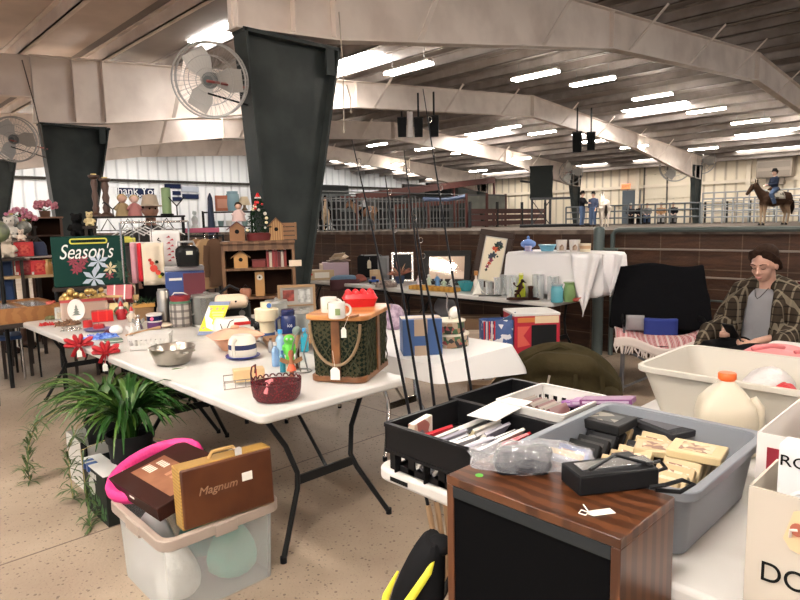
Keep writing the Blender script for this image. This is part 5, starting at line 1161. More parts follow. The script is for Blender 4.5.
vase('candle_jar', 'teal blue jar candle near the front of the back table', 557, 5.20, [(.01, 0), (.055, 0), (.058, .01), (.058, .13), (.05, .145), (.05, .16), (.01, .16)], C('teal_jar', (.10, .35, .42), .25), 'candle', extra=([(.01, .16), (.055, .16), (.055, .175), (.01, .175)], C('grey_tin_lid', (.30, .38, .42), .3, metal=.4), 'lid'))
vase('green_vase', 'squat green glass vase right of the teal jar candle', 569.5, 5.30, [(.01, 0), (.05, 0), (.062, .05), (.055, .13), (.045, .17), (.055, .19), (.05, .19), (.04, .16), (.01, .02)], glass('olive_glass', (.35, .52, .22), .08, .8), extra=([(.045, .185), (.058, .185), (.058, .193), (.045, .193)], MATS['olive_glass'], 'rim'))
p, rz, s = K(576, 5.25); t = T('red_bird', 'tiny dark red bird ornament at the right end of the back table', 'ornament', p, rz); MB().sph((0, 0, .03), (.03, .02, .02)).build('body', C('bird_red', (.3, .05, .03), .4), t); MB().tube([(.02, 0, .04), (.05, 0, .055)], [.012, .003], 8).build('tail', MATS['bird_red'], t)
p, rz, s = K(523, 5.18); t = T('dancing_figurine', 'dark wooden sculpture of a striding figure beside a stump, on a long base', 'sculpture', p, rz)
DW = C('ebony', (.045, .018, .012), .4, col2=(.02, .009, .007), n=12)
MB().loft([[(x, y, z) for x, y in rrect(.33*k, .10*k, .04)] for z, k in ((0, 1), (.014, 1), (.022, .85))]).build('base', DW, t)
m = MB(); m.tube([(-.075, 0, .02), (-.06, 0, .06), (-.035, .0, .09)], [.012, .011, .014], 8); m.tube([(-.025, 0, .02), (-.035, 0, .06), (-.085, 0, .05), (-.08, 0, .085), (-.03, 0, .095)], [.009, .009, .010, .011, .013], 8); m.tube([(-.035, 0, .085), (-.025, 0, .14), (-.018, 0, .17)], [.018, .024, .013], 8); m.sph((-.008, 0, .19), .019); m.tube([(-.03, -.01, .155), (-.06, -.02, .13), (-.085, -.02, .15)], [.010, .008, .007], 8); m.tube([(-.02, .01, .155), (.005, .01, .12), (-.02, .0, .105)], [.010, .008, .007], 8); m.tube([(-.005, 0, .19), (.035, 0, .165)], [.012, .004], 8); m.sph((-.088, -.02, .165), .014)
m.build('figure', DW, t, remesh=.005, sm=2)
m = MB().lathe([(.004, 0), (.026, 0), (.022, .08), (.03, .115), (.024, .118), (.004, .11)], (.075, 0, .02), n=14); m.build('stump', DW, t)
p, rz, s = K(487, 5.60, BZ+.035); t = T('framed_picture', 'large dark framed flower picture leaning back, on the table by the arena wall', 'picture', p, rz-.25)
lean = -.17; PW, PH = .40, .66
BF = C('frame_dark', (.035, .020, .015), .3)
for nm, b in (('rail', (-PW/2, PW/2, -.02, .02, 0, .07)), ('rail', (-PW/2, PW/2, -.02, .02, PH-.07, PH)), ('stile', (-PW/2, -PW/2+.07, -.02, .02, .07, PH-.07)), ('stile', (PW/2-.07, PW/2, -.02, .02, .07, PH-.07))): MB().at(rx=lean, ry=.16).bx(*b).build(nm, BF, t, bevel=.006)
MB().at(rx=lean, ry=.16).bx(-PW/2+.06, PW/2-.06, 0, .01, .06, PH-.06).build('liner', C('liner', (.52, .48, .42), .5), t, smooth=0)
MB().at(rx=lean, ry=.16).bx(-PW/2+.085, PW/2-.085, -.003, 0, .085, PH-.085).build('canvas', C('canvas_cream', (.74, .66, .50), .7), t, smooth=0)
r = random.Random(8); fl = [C('art_r', (.55, .05, .02), .6), C('art_b', (.03, .045, .07), .6), C('art_p', (.25, .03, .08), .6), C('art_o', (.70, .12, .03), .6), C('art_g', (.03, .05, .04), .6)]
for i, (x, z, q, c) in enumerate(((.02, .50, .03, 4), (.05, .52, .03, 1), (.07, .49, .025, 4), (.02, .45, .032, 3), (-.01, .46, .02, 0), (.05, .455, .02, 4), (.0, .38, .036, 1), (-.03, .36, .028, 1), (-.015, .32, .025, 2), (-.03, .28, .022, 0), (-.045, .24, .02, 2), (-.05, .2, .015, 4), (.05, .37, .012, 4))):
    MB().at(rx=lean, ry=.16).prism([(x+q*(1+.4*math.sin(5*a+i))*math.cos(a), z+q*(1+.4*math.sin(5*a+i))*math.sin(a)) for a in [2*PI*j/14 for j in range(14)]], -.0045, -.0031, 'y').build('painted_petal', fl[c], t, smooth=0)
MB().at(rx=lean, ry=.16).tube([(.05, -.004, .5), (.0, -.004, .4), (-.05, -.004, .2)], .003, 5).build('painted_stem', fl[4], t)
for i, (px, x, r, h, lab) in enumerate(((481, 5.32, .03, .15, 'slender clear glass at the left below the leaning picture'), (489, 5.36, .04, .13, 'clear glass bowl below the leaning picture'), (497, 5.30, .035, .19, 'clear glass goblet standing before the leaning picture'), (504, 5.40, .045, .21, 'clear glass pitcher at the right of the leaning picture'))):
    vase('glass_tumbler', lab, px, x, cylp(r, h), CG, 'glass', extra=(rimp(r, h), CG, 'rim'))
p, rz, s = K(476, 5.42); t = T('brown_bottle', 'small amber bottle at the lower left of the leaning picture', 'bottle', p, rz); MB().lathe([(.01, 0), (.03, 0), (.03, .12), (.012, .15), (.012, .19), (.004, .19)], n=14).build('body', C('whitish', (.6, .55, .5), .3), t); MB().lathe([(.004, .19), (.022, .19), (.022, .24), (.004, .24)], n=12).build('cap', C('amber', (.4, .17, .04), .4), t)
p, rz, s = K(477, 5.26); t = T('folded_cloth', 'white triangular folded card near the ladle on the back table', 'card', p, rz); MB().prism([(-.05, 0), (.05, 0), (.02, .14)], 0, .06, 'y').build('card', PAPER, t)
p, rz, s = K(490, 5.18); t = T('ladle', 'long dark ladle lying before the glasses on the back table', 'ladle', p, rz); MB().tube([(-.12, 0, .008), (.05, 0, .008)], .007, 8).build('handle', BLACK, t); MB().sph((.08, 0, .012), (.045, .028, .011)).build('bowl', C('dark_steel', (.1, .1, .1), .25, metal=.7), t); 
p, rz, s = K(481, 5.2); t = T('cord', 'pale bent wire arching over the ladle', 'wire', p, rz); MB().tube([(-.09, 0, .003), (-.04, .02, .11), (.0, 0, .06), (.07, -.02, .004)], .006, 6).build('wire', PAPER, t)
p, rz, s = K(466, 5.45); t = T('teal_bowl', 'teal pressed glass basket left of the leaning picture', 'bowl', p, rz); MB().lathe([(.01, 0), (.055, 0), (.075, .05), (.095, .10), (.088, .10), (.05, .012), (.01, .01)], n=16).build('bowl', glass('teal_glass', (.08, .48, .55), .1, .85), t); MB().lathe([(.085, .095), (.1, .1), (.098, .108), (.085, .104)], n=16).build('rim', MATS['teal_glass'], t)
p, rz, s = K(434, 5.28); t = T('gold_tray', 'long golden wooden tray along the front of the back table', 'tray', p, 1.62-PI/2+PI/2)
MB().bx(-.34, .34, -.07, .07, 0, .012).build('bottom', C('gold_wood', (.52, .28, .05), .4, col2=(.40, .20, .03), kind='wave', n=4), t)
for b in ((-.34, .34, -.07, -.06, .012, .045), (-.34, .34, .06, .07, .012, .045), (-.34, -.33, -.06, .06, .012, .045), (.33, .34, -.06, .06, .012, .045)): MB().bx(*b).build('side', MATS['gold_wood'], t)
for i, (px, x, h, c, lab) in enumerate(((419, 5.42, .15, (.65, .55, .55), 'pink white figurine at the left before the mirror'), (429, 5.44, .17, (.55, .62, .50), 'pale green figurine before the mirror'), (437.5, 5.46, .19, (.10, .22, .42), 'blue robed figurine standing before the mirror'), (444, 5.45, .13, (.45, .55, .42), 'mint figurine right of the blue robed one'), (452, 5.46, .16, (.6, .6, .58), 'white figurine with dark base before the mirror'), (449, 5.38, .08, (.05, .10, .13), 'dark little bottle before the white figurine'))):
    p, rz, s = K(px, x); t = T('figurine', lab, 'figurine', p, rz); cm = C('fig_%d' % i, c, .35)
    MB().lathe([(.005, 0), (.035, 0), (.03, h*.3), (.018, h*.6), (.024, h*.68), (.01, h*.78), (.005, h*.78)], n=14).build('robe', cm, t); MB().sph((0, 0, h*.87), h*.11).build('head', C('figskin%d' % (i % 2), ((.6, .45, .35), (.62, .60, .55))[i % 2], .4), t)
    for s_ in (-1, 1): MB().tube([(s_*.02, 0, h*.65), (s_*.035, -.012, h*.5)], [.008, .006], 6).build('arm', cm, t)
p, rz, s = K(446, 5.84); t = T('framed_mirror', 'wide mirror in a dark frame leaning against the arena wall', 'mirror', p, rz-.2)
MW, MH = .62, .44
for nm, b in (('rail', (-MW/2, MW/2, -.02, .02, 0, .07)), ('rail', (-MW/2, MW/2, -.02, .02, MH-.07, MH)), ('stile', (-MW/2, -MW/2+.08, -.02, .02, .07, MH-.07)), ('stile', (MW/2-.08, MW/2, -.02, .02, .07, MH-.07))): MB().at(rx=-.28).bx(*b).build(nm, C('frame_black', (.02, .018, .017), .4), t, bevel=.005)
MB().at(rx=-.28).bx(-MW/2+.07, MW/2-.07, .0, .006, .06, MH-.06).build('glass', C('mirror_glass', (.75, .73, .70), .03, metal=1), t, smooth=0)
def frame(name, label, px, x, w, h, fm, pm, lean=-.15, fw=.03, cat='frame', off=0):
    p, rz, s = K(px, x); t = T(name, label, cat, p, rz+off)
    for nm, b in (('rail', (-w/2, w/2, -.012, .012, 0, fw)), ('rail', (-w/2, w/2, -.012, .012, h-fw, h)), ('stile', (-w/2, -w/2+fw, -.012, .012, fw, h-fw)), ('stile', (w/2-fw, w/2, -.012, .012, fw, h-fw))): MB().at(rx=lean).bx(*b).build(nm, fm, t, bevel=.003)
    MB().at(rx=lean).bx(-w/2+fw*.8, w/2-fw*.8, 0, .006, fw*.8, h-fw*.8).build('picture', pm, t, smooth=0)
    return t
frame('picture_frame', 'silver picture frame behind the red leaved plant', 403, 5.8, .30, .40, SILVER, C('pic_dark', (.02, .02, .022), .3))
frame('picture_frame', 'narrow grey picture frame left of the silver one', 384, 5.82, .16, .34, C('frame_grey', (.16, .16, .17), .4), C('pic_grey', (.10, .10, .105), .4))
p, rz, s = K(400, 5.62); t = T('artificial_plant', 'reddish artificial plant in a glossy black pot on the back table', 'plant', p, rz)
MB().lathe([(.01, 0), (.05, 0), (.07, .09), (.06, .11), (.01, .11)], n=16).build('pot', C('pot_blue', (.03, .045, .09), .15), t)
m = MB(); r = random.Random(6)
for i in range(46):
    a = r.random()*2*PI; e = r.uniform(.1, 1.3); l = r.uniform(.1, .22); dv = V3((math.cos(a)*math.cos(e), math.sin(a)*math.cos(e), math.sin(e)))
    m.tube([(0, 0, .1), tuple(V3((0, 0, .1))+dv*l*.6), tuple(V3((0, 0, .09))+dv*l)], [.003, .009, .001], 5, sq=.4)
m.build('leaves', C('rust_leaf', (.28, .07, .04), .6, col2=(.35, .20, .12), n=12), t)
tinsel('dried_flowers', 'heap of grey brown dried flowers left of the plant pot', 386, 287, .28, .18, .16, C('dried', (.28, .22, .19), .8, col2=(.12, .09, .08), n=30), n=80, seed=55, cat='dried flowers')
p, rz, s = K(371, 5.80); t = T('hard_case', 'open black hard case with a grey edge and a hanging tag', 'case', p, rz-.1)
MB().loft([[(x, y, z) for x, z in rrect(.36, .34, .05, 5, 0, .18)] for y in (-.05, .05)]).build('shell', C('case_blk', (.010, .010, .011), .45), t)
m = MB().tube([(-.08, -.052, .345), (.12, -.052, .345), (.17, -.052, .31), (.178, -.052, .05)], .008, 8); m.build('edge', STEEL, t)
MB().bx(-.18, .10, -.16, -.06, 0, .03).build('tray', C('case_tray', (.13, .15, .17), .5), t, bevel=.005)
ptag(t, (-.01, -.058, .16), .055, .12, (-.0, -.05, .32), mat_=C('tag_cream', (.62, .55, .42), .7))
p, rz, s = K(376, 5.62); t = T('paper_box', 'small kraft box in front of the open black hard case', 'box', p, rz); MB().bx(-.08, .08, -.04, .04, 0, .16).build('carton', C('kraft2', (.40, .27, .15), .7), t, bevel=.003); MB().bx(-.03, .03, -.042, .042, .1, .161).build('tape', C('ktape', (.45, .33, .2), .4), t)
p, rz, s = K(374, 5.4); t = T('blue_toy', 'small blue toy truck in front of the kraft box', 'toy', p, rz); MB().bx(-.07, .07, -.04, .04, .02, .055).build('bed', C('toy_blue', (.02, .07, .30), .35), t, bevel=.006); MB().bx(-.03, .03, -.035, .035, .056, .10).build('cab', C('toy_dark', (.02, .02, .06), .3), t, bevel=.008)
for x in (-.045, .045):
    for y in (-.042, .042): MB().cyl((x, y-.006, .02), (x, y+.006, .02), .02).build('wheel', BLACK, t)
p, rz, s = K(337, 5.62); t = T('lavender_box', 'lavender box overflowing with cream paper patterns at the left of the back table', 'box', p, rz+.1)
LAV = C('lavender', (.48, .36, .42), .6)
MB().bx(-.20, .17, -.13, .13, 0, .24).build('carton', LAV, t, bevel=.004); MB().bx(-.24, -.205, -.13, .13, 0, .22).build('flap', C('beige_flap', (.6, .48, .38), .7), t)
r = random.Random(19)
for i in range(9):
    MB().at((r.uniform(-.1, .1), r.uniform(-.08, .08), .24+.012*i), r.uniform(-1, 1), r.uniform(-.5, .5), r.uniform(-.5, .5)).bx(-.09, .09, -.07, .07, 0, .008).build('pattern_sheet', C('pattern_%d' % (i % 3), ((.66, .52, .38), (.60, .45, .36), (.70, .58, .45))[i % 3], .7), t, smooth=0)
p, rz, s = K(319, 5.36); t = T('file_box', 'tan file box with a white label at the left end of the back table', 'box', p, rz+.05)
MB().bx(-.20, .22, -.12, .12, 0, .14).build('carton', C('tan_file', (.48, .36, .22), .7), t, bevel=.003); MB().bx(-.06, .15, -.123, -.1195, .03, .11).build('label', C('lab_w', (.72, .68, .6), .6), t, smooth=0); MB().bx(-.14, -.09, -.123, -.1195, .07, .1).build('print', RED, t, smooth=0)
p, rz, s = K(345, 5.30); t = T('folded_jeans', 'folded blue jeans over dark clothes on the back table edge', 'jeans', p, rz)
m = MB().loft([[(x, y+.0, z) for x, y in rrect(.40*k, .22*k, .06)] for z, k in ((0, 1), (.05, 1.02), (.085, .85), (.10, .5))]); m.build('jeans', C('denim', (.12, .20, .30), .85, bump=.3, bn=40), t, sub=1)
MB().grid(lambda u, v: (-.2+.4*u, -.13-.02*math.sin(9*u), .05-.15*v), 12, 4).build('dark_fringe', C('fringe_dk', (.08, .03, .035), .9), t, solid=.01)
lump('red_shirt', 'dark red shirt bundle right of the folded jeans', K(360, 5.45)[0], .2, .25, .2, .11, C('redsh', (.25, .07, .05), .8), 'shirt', 61)
def floorbox(name, label, px, x, w, d, h, mat_, off=0, z=0, cat='box', tape=None):
    p, rz, s = K(px, x, z); t = T(name, label, cat, p, rz+off)
    MB().bx(-w/2, w/2, -d/2, d/2, 0, h).build('carton', mat_, t, bevel=.004)
    MB().bx(-w/2-.001, w/2+.001, -.02, .02, h-.06, h+.001).build('tape', tape or C('tape_brown', (.30, .20, .12), .4), t, smooth=0)
    return t
floorbox('cardboard_box', 'large brown cardboard box under the back table', 478, 5.55, .52, .36, .44, C('card_dk', (.17, .10, .055), .8))
floorbox('cardboard_box', 'tan cardboard box left of the patriotic shopping bag', 478, 4.62, .20, .2, .48, C('card_lt', (.42, .33, .25), .8))
bb = floorbox('blue_carton', 'blue carton on the floor under the red boxed appliance', 530, 4.55, .42, .38, .34, C('carton_blue', (.03, .10, .24), .5), .15, tape=C('kraft_edge', (.35, .25, .15), .6))
p, rz, s = K(531, 4.55, .342); t = T('appliance_box', 'red printed appliance carton stacked on the blue carton', 'box', p, rz+.30)
w, d, h = .40, .36, .40
REDC = C('carton_red', (.40, .012, .03), .45)
MB().bx(-w/2, w/2, -d/2, d/2, 0, h).build('carton', REDC, t, bevel=.004)
MB().bx(-w/2-.004, w/2+.004, -d/2-.004, d/2+.004, h-.012, h+.012).build('lid', C('lid_white', (.62, .60, .58), .5), t, bevel=.005)
MB().bx(-.05, .17, -d/2-.003, -d/2+.002, .10, .31).build('picture_panel', C('panel_black', (.015, .015, .016), .35), t, smooth=0)
MB().prism([(-.17, .12), (-.06, .14), (-.12, .22), (-.06, .3), (-.17, .3)], -d/2-.0025, -d/2+.001, 'y').build('graphic', C('graphic_r', (.60, .10, .07), .5), t, smooth=0)
MB().bx(-.02, .19, -d/2-.004, -d/2+.001, .325, .385).build('price_card', C('card_cream', (.68, .55, .36), .6), t, smooth=0)
MB().bx(-.17, .0, -d/2-.003, -d/2+.001, .335, .375).build('print', C('print_or', (.55, .18, .04), .5), t, smooth=0)
MB().bx(-.15, .1, -d/2-.003, -d/2+.001, .03, .06).build('print', C('print_dk', (.10, .01, .02), .5), t, smooth=0)
p, rz, s = K(496, 4.22, 0); t = T('shopping_bag', 'tall blue shopping bag with stars and a striped flag panel', 'bag', p, rz+.25)
FLAG = C('star_blue', (.03, .07, .20), .5, cols=[(.03, .07, .20), (.03, .07, .20), (.04, .08, .22), (.55, .55, .58), (.03, .06, .18)], kind='vor', n=28)
m = MB().loft([[(x, y, z) for x, y in rrect(.26*k, .16*k, .02)] for z, k in ((0, .95), (.35, 1), (.70, 1.05), (.705, 1.0), (.4, .96))]); m.build('body', FLAG, t)
m = MB().bx(-.10, .08, -.092, -.086, .05, .44); m.build('grey_panel', C('greyp', (.36, .33, .30), .6), t)
for i in range(5): MB().bx(-.13+.022*i, -.119+.022*i, -.093, -.087, .54, .70).build('red_stripe', RED if i % 2 == 0 else WHITE, t, smooth=0)
ptag(t, (-.07, -.097, .42), .06, .13, (-.07, -.09, .6), mat_=MATS['tag_cream'])
MB().prism([(-.05, .66), (.05, .70), (.17, .76), (.12, .69), (.16, .64), (.04, .62)], -.02, .0, 'y').build('flap', C('navy_flap', (.03, .07, .14), .6), t)
p, rz, s = K(490, 3.25, 0); 
bag('white plastic bag with red and blue print beneath the tablecloth end', 486, 380, .32, .22, .16, .24, C('bag_print', (.70, .68, .68), .4, cols=[(.72, .70, .70), (.70, .68, .68), (.30, .12, .14), (.72, .7, .7), (.12, .2, .4), (.66, .62, .6), (.45, .48, .2)], kind='vor', n=16), 'printed_bag', seed=71)
bx_ = floorbox('cardboard_box', 'plain box on the floor holding up the white printed bag', 486, 2.95, .28, .26, .315, C('card_mid', (.25, .16, .09), .8))
bx_.location = (G(486, 380, .32).x, G(486, 380, .32).y, 0)
bag('grey plastic bag hanging among shadows under the back table', 445, 318, .3, .3, .2, .3, C('bag_grey', (.30, .30, .32), .4), 'plastic_bag', seed=73)
o = floorbox('cardboard_box', 'dark box under the back table holding the grey plastic bag', 445, 5.3, .4, .3, .29, C('card_dk2', (.09, .05, .03), .8)); q = G(445, 318, .3); o.location = (q.x, q.y, 0)
floorbox('cardboard_box', 'dim cardboard box under the left end of the back table', 415, 5.6, .5, .36, .4, C('card_dk3', (.10, .06, .035), .8))
p, rz, s = K(395, 4.4, 0); bag('lilac printed plastic bag standing behind the picnic basket', 393, 312, .745, .2, .1, .2, C('lilac_print', (.45, .34, .42), .4, col2=(.2, .13, .2), n=20), 'printed_bag', seed=77, lump=.15, back=-.95)
p = V3((3.62, 2.20, 0)); rz = math.atan2(p.y, p.x)-PI/2
OL = C('olive_canvas', (.032, .025, .012), .85, bump=.35, bn=25, col2=(.048, .038, .019), n=5)
t = T('duffel_bag', 'big olive canvas backpack slumped on the floor before the camp chair', 'backpack', p, rz)
m = MB(); m.sph((.0, 0, .37), (.42, .26, .35), 20, 14); m.sph((-.20, -.12, .30), (.30, .2, .27), 18, 12); m.bx(-.36, .34, -.2, .2, .0, .2); m.tube([(-.36, -.16, .42), (-.1, -.2, .62), (.16, -.18, .60), (.36, -.1, .42)], [.06, .08, .08, .06], 10); m.build('body', OL, t, remesh=.02, sm=8)
m = MB(); m.sph((.30, -.16, .24), (.14, .13, .24), 16, 12); m.build('side_pocket', OL, t)
MB().tube([(-.34, -.05, .40), (-.22, -.12, .62), (.0, -.1, .715), (.22, -.06, .62), (.33, -.05, .42)], .016, 8, sq=.5).build('top_seam', C('olive_dk', (.035, .028, .014), .9), t)
MB().tube([(-.20, -.30, .5), (-.16, -.33, .44), (-.11, -.34, .41), (-.08, -.33, .46), (-.06, -.30, .56)], .007, 6).build('strap', C('strap_grey', (.28, .25, .2), .7), t)
MB().tube([(-.11, -.34, .41), (-.115, -.35, .1)], .006, 6).build('drawstring', C('string_w', (.5, .47, .42), .7), t)
MB().grid(lambda u, v: (-.42+.3*u, -.30-.06*math.sin(4*u), .08+.34*v*(.6+.5*u)+.03*math.sin(8*u)), 10, 8).build('camo_flap', C('camo', (.04, .035, .02), .9, cols=[(.05, .04, .02), (.09, .075, .045), (.02, .018, .012), (.06, .06, .03)], kind='noise', n=14), t, solid=.02)
for x in (.10, .26): MB().tube([(x, -.25, .56), (x+.02, -.31, .3), (x+.02, -.27, .08)], .015, 6, sq=.4).build('strap', MATS['olive_dk'], t)
def camp_chair(label, x0, y0, rz, fab):
    t = T('camp_chair', label, 'chair', (x0, y0, 0), rz)
    AL = C('chair_tube', (.16, .16, .17), .35, metal=.6)
    for sx in (-1, 1):
        MB().cyl((sx*.33, -.28, .01), (sx*.33, -.27, .62), .011).build('leg', AL, t)
        MB().cyl((sx*.33, .26, .01), (sx*.30, .36, 1.0), .011).build('leg', AL, t)
        MB().tube([(sx*.33, -.29, .62), (sx*.34, 0, .63), (sx*.32, .3, .61)], .03, 8, sq=.35).build('armrest', fab, t)
        MB().bar((sx*.33, -.28, .05), (sx*.3, .27, .42), .018, .018).build('brace', AL, t, smooth=0)
    MB().bar((-.33, -.28, .05), (.33, -.28, .40), .018, .018).build('brace', AL, t, smooth=0); MB().bar((.33, -.285, .05), (-.33, -.285, .40), .018, .018).build('brace', AL, t, smooth=0)
    MB().grid(lambda u, v: (-.32+.64*u, -.28+.52*v, .43-.05*math.sin(PI*u)*math.sin(PI*v)), 10, 8).build('seat', fab, t, solid=.012)
    MB().grid(lambda u, v: ((-.31+.62*u)*(1-.04*v), .26+.10*v-.02*math.sin(PI*u), .42+.62*v), 10, 8).build('backrest', fab, t, solid=.015)
    return t
cc = V3((5.50, 2.30, 0)); crz = math.radians(-62)
camp_chair('empty camp chair under a black jacket and striped blanket', cc.x, cc.y, crz, BLACKF)
Mx = Matrix.Translation(cc) @ Matrix.Rotation(crz, 4, 'Z')
m = MB().grid(lambda u, v: ((-.45+.9*u)*(1-.16*v*(1 if v > .5 else .6)), .30+.06*v-.12*(1-v)-.05*math.sin(PI*u), .52+.58*v-.02*math.cos(8*u)), 18, 12)
o = m.build('jacket', C('jacket_black', (.006, .006, .007), .95, bump=.4, bn=14), solid=.05, sub=1); tag(o, 'black jacket hung over the back of the empty camp chair', 'jacket', cc, crz)
o = MB().grid(lambda u, v: (-.14+.28*u, .10-.02*math.sin(PI*u), .46+.16*v), 8, 6).build('blue_cushion', C('royal_blue', (.012, .03, .20), .8), solid=.04); tag(o, 'royal blue cushion on the seat of the empty camp chair', 'cushion', cc, crz)
SER = mt('serape', (.5, .1, .12), .85, cols=[(.55, .36, .35), (.40, .03, .06), (.62, .50, .48), (.12, .02, .03), (.50, .06, .10), (.60, .42, .40), (.30, .03, .05), (.58, .48, .46)], kind='bands', n=1.6, st=(2.2, .0, .0), bump=.4, bn=60)
t = T('blanket', 'red and pink striped woven blanket with white fringe on the empty camp chair', 'blanket', cc, crz)
def ser(u, v):
    x = -.40+.80*u; y = -.34+.50*v
    z = .475+.05*math.cos(2.2*PI*(u-.5))*-1*(.6)+.02*math.sin(9*u+4*v)
    z += .05*max(0, abs(u-.5)*2-.6)*3*(.5)
    if v < .12: z -= .04*(.12-v)/.12
    return (x, y, z)
MB().grid(ser, 26, 14).build('cloth', SER, t, solid=.014)
m = MB(); r = random.Random(14)
for i in range(44):
    u = i/43; q = V3(ser(u, 0)); 
    m.tube([q, q+V3((r.uniform(-.015, .015), -.012, -.05)), q+V3((r.uniform(-.03, .03), -.005, -.10-r.random()*.03))], [.010, .009, .004], 5)
m.build('fringe', C('fringe_cream', (.66, .58, .54), .9), t)
m = MB().grid(lambda u, v: (-.41+.82*u, -.345-.02*math.sin(5*u), .478-.06*math.cos(2.2*PI*(u-.5))*.5+.02*math.sin(9*u)-.08*v), 20, 4); m.build('white_border', MATS['fringe_cream'], t, solid=.012)
for px, col in ((.22, (.55, .5, .5)), ):
    o = MB().grid(lambda u, v: (-.30+.16*u, .12, .50+.14*v), 5, 5).build('grey_shirt', C('grey_shirt', (.28, .27, .28), .9), solid=.04); tag(o, 'grey shirt scrap at the left on the empty camp chair', 'shirt', cc, crz)
folding_table('white folding table beside the seated woman, with a pink cloth', 3.72, 4.46, -.70, 1.14)
t = T('pink_cloth', 'pink table runner crumpled at the corner of the far right table', 'cloth', (3.95, .95, .747), 0)
MB().grid(lambda u, v: (-.20+.30*u+.04*math.sin(6*v), .18-.75*v, .008+.018*math.sin(11*u+3)*math.sin(9*v)+.015), 16, 20).build('cloth', C('pink_cloth_m', (.66, .24, .25), .75), t, solid=.006)
for i in range(3): MB().tube([(-.1+.05*i, .14-.2*i, .035), (-.02+.05*i, .05-.2*i, .055), (.06+.03*i, .02-.2*i, .035)], .012, 6).build('fold', C('pink_fold', (.55, .16, .17), .75), t)
t = T('snack_plate', 'plate with a golden snack on the far right table', 'plate', (4.25, .70, .747), 0); MB().lathe([(.01, 0), (.08, 0), (.12, .015), (.118, .018), (.08, .006), (.01, .006)], n=22).build('plate', WHITEC, t)
m = MB().lathe([(.01, .008), (.08, .008), (.075, .035), (.01, .04)], n=18, sx=1.1); m.build('snack', C('golden', (.72, .48, .12), .6), t)
def Q(px, dep, z=0.0):
    p = GD(px, 225, dep); p.z = z
    return p, math.atan2(p.y, p.x)-PI/2, dep/FPX
ZP = lambda px, py, dep: GD(px, py, dep).z
BKW = C('bookcase_wood', (.17, .085, .038), .5, col2=(.11, .05, .022), kind='wave', n=3)
p, rz, s = Q(257, 6.0); t = T('bookcase', 'brown wooden bookcase standing in front of the large dark column', 'bookcase', p, rz)
W, D, H = .66, .26, 1.40
for sx in (-1, 1): MB().bx(sx*W/2-.015, sx*W/2+.015, -D/2, D/2, 0, H-.03).build('side', BKW, t)
MB().bx(-W/2-.02, W/2+.02, -D/2-.02, D/2, H-.03, H).build('top', BKW, t, bevel=.004)
MB().bx(-W/2+.015, W/2-.015, -D/2, -D/2+.012, H-.09, H-.03).build('top_rail', BKW, t)
for z in (.10, .50, .86, 1.14): MB().bx(-W/2+.015, W/2-.015, -D/2, D/2-.012, z-.022, z).build('shelf', BKW, t)
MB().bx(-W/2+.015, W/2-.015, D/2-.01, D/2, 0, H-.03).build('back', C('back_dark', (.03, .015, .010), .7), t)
BR = Matrix.Translation(p) @ Matrix.Rotation(rz, 4, 'Z')
def onshelf(x, y, z): q = BR @ V3((x, y, z)); return q
def birdhouse(label, x, z, w, h, wall, roofm, y=-.02):
    q = onshelf(x, y, z); t = T('birdhouse', label, 'birdhouse', q, rz)
    MB().prism([(-w/2, 0), (w/2, 0), (w/2, h*.65), (0, h*.95), (-w/2, h*.65)], -w*.4, w*.4, 'y').build('house', wall, t)
    for s_ in (-1, 1): MB().prism([(0, h), (s_*w*.7, h*.60), (s_*w*.7, h*.55), (0, h*.94)], -w*.5, w*.5, 'y').build('roof', roofm, t)
    MB().cyl((0, -w*.41, h*.48), (0, -w*.39, h*.48), w*.15, n=14).build('hole', INK, t)
    MB().cyl((0, -w*.55, h*.28), (0, -w*.38, h*.28), w*.035, n=8).build('perch', wall, t)
    return t
birdhouse('amber birdhouse on the upper shelf of the bookcase', -.17, 1.14, .13, .17, C('bh_amber', (.48, .25, .08), .5), C('bh_roof', (.30, .15, .05), .5))
birdhouse('brown birdhouse with maroon roof on the bookcase top, left of the Christmas tree', -.19, H, .14, .19, C('bh_brown', (.26, .12, .05), .6), C('bh_maroon', (.13, .03, .04), .5))
birdhouse('log birdhouse on the bookcase top, right of the Christmas tree', .18, H, .13, .22, C('bh_log', (.42, .24, .10), .6, col2=(.28, .14, .05), kind='bands', n=14), C('bh_bark', (.16, .08, .04), .8))
q = onshelf(.30, .0, H); t = T('wooden_crate', 'small slatted brown crate at the right end of the bookcase top', 'crate', q, rz)
for i in range(4): MB().bx(-.075, .075, -.07, -.06, .005+.042*i, .040+.042*i).build('slat', C('crate_br', (.22, .11, .05), .7), t)
for x in (-.07, .07): MB().bx(x-.006, x+.006, -.06, .06, 0, .17).build('side', C('crate_br', (.22, .11, .05), .7), t)
rB = random.Random(77)
for i, (c, hh) in enumerate((((.25, .03, .03), .16), ((.55, .48, .38), .15), ((.30, .04, .04), .165), ((.22, .03, .03), .16), ((.12, .02, .02), .15), ((.5, .42, .34), .155), ((.26, .04, .03), .165))):
    q = onshelf(.085+.028*i, -.0, 1.14); t = T('book', 'old book with dark red or cream spine, upright on the upper bookcase shelf', 'book', q, rz, 'books on the upper bookcase shelf')
    MB().bx(-.012, .012, -.07, .07, 0, hh).build('cover', C('book_%d' % i, c, .6), t); MB().bx(-.010, .010, -.068, .071, .003, hh+.001).build('pages', PAPER, t)
q = onshelf(.0, -.03, 1.14); t = T('red_tin', 'dark red tin on the upper bookcase shelf, right of the amber birdhouse', 'tin', q, rz); MB().bx(-.065, .065, -.05, .05, 0, .065).build('tin', C('tin_dkred', (.17, .025, .02), .5), t, bevel=.005); MB().bx(-.067, .067, -.052, .052, .065, .078).build('lid', C('tin_dkred2', (.13, .02, .018), .5), t)
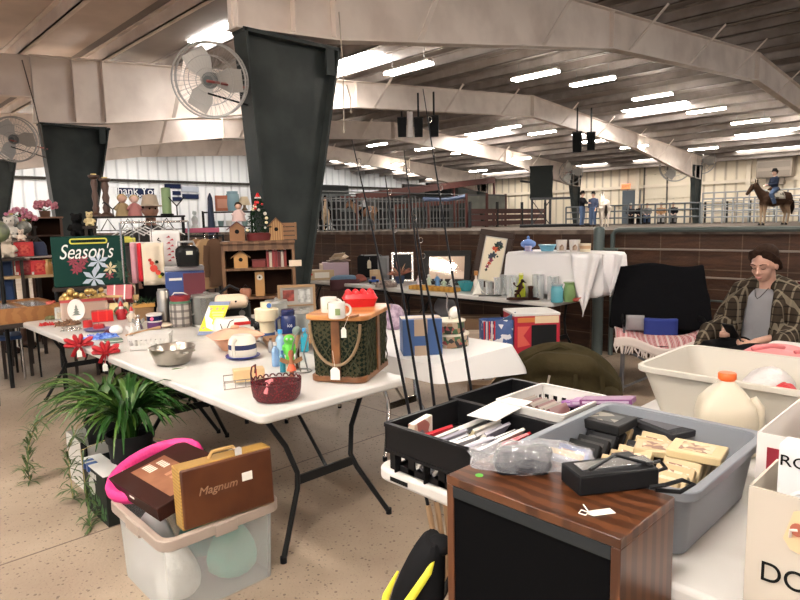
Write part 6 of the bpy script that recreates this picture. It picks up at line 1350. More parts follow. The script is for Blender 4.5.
q = onshelf(.0, -.05, .86); t = T('wooden_clock', 'wooden wall clock on the lower bookcase shelf', 'clock', q, rz); MB().bx(-.045, .045, -.03, .03, 0, .24).build('body', C('clock_wood', (.42, .22, .08), .5), t, bevel=.006); MB().cyl((0, -.034, .185), (0, -.030, .185), .028, n=18).build('dial', C('dial', (.5, .48, .42), .4), t); MB().cyl((0, -.036, .185), (0, -.034, .185), .010, n=12).build('hub', INK, t)
q = onshelf(-.14, -.05, .86); t = T('copper_pot', 'little copper pot on the lower bookcase shelf, left of the clock', 'pot', q, rz); MB().lathe([(.01, 0), (.05, 0), (.055, .06), (.045, .08), (.01, .08)], n=16).build('body', C('copper', (.40, .17, .10), .4), t); MB().tube([(-.05, 0, .06), (0, 0, .12), (.05, 0, .06)], .004, 6).build('handle', BLACKM, t)
q = onshelf(.29, -.12, 1.03); tag(MB().bx(-.06, .06, -.003, 0, -.025, .035).build('price_card', C('card_tan', (.70, .56, .42), .6)), 'cream price card stuck to the right side of the bookcase', 'card', onshelf(.345, -.15, 1.17), rz)
q = onshelf(.02, -.02, H); t = T('christmas_tree', 'small decorated Christmas tree in a dark red pot on top of the bookcase', 'tree', q, rz)
MB().lathe([(.01, 0), (.09, 0), (.10, .06), (.085, .075), (.01, .07)], n=18, sx=1.3).build('pot', C('pot_maroon', (.13, .02, .02), .35), t)
m = MB(); r = random.Random(2)
for i in range(330):
    z = .08+.33*r.random()**1.2; R = .125*(1-(z-.08)/.36)+.012; a = r.random()*2*PI; k = .3+.7*r.random()
    c = V3((R*k*math.cos(a), R*k*math.sin(a), z)); m.tube([c*1, c+V3((math.cos(a)*.03, math.sin(a)*.03, r.uniform(-.02, .012)))], [.005, .001], 4)
m.build('needles', C('xmas_green', (.014, .035, .016), .8), t)
for i in range(14):
    z = .10+.27*r.random(); R = .125*(1-(z-.08)/.36)+.02; a = -PI/2+r.uniform(-1.2, 1.2)
    MB().sph((R*math.cos(a), R*math.sin(a), z), .011+.006*r.random(), 8, 6).build('bauble', [C('warm_bead', (.85, .72, .45), .4), RED, C('cream_bead', (.72, .66, .58), .4)][i % 3], t)
MB().lathe([(.006, .41), (.028, .415), (.012, .45), (.004, .46)], n=12).build('santa_topper', RED, t)
MB().lathe([(.006, .405), (.032, .405), (.030, .418), (.006, .418)], n=12).build('topper_trim', WHITE, t)
def boxes(t, name, mat_, *bs, **k):
    for b in bs: MB().bx(*b).build(name, mat_, t, **k)
d = 9.0; p, rz2, s = Q(228, d); t = T('wire_shelf', 'dark wire shelf unit behind the bookcase, holding a lamp and an orange box', 'shelf', p, rz2)
zt = ZP(228, 211, d)
for x in (-.34, .34):
    for y in (-.15, .15): MB().cyl((x, y, 0), (x, y, zt), .012).build('post', BLACKM, t)
for z in (zt-.01, zt-.22, zt-.46, .5): MB().bx(-.35, .35, -.17, .17, z-.015, z).build('shelf', C('shelf_dk', (.035, .037, .035), .6), t)
r = random.Random(5)
def shelfthing(name, label, px, py, dep, prof, mat_, cat, extra=()):
    p, rz, s = Q(px, dep, ZP(px, py, dep)); t = T(name, label, cat, p, rz)
    MB().lathe(prof, n=18).build('body', mat_, t)
    for nm, pf, mm in extra: MB().lathe(pf, n=18).build(nm, mm, t)
    return t
p, rz2, s = Q(225, d, zt); t = T('orange_crate', 'orange box on the dark wire shelf, beside the blue glass jar', 'box', p, rz2); MB().bx(-.12, .12, -.09, .09, 0, .22).build('body', C('orange_b', (.50, .15, .07), .5), t, bevel=.006); MB().bx(-.09, .09, -.092, -.088, .04, .17).build('panel', C('orange_p', (.62, .30, .20), .5), t)
p, rz2, s = Q(234, d, zt)
t = T('blue_glass_jar', 'light blue glass jar on top of the dark wire shelf', 'jar', p, rz2); MB().lathe([(.01, 0), (.09, 0), (.10, .1), (.09, .24), (.01, .24)], n=18).build('jar', C('bluejar', (.28, .45, .52), .2), t); MB().lathe([(.01, .24), (.08, .24), (.08, .28), (.01, .28)], n=18).build('lid', C('bluejar2', (.2, .35, .42), .3), t)
p, rz2, s = Q(245.5, d, zt); t = T('table_lamp', 'small lamp with a cream shade on the dark wire shelf', 'lamp', p, rz2); MB().lathe([(.01, 0), (.05, 0), (.02, .05), (.02, .1), (.01, .1)], n=14).build('base', C('lampb', (.3, .2, .12), .4), t); MB().lathe([(.09, .08), (.05, .2), (.048, .2), (.086, .08)], n=18).build('lamp_shade', C('shade', (.74, .62, .42), .6), t)
p, rz2, s = Q(239, 7.4, ZP(239, 218, 7.4)-.0); 
t = T('doll', 'doll in a pink dress sitting on the shelf edge behind the bookcase', 'doll', onshelf(-.17, .06, H+.19), rz)
MB().lathe([(.01, 0), (.07, 0), (.055, .06), (.025, .11), (.01, .115)], n=16).build('dress', C('pink_dress', (.62, .45, .42), .7), t); MB().sph((0, 0, .145), .032).build('head', SKIN, t); MB().sph((0, .008, .155), (.036, .034, .034)).build('hair', C('doll_hair', (.05, .03, .02), .7), t)
for s_ in (-1, 1): MB().tube([(s_*.025, 0, .10), (s_*.06, -.02, .06)], .012, 8).build('arm', MATS['pink_dress'], t)
p, rz2, s = Q(211.5, d-.25, zt); t = T('navy_umbrella', 'tall narrow navy folded parasol at the left end of the dark wire shelf', 'umbrella', (p.x, p.y, 0), rz2); MB().lathe([(.01, .7), (.05, .8), (.06, 1.2), (.035, zt+.18), (.008, zt+.25)], n=14).build('canopy', C('navy_um', (.02, .035, .08), .6), t); MB().cyl((0, 0, 0), (0, 0, .75), .012).build('shaft', BLACKM, t)
for i in range(5):
    px = 213+8*i; p, rz2, s = Q(px, d-.05, zt-.22); t = T('shelf_mug', 'small crockery piece on the middle tier of the dark wire shelf', 'crockery', p, rz2, 'crockery on the dark wire shelf'); MB().lathe([(.005, 0), (.035, 0), (.045, .08), (.04, .08), (.03, .01), (.005, .008)], n=14).build('cup', [C('crk_a', (.5, .55, .55), .3), C('crk_b', (.2, .3, .3), .3), WHITEC][i % 3], t)
d = 8.2; p, rz2, s = Q(200, d); t = T('pink_table', 'small table with a pink cover behind the hanging jackets', 'table', p, rz2); z = ZP(200, 228, d)
MB().bx(-.22, .24, -.15, .15, z-.06, z).build('cover', C('hot_pink_cover', (.62, .14, .24), .7), t, bevel=.01)
for x in (-.19, .21):
    for y in (-.12, .12): MB().cyl((x, y, 0), (x, y, z-.06), .015).build('leg', BLACKM, t)
p, rz2, s = Q(195, d, z); t = T('white_bird_ornament', 'white ornament standing on the pink covered table', 'ornament', p, rz2); MB().lathe([(.01, 0), (.06, 0), (.03, .05), (.045, .12), (.01, .17)], n=14).build('body', C('palejade', (.60, .66, .64), .3), t); MB().sph((.0, 0, .2), .03).build('head', MATS['palejade'], t)
d = 6.3; p, rz2, s = Q(202, d); t = T('clothes_rail', 'low dark rail carrying tan jackets left of the bookcase', 'rail', p, rz2); zr = ZP(202, 236, d)
for x in (-.20, .20): MB().cyl((x, 0, 0), (x, 0, zr+.01), .011).build('post', BLACKM, t); MB().bx(x-.012, x+.012, -.2, .2, 0, .02).build('foot', BLACKM, t)
MB().cyl((-.2, 0, zr), (.2, 0, zr), .010).build('bar', BLACKM, t)
def hanging(name, label, px, dep, zr, w, l, mat_, cat='jacket', th=.05, sh=.07, extra=None, off=0, slv=True, lz=PI/2):
    p, rz, s = Q(px, dep, zr-.02-l); t = T(name, label, cat, p, rz+off)
    m = MB().loft([[(x*kx, y*ky, z) for x, y in rrect(w, th, th*.45, 3)] for z, kx, ky in ((0, 1.0, 1.5), (l*.5, .92, 1.2), (l-sh, 1.0, 1), (l-sh*.4, .72, .8), (l-.012, .3, .6), (l-.008, .2, .5))]); m.build('body', mat_, t)
    if slv:
        for s_ in (-1, 1): MB().tube([(s_*w*.46, 0, l-sh-.01), (s_*w*.56, -.01, l*.55), (s_*w*.55, -.02, l*.2)], [.05, .045, .035], 8, sq=.7).build('sleeve', mat_, t)
    MB().tube([(-w*.4, 0, l-sh*.8), (0, 0, l-.005), (w*.4, 0, l-sh*.8)], .005, 6).build('hanger', C('hanger_w', (.62, .60, .58), .4), t)
    MB().tube([(0, 0, l-.005), (0, 0, l+.02), (.015, 0, l+.035)], .003, 6).build('hanger_hook', CHROME, t)
    return t
hanging('jacket', 'tan corduroy jacket at the left of the low rail', 195, 6.28, zr, .22, .50, C('cord_tan', (.26, .15, .07), .9, bump=.3, bn=40), off=.9)
hanging('jacket', 'light brown jacket with beige lining in the middle of the low rail', 204, 6.25, zr, .24, .52, C('suede', (.38, .24, .12), .9), off=.7)
hanging('jacket', 'dark brown jacket at the right end of the low rail', 213, 6.32, zr, .22, .5, C('dk_brown_cl', (.10, .05, .025), .9), off=.6)
d = 6.1; zr = ZP(150, 222, d); p, rz2, s = Q(152, d); t = T('garment_rack', 'chrome garment rack with white hangers behind the Christmas table', 'rack', p, rz2)
for x in (-.29, .34): MB().cyl((x, 0, 0), (x, 0, zr), .011).build('post', CHROME, t); MB().bx(x-.012, x+.012, -.22, .22, 0, .02).build('foot', BLACKM, t)
MB().cyl((-.29, 0, zr), (.34, 0, zr), .010).build('bar', CHROME, t)
for i, px in enumerate((127, 133, 139, 145, 158, 168)):
    q, rz3, s = Q(px, d, zr-.0); t = T('clothes_hanger', 'empty white clothes hanger on the chrome rack, above the towels', 'hanger', q, rz3, 'empty hangers on the chrome rack')
    MB().tube([(-.15, .12, -.13), (0, 0, -.045), (.15, -.12, -.13)], .0055, 6).build('shoulders', C('hanger_w', (.62, .60, .58), .4), t); MB().tube([(0, 0, -.045), (0, 0, -.02), (.0, .014, .0), (0, .0, .012), (0, -.012, .004)], .003, 6).build('hook', CHROME, t)
def towel(name, label, px0, px1, py0, py1, dep, mat_, cat, deco=None):
    p, rz, s = Q((px0+px1)/2, dep, ZP(px0, py1, dep)); w = (px1-px0)*s; h = ZP(px0, py0, dep)-p.z
    t = T(name, label, cat, p, rz)
    MB().grid(lambda u, v: (-w/2+w*u, .02*math.sin(8*u+1)*(1-.4*v), h*v), 14, 8).build('cloth', mat_, t, solid=.010)
    MB().cyl((-w/2, .01, h), (w/2, .01, h), .008).build('clip_rail', C('hanger_w', (.62, .60, .58), .4), t)
    MB().tube([(0, .01, h), (0, .01, h+.1), (.01, .01, zr+.02-p.z)], .003, 6).build('hook', CHROME, t)
    if deco: deco(t, w, h)
    return t
towel('scarf', 'pale pink scarf hanging at the left of the towels', 128.5, 135.5, 243, 284, 5.85, C('scarf_pink', (.58, .30, .34), .85, bump=.3, bn=40), 'scarf')
towel('scarf', 'bright red scarf hanging beside the pale pink scarf', 135.5, 141, 243, 282, 5.83, C('scarf_red', (.62, .015, .03), .8), 'scarf')
def d1(t, w, h):
    for (x, z, q, c) in ((.0, .16, .035, (.6, .05, .03)), (-.015, .21, .02, (.6, .05, .03)), (.035, .12, .024, (.62, .06, .03)), (.03, .22, .016, (.03, .03, .02)), (-.03, .24, .016, (.5, .04, .03)), (.05, .08, .018, (.6, .55, .05)), (.07, .10, .02, (.02, .03, .02))): MB().prism([(x+q*math.cos(a), z+q*math.sin(a)) for a in [2*PI*j/10 for j in range(10)]], -.030, -.024, 'y').build('printed_motif', C('mot%d' % int(c[0]*99+c[1]*999), c, .6), t, smooth=0)
towel('towel', 'cream towel printed with a red reindeer and Santa', 140.5, 161, 243, 286, 5.8, C('towel_cream', (.70, .60, .46), .85, bump=.2, bn=50), 'towel', d1)
def d2(t, w, h):
    r = random.Random(3)
    for i in range(9): MB().prism([(w*.14-.03+.03*(i % 2), h*.12+i*h*.085), (w*.14+.01+.03*(i % 2), h*.12+i*h*.085), (w*.14+.0+.03*(i % 2), h*.18+i*h*.085)], -.030, -.024, 'y').build('printed_motif', C('letter_red', (.45, .04, .06), .6), t, smooth=0)
    MB().tube([(-w*.2, -.026, h*.8), (-w*.25, -.026, h*.74), (-w*.15, -.026, h*.7), (-w*.2, -.026, h*.66)], .006, 6).build('printed_motif', INK, t)
towel('towel', 'white towel printed with a column of red letters, behind the cream towel', 150, 178, 231, 266, 6.0, C('towel_white', (.76, .74, .72), .85), 'towel', d2)
d = 6.02; p, rz2, s = Q(87, d, 0); zb, zt2 = ZP(87, 286, d), ZP(87, 236, d); w = 66*s; h = zt2-zb
t = T('seasons_bag', 'big dark green Christmas bag lettered Season\'s, with a yellow handle', 'bag', (p.x, p.y, zb), rz2)
MB().bx(-w/2, w/2, -.05, .05, 0, h).build('body', C('bag_green', (.010, .045, .035), .45), t, bevel=.006)
text('lettering', "Season's", .2, C('letter_white', (.80, .82, .78), .5), t, (-.03, -.0525, h*.68), shear=.35, wid=.70)
m = MB().tube([(x, -.058, z) for x, z in rrect(.32, .042, .017, 5, .0, h*.90)], .007, 6, closed=True); m.build('handle', C('handle_yel', (.72, .70, .10), .5), t)
MB().bx(-.11, .11, -.0525, -.051, h*.885, h*.915).build('handle_slot', C('slot_dk', (.012, .02, .018), .6), t)
def flower(x, z, q, c, n=5, nm='printed_flower'):
    m = MB()
    for i in range(n):
        a = 2*PI*i/n+.4; m.prism([(x, z), (x+q*.6*math.cos(a-.35), z+q*.6*math.sin(a-.35)), (x+q*math.cos(a), z+q*math.sin(a)), (x+q*.6*math.cos(a+.35), z+q*.6*math.sin(a+.35))], -.0525-.0004*i, -.051, 'y')
    m.build(nm, c, t, smooth=0)
FB = C('petal_blue', (.50, .58, .68), .6); FR = C('petal_red', (.26, .035, .06), .6)
for x, z, q, c, n in ((.06, .20, .09, FB, 6), (.02, .06, .10, FB, 6), (-.08, .17, .055, FR, 7), (-.13, .21, .045, FR, 7), (-.05, .22, .045, FR, 7), (-.11, .14, .045, FR, 7), (.15, .14, .06, C('petal_cream', (.68, .58, .34), .6), 6), (.14, .08, .04, FR, 6), (.23, .16, .05, C('tree_dk', (.03, .09, .05), .6), 8), (.24, .08, .06, C('tree_dk', (.03, .09, .05), .6), 8)): flower(x*1.16, z*1.16, q*1.16, c, n)
t = T('display_table', 'dark low table behind the Christmas goods, under the green lettered bag', 'table', (p.x, p.y, 0), rz2)
MB().bx(-.34, .34, -.11, .11, zb-.035, zb-.002).build('tabletop', C('dark_table', (.045, .035, .03), .4), t)
for x in (-.31, .31):
    for y in (-.09, .09): MB().cyl((x, y, 0), (x, y, zb-.035), .014).build('leg', BLACKM, t)
d = 6.6; p, rz2, s = Q(28, d); z0 = ZP(28, 275, d); z1 = ZP(28, 256.5, d)
t = T('display_shelf', 'two tier tan shelf holding the red boxes, far left', 'shelf', p, rz2)
MB().bx(-.27, .27, -.12, .12, z0-.03, z0).build('shelf', C('tan_shelf', (.50, .34, .18), .5), t); MB().bx(-.25, .22, -.12, .10, z1-.015, z1).build('shelf', C('grey_shelf', (.30, .25, .22), .5), t)
for x in (-.23, .2): MB().bx(x-.012, x+.012, .07, .10, 0, z1-.015).build('post', BLACKM, t)
for i, (px, zz, lab) in enumerate(((20, z0, 'red ornament box at the lower left of the tan shelf'), (35.5, z0, 'red ornament box at the lower right of the tan shelf'), (21.5, z1, 'red ornament box alone on the upper tier of the tan shelf'))):
    q, rz3, s = Q(px, d-.02, zz+.001); t = T('ornament_box', lab, 'box', q, rz3); k = 1 if i < 2 else 1.15
    MB().bx(-.078*k, .078*k, -.06, .06, 0, .155).build('carton', C('boxred', (.52, .015, .015), .35), t, bevel=.003); MB().prism([(x*k, z) for x, z in rrect(.10, .10, .04, 5, 0, .075)], -.0625, -.059, 'y').build('window', C('boxred_win', (.68, .10, .06), .2, col2=(.45, .02, .02), n=30), t, smooth=0)
    MB().bx(-.075*k, -.055*k, -.063, -.060, .005, .035).build('label', PAPER, t, smooth=0)
q, rz3, s = Q(44, d, z0+.001); t = T('amber_jar', 'amber candle jar at the right end of the tan shelf', 'jar', q, rz3); MB().lathe([(.01, 0), (.045, 0), (.05, .1), (.04, .13), (.01, .13)], n=16).build('jar', C('amber_j', (.50, .25, .08), .3), t); MB().lathe([(.01, .13), (.042, .13), (.042, .16), (.01, .16)], n=16).build('lid', GOLD, t)
q, rz3, s = Q(36, d+.1, z1+.001); t = T('navy_bag', 'small navy pouch beside the topmost red ornament box', 'bag', q, rz3); MB().loft([[(x*k, y*k, z) for x, y in rrect(.17, .09, .03)] for z, k in ((0, 1), (.11, .95), (.15, .7))]).build('body', C('navy_p', (.025, .035, .075), .8), t); MB().tube([(-.04, 0, .15), (0, 0, .2), (.04, 0, .15)], .006, 6).build('handle', BLACK, t)
def plush(label, px, py, dep, k, c, z=None):
    q, rz3, s = Q(px, dep, ZP(px, py, dep)); t = T('plush_toy', label, 'plush toy', q, rz3)
    m = MB(); m.sph((0, 0, .09*k), (.085*k, .075*k, .10*k)); m.sph((0, -.02*k, .225*k), (.07*k, .065*k, .065*k)); m.sph((0, -.08*k, .21*k), (.03*k, .03*k, .025*k))
    for s_ in (-1, 1): m.sph((s_*.05*k, 0, .285*k), .024*k); m.tube([(s_*.07*k, -.02*k, .14*k), (s_*.10*k, -.07*k, .08*k)], .028*k, 8); m.tube([(s_*.04*k, -.04*k, .04*k), (s_*.06*k, -.13*k, .03*k)], .034*k, 8)
    m.build('body', c, t, remesh=.012*k, sm=3)
    for s_ in (-1, 1): MB().sph((s_*.025*k, -.078*k, .24*k), .008*k, 8, 6).build('eye', INK, t)
    return t
PL = C('plush_cream', (.60, .52, .42), .95, bump=.6, bn=60)
plush('cream plush bear at the far left edge, above the blue chair', 4, 258, 6.4, .85, PL); plush('beige plush animal lying on the topmost red ornament box', 20, 241, 6.6, .42, C('plush_pale', (.68, .56, .46), .95)); plush('white plush bear at the far left, behind the red boxes', 9, 238, 7.0, .8, C('plush_white', (.62, .58, .52), .95, bump=.6, bn=60))
plush('black plush cat beside the green lettered bag', 77, 236, 6.5, .8, C('plush_black', (.012, .012, .012), .95)); plush('tan plush dog right of the black plush cat', 90, 226, 6.45, .5, C('plush_tan', (.60, .48, .26), .95))
def pedestal(label, px, py, dep, w):
    q, rz3, s = Q(px, dep); z = ZP(px, py, dep); t = T('display_stand', label, 'stand', q, rz3)
    MB().bx(-w/2, w/2, -.14, .14, z-.03, z-.001).build('top', C('stand_dk', (.05, .04, .035), .6), t)
    for x in (-w/2+.03, w/2-.03): MB().bx(x-.015, x+.015, -.12, .12, 0, z-.03).build('panel', C('stand_dk', (.05, .04, .035), .6), t)
    return t
pedestal('dark stand under the cream plush bear, far left', 4, 258, 6.42, .3); pedestal('dark stand under the white plush bear', 9, 238, 7.02, .26); pedestal('dark stand under the black plush cat', 77, 236, 6.52, .3); pedestal('dark stand under the tan plush dog', 90, 226, 6.48, .14)
q, rz3, s = Q(-4, 5.9, ZP(2, 243, 5.9)); t = T('green_globe', 'grey green globe on a stand at the far left edge', 'globe', q, rz3); MB().sph((0, 0, .11), .11, 18, 12).build('globe', C('globe_g', (.12, .13, .11), .4, col2=(.20, .24, .12), n=9), t); MB().cyl((0, 0, -ZP(2, 240, 5.9)), (0, 0, .02), .02).build('stand', BLACKM, t)
q, rz3, s = Q(-14, 6.3); t = T('blue_chair', 'blue stacking chair at the far left edge behind the wooden case', 'chair', q, rz3)
BC = C('chair_blue', (.02, .055, .16), .6)
zc = ZP(2, 256, 6.3); MB().bx(-.21, .19, .12, .15, .62, zc).build('backrest', BC, t, bevel=.03); MB().bx(-.21, .21, -.24, .14, .43, .47).build('seat', BC, t, bevel=.02)
for x in (-.2, .2):
    MB().cyl((x, -.22, 0), (x, -.2, .43), .011).build('leg', CHROME, t); MB().tube([(x, .18, 0), (x, .14, .45), (x, .15, zc-.05)], .011, 8).build('leg', CHROME, t)
d = 8.6
q, rz3, s = Q(45, d); z = ZP(45, 217, d); t = T('dark_cabinet', 'dark brown shelf cabinet with flowers on top, left of the second column', 'cabinet', q, rz3)
for x in (-.20, .20): MB().bx(x-.015, x+.015, -.14, .14, 0, z-.02).build('side', C('cab_br', (.11, .05, .03), .6), t)
MB().bx(-.23, .23, -.16, .16, z-.02, z).build('top', C('cab_top', (.22, .10, .05), .5), t)
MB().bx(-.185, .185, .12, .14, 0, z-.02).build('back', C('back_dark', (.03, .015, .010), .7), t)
for zz in (z-.25, z-.55, .4): MB().bx(-.185, .185, -.14, .12, zz-.02, zz).build('shelf', C('cab_br', (.11, .05, .03), .6), t)
def mums(label, px, py, dep, c, seed, k=1, potc=None):
    q, rz3, s = Q(px, dep, ZP(px, py, dep)); t = T('potted_flowers', label, 'flowers', q, rz3); r = random.Random(seed)
    MB().lathe([(.01, 0), (.05*k, 0), (.06*k, .07*k), (.01, .07*k)], n=14).build('pot', potc or BROWN, t)
    m = MB()
    for i in range(34):
        a = r.random()*2*PI; e = r.uniform(.05, 1.4); R = .12*k*r.uniform(.75, 1.05); c_ = (R*math.cos(a)*math.cos(e)*1.25, R*math.sin(a)*math.cos(e), .09*k+R*math.sin(e)*.75); m.sph(c_, .024*k, 6, 4)
    m.build('blossoms', c, t)
    m = MB()
    for i in range(20):
        a = r.random()*2*PI; m.tube([(0, 0, .07*k), (.10*k*math.cos(a), .10*k*math.sin(a), .12*k)], [.006, .002], 4)
    m.build('stems', GREENP, t); return t
ROSE = C('rose_pet', (.48, .10, .16), .6, col2=(.62, .25, .30), n=30)
mums('rose red potted flowers on top of the dark brown cabinet', 46, 217, d, ROSE, 3, 1.2)
mums('pink potted flowers left of the dark brown cabinet', 20, 222, 8.2, C('pink_pet', (.58, .14, .26), .6, col2=(.68, .35, .42), n=30), 4, 1.0)
mums('dull red potted flowers between the pink flowers and the cabinet', 28, 226, 8.0, ROSE, 5, .8)
pedestal('dark stand under the pink flowers, left of the cabinet', 20, 222, 8.22, .34); pedestal('dark stand under the dull red flowers', 28, 226, 8.02, .2)
for i, (px, py, c, lab) in enumerate(((12, 228, (.5, .48, .45), 'white round ornament among the dark goods at far left'), (19, 238, (.06, .07, .06), 'dark round ornament below the pink flowers'), (24, 234, (.30, .30, .26), 'grey round ornament below the dull red flowers'))):
    q, rz3, s = Q(px, 7.5, ZP(px, py, 7.5)); t = T('round_ornament', lab, 'ornament', q, rz3); MB().sph((0, 0, .08), .08).build('ball', C('rnd%d' % i, c, .4, col2=tuple(v*.4 for v in c), n=14), t); MB().cyl((0, 0, .15), (0, 0, .18), .02).build('cap', GOLD, t)
q, rz3, s = Q(18, 7.52); t = T('long_bench', 'dark bench carrying round ornaments at the far left', 'bench', q, rz3); z = ZP(18, 236, 7.5); MB().bx(-.2, .2, -.1, .1, z-.04, z-.005).build('top', MATS['stand_dk'], t)
for x in (-.17, .17): MB().bx(x-.02, x+.02, -.09, .09, 0, z-.04).build('leg', MATS['stand_dk'], t)
d = 6.9; q, rz3, s = Q(138, d); zc = ZP(138, 216, d); t = T('iron_console', 'long black iron stand carrying the candlesticks, dolls and green candle', 'stand', q, rz3)
MB().bx(-.52, .50, -.12, .12, zc-.02, zc-.001).build('top', BLACKM, t); MB().bx(-.52, .50, -.12, .12, zc-.16, zc-.15).build('shelf', BLACKM, t)
for x in (-.5, .48):
    for y in (-.1, .1): MB().cyl((x, y, 0), (x, y, zc-.02), .011).build('leg', BLACKM, t)
for x in (-.3, -.1, .1, .3): MB().tube([(x-.07, -.11, zc-.15), (x, -.11, zc-.03), (x+.07, -.11, zc-.15)], .006, 6).build('scroll', BLACKM, t)
def cstick(label, px, h, k):
    q, rz3, s = Q(px, d, zc); t = T('candlestick', label, 'candlestick', q, rz3)
    m = C('carved_brown', (.09, .045, .03), .5)
    MB().lathe([(.01, 0), (.07*k, 0), (.07*k, .02), (.03*k, .05), (.04*k, .10), (.025*k, .14), (.038*k, h*.5), (.025*k, h*.62), (.04*k, h*.8), (.03*k, h*.9), (.06*k, h*.95), (.06*k, h), (.01, h)], n=16).build('stem', m, t)
    MB().lathe([(.01, h), (.03*k, h), (.03*k, h+.015), (.01, h+.015)], n=12).build('cup', GOLD, t); return t
cstick('tall turned candlestick at the left end of the iron stand', 97.5, .46, .95); cstick('tall turned candlestick right of the other one, before the end wall', 108, .42, 1.05)
def fdoll(label, px, c1, c2, k):
    q, rz3, s = Q(px, d-.02, zc); t = T('cloth_doll', label, 'doll', q, rz3)
    MB().lathe([(.01, 0), (.09*k, 0), (.07*k, .08*k), (.04*k, .16*k), (.01, .17*k)], n=16).build('dress', c1, t); MB().sph((0, -.01, .21*k), .05*k).build('head', c2, t)
    MB().sph((0, .012, .225*k), (.06*k, .05*k, .05*k)).build('hair', C('straw', (.45, .33, .16), .9), t)
    for s_ in (-1, 1): MB().tube([(s_*.04*k, 0, .14*k), (s_*.085*k, -.03*k, .08*k)], .018*k, 8).build('arm', c1, t)
fdoll('straw haired cloth doll in tan, left of the pair on the iron stand', 124, C('doll_tan', (.32, .23, .12), .85), SKIN, .9); fdoll('cloth doll in faded pink and black, right of the tan doll', 136, C('doll_pink', (.40, .16, .15), .85), C('doll_face', (.66, .42, .34), .6), .86)
q, rz3, s = Q(168, d, zc); t = T('pillar_candle', 'tall pale green pillar candle at the right end of the iron stand', 'candle', q, rz3); MB().lathe([(.01, 0), (.05, 0), (.05, .30), (.042, .305), (.01, .295)], n=20).build('wax', C('sage', (.22, .32, .15), .5), t); MB().lathe([(.01, -.0), (.07, 0), (.07, .015), (.055, .02)], n=20).build('holder', BLACKM, t); MB().cyl((0, 0, .295), (0, 0, .33), .004, n=6).build('wick', INK, t)
for i, (px, h) in enumerate(((114, .16), (178, .2))):
    q, rz3, s = Q(px, d, zc); t = T('iron_scroll', ['curled iron plant hook left of the dolls', 'curled iron plant hook right of the green candle'][i], 'hook', q, rz3)
    MB().tube([(0, 0, 0), (0, 0, h*.5), (-.05, 0, h*.8), (-.08, 0, h), (-.10, 0, h*.9)], .007, 6).build('left_curl', BLACKM, t); MB().tube([(0, 0, h*.5), (.05, 0, h*.8), (.08, 0, h), (.10, 0, h*.9)], .007, 6).build('right_curl', BLACKM, t)
for i, (px, py, w, c, lab) in enumerate(((122, 240, .12, (.70, .66, .12), 'yellow folded cloth behind the right end of the green bag'), (183, 290, .10, (.02, .03, .06), 'dark low carton behind the plaid jug'))):
    q, rz3, s = Q(px, 6.45, ZP(px, py, 6.45)); t = T('folded_cloth', lab, 'cloth', q, rz3); MB().bx(-w, w, -.06, .06, -.03, .02).build('cloth', C('fc%d' % i, c, .8), t, bevel=.01)
    MB().bx(-w*.6, w*.6, -.055, .055, .02, .035).build('fold', C('fc%d' % i, c, .8), t, bevel=.005); pedestal(['dark stand under the yellow folded cloth', 'dark stand under the dark low carton'][i], px, py+2.9, 6.47, .26)
for i, (px, py, h, c, lab) in enumerate(((9, 352, .34, (.035, .02, .017), 'tall dark brown boot on the floor at the far left, under the dark table'), (26, 346, .25, (.10, .042, .022), 'shorter brown boot on the floor, right of the taller dark boot'))):
    p = G(px, py, 0); rz3 = math.atan2(p.y, p.x)-PI/2+.4; t = T('boot', lab, 'boot', p, rz3)
    m = MB(); m.tube([(0, 0, .03), (0, 0, h)], [.05, .055], 10); m.tube([(0, 0, .045), (.02, -.09, .045), (.03, -.19, .035)], [.05, .048, .036], 10, sq=.9); m.build('upper', C('boot%d' % i, c, .5), t, remesh=.008, sm=3); MB().prism([(x, y-.07) for x, y in rrect(.10, .30, .045)], 0, .016).build('sole', INK, t)
def wsign(name, label, px0, px1, py0, py1, c, txt, size, tc, sub=None):
    a = GY((px0+px1)/2, (py0+py1)/2, END-.09); w = abs(GY(px1, py0, END-.06).x-GY(px0, py0, END-.06).x); h = abs(GY(px0, py0, END-.06).z-GY(px0, py1, END-.06).z)
    t = T(name, label, 'sign', (a.x, END-.05, a.z)); MB().bx(-w/2, w/2, -.02, .045, -h/2, h/2).build('board', c, t)
    if txt: text('lettering', txt, size, tc, t, (0, -.023, h*.18 if sub else 0), wid=1.0)
    if sub: text('lettering', sub, size*.62, tc, t, (0, -.023, -h*.26))
    return t
SB = C('sign_navy', (.012, .02, .06), .5); SWm = C('sign_white', (.75, .76, .78), .5)
wsign('banner_sign', 'dark banner reading Thank You on the white end wall', 118.5, 155, 188, 198, SB, 'Thank You!', .62, SWm, 'to our sponsors')
for i, (a, b, c, d_, lab, mm, tcol) in enumerate(((165, 181, 184, 188.5, 'top small navy sponsor sign in the left column on the end wall', SB, SWm), (173, 181, 191, 195, 'middle small navy sponsor sign in the left column', SB, SWm), (173, 182, 197, 201, 'lowest small navy sponsor sign in the left column', SB, SWm), (182, 199, 186.5, 192, 'pale sponsor sign in the right column on the end wall', C('sign_pale', (.42, .46, .55), .5), INK), (183, 199, 194, 199, 'navy sponsor sign below the pale one in the right column', SB, SWm))):
    wsign('sponsor_sign', lab, a, b, c, d_, mm, None, .2, tcol)
PIPE = C('pipe_grey', (.115, .125, .13), .45, metal=.3)
PIPED = C('pipe_dark', (.04, .04, .042), .5)
RUST = C('rust_red', (.115, .035, .028), .6)
def GW(px, py, x): return GX(px, py, x)
a = GW(613, 228, WX-.12); t = T('pipe_gate', 'grey green pipe gate panel against the brown block wall, behind the camp chair', 'gate', (WX-.12, a.y, 0))
PG = C('pipe_green', (.10, .125, .12), .4, metal=.3)
L_ = a.y-(-2.2)
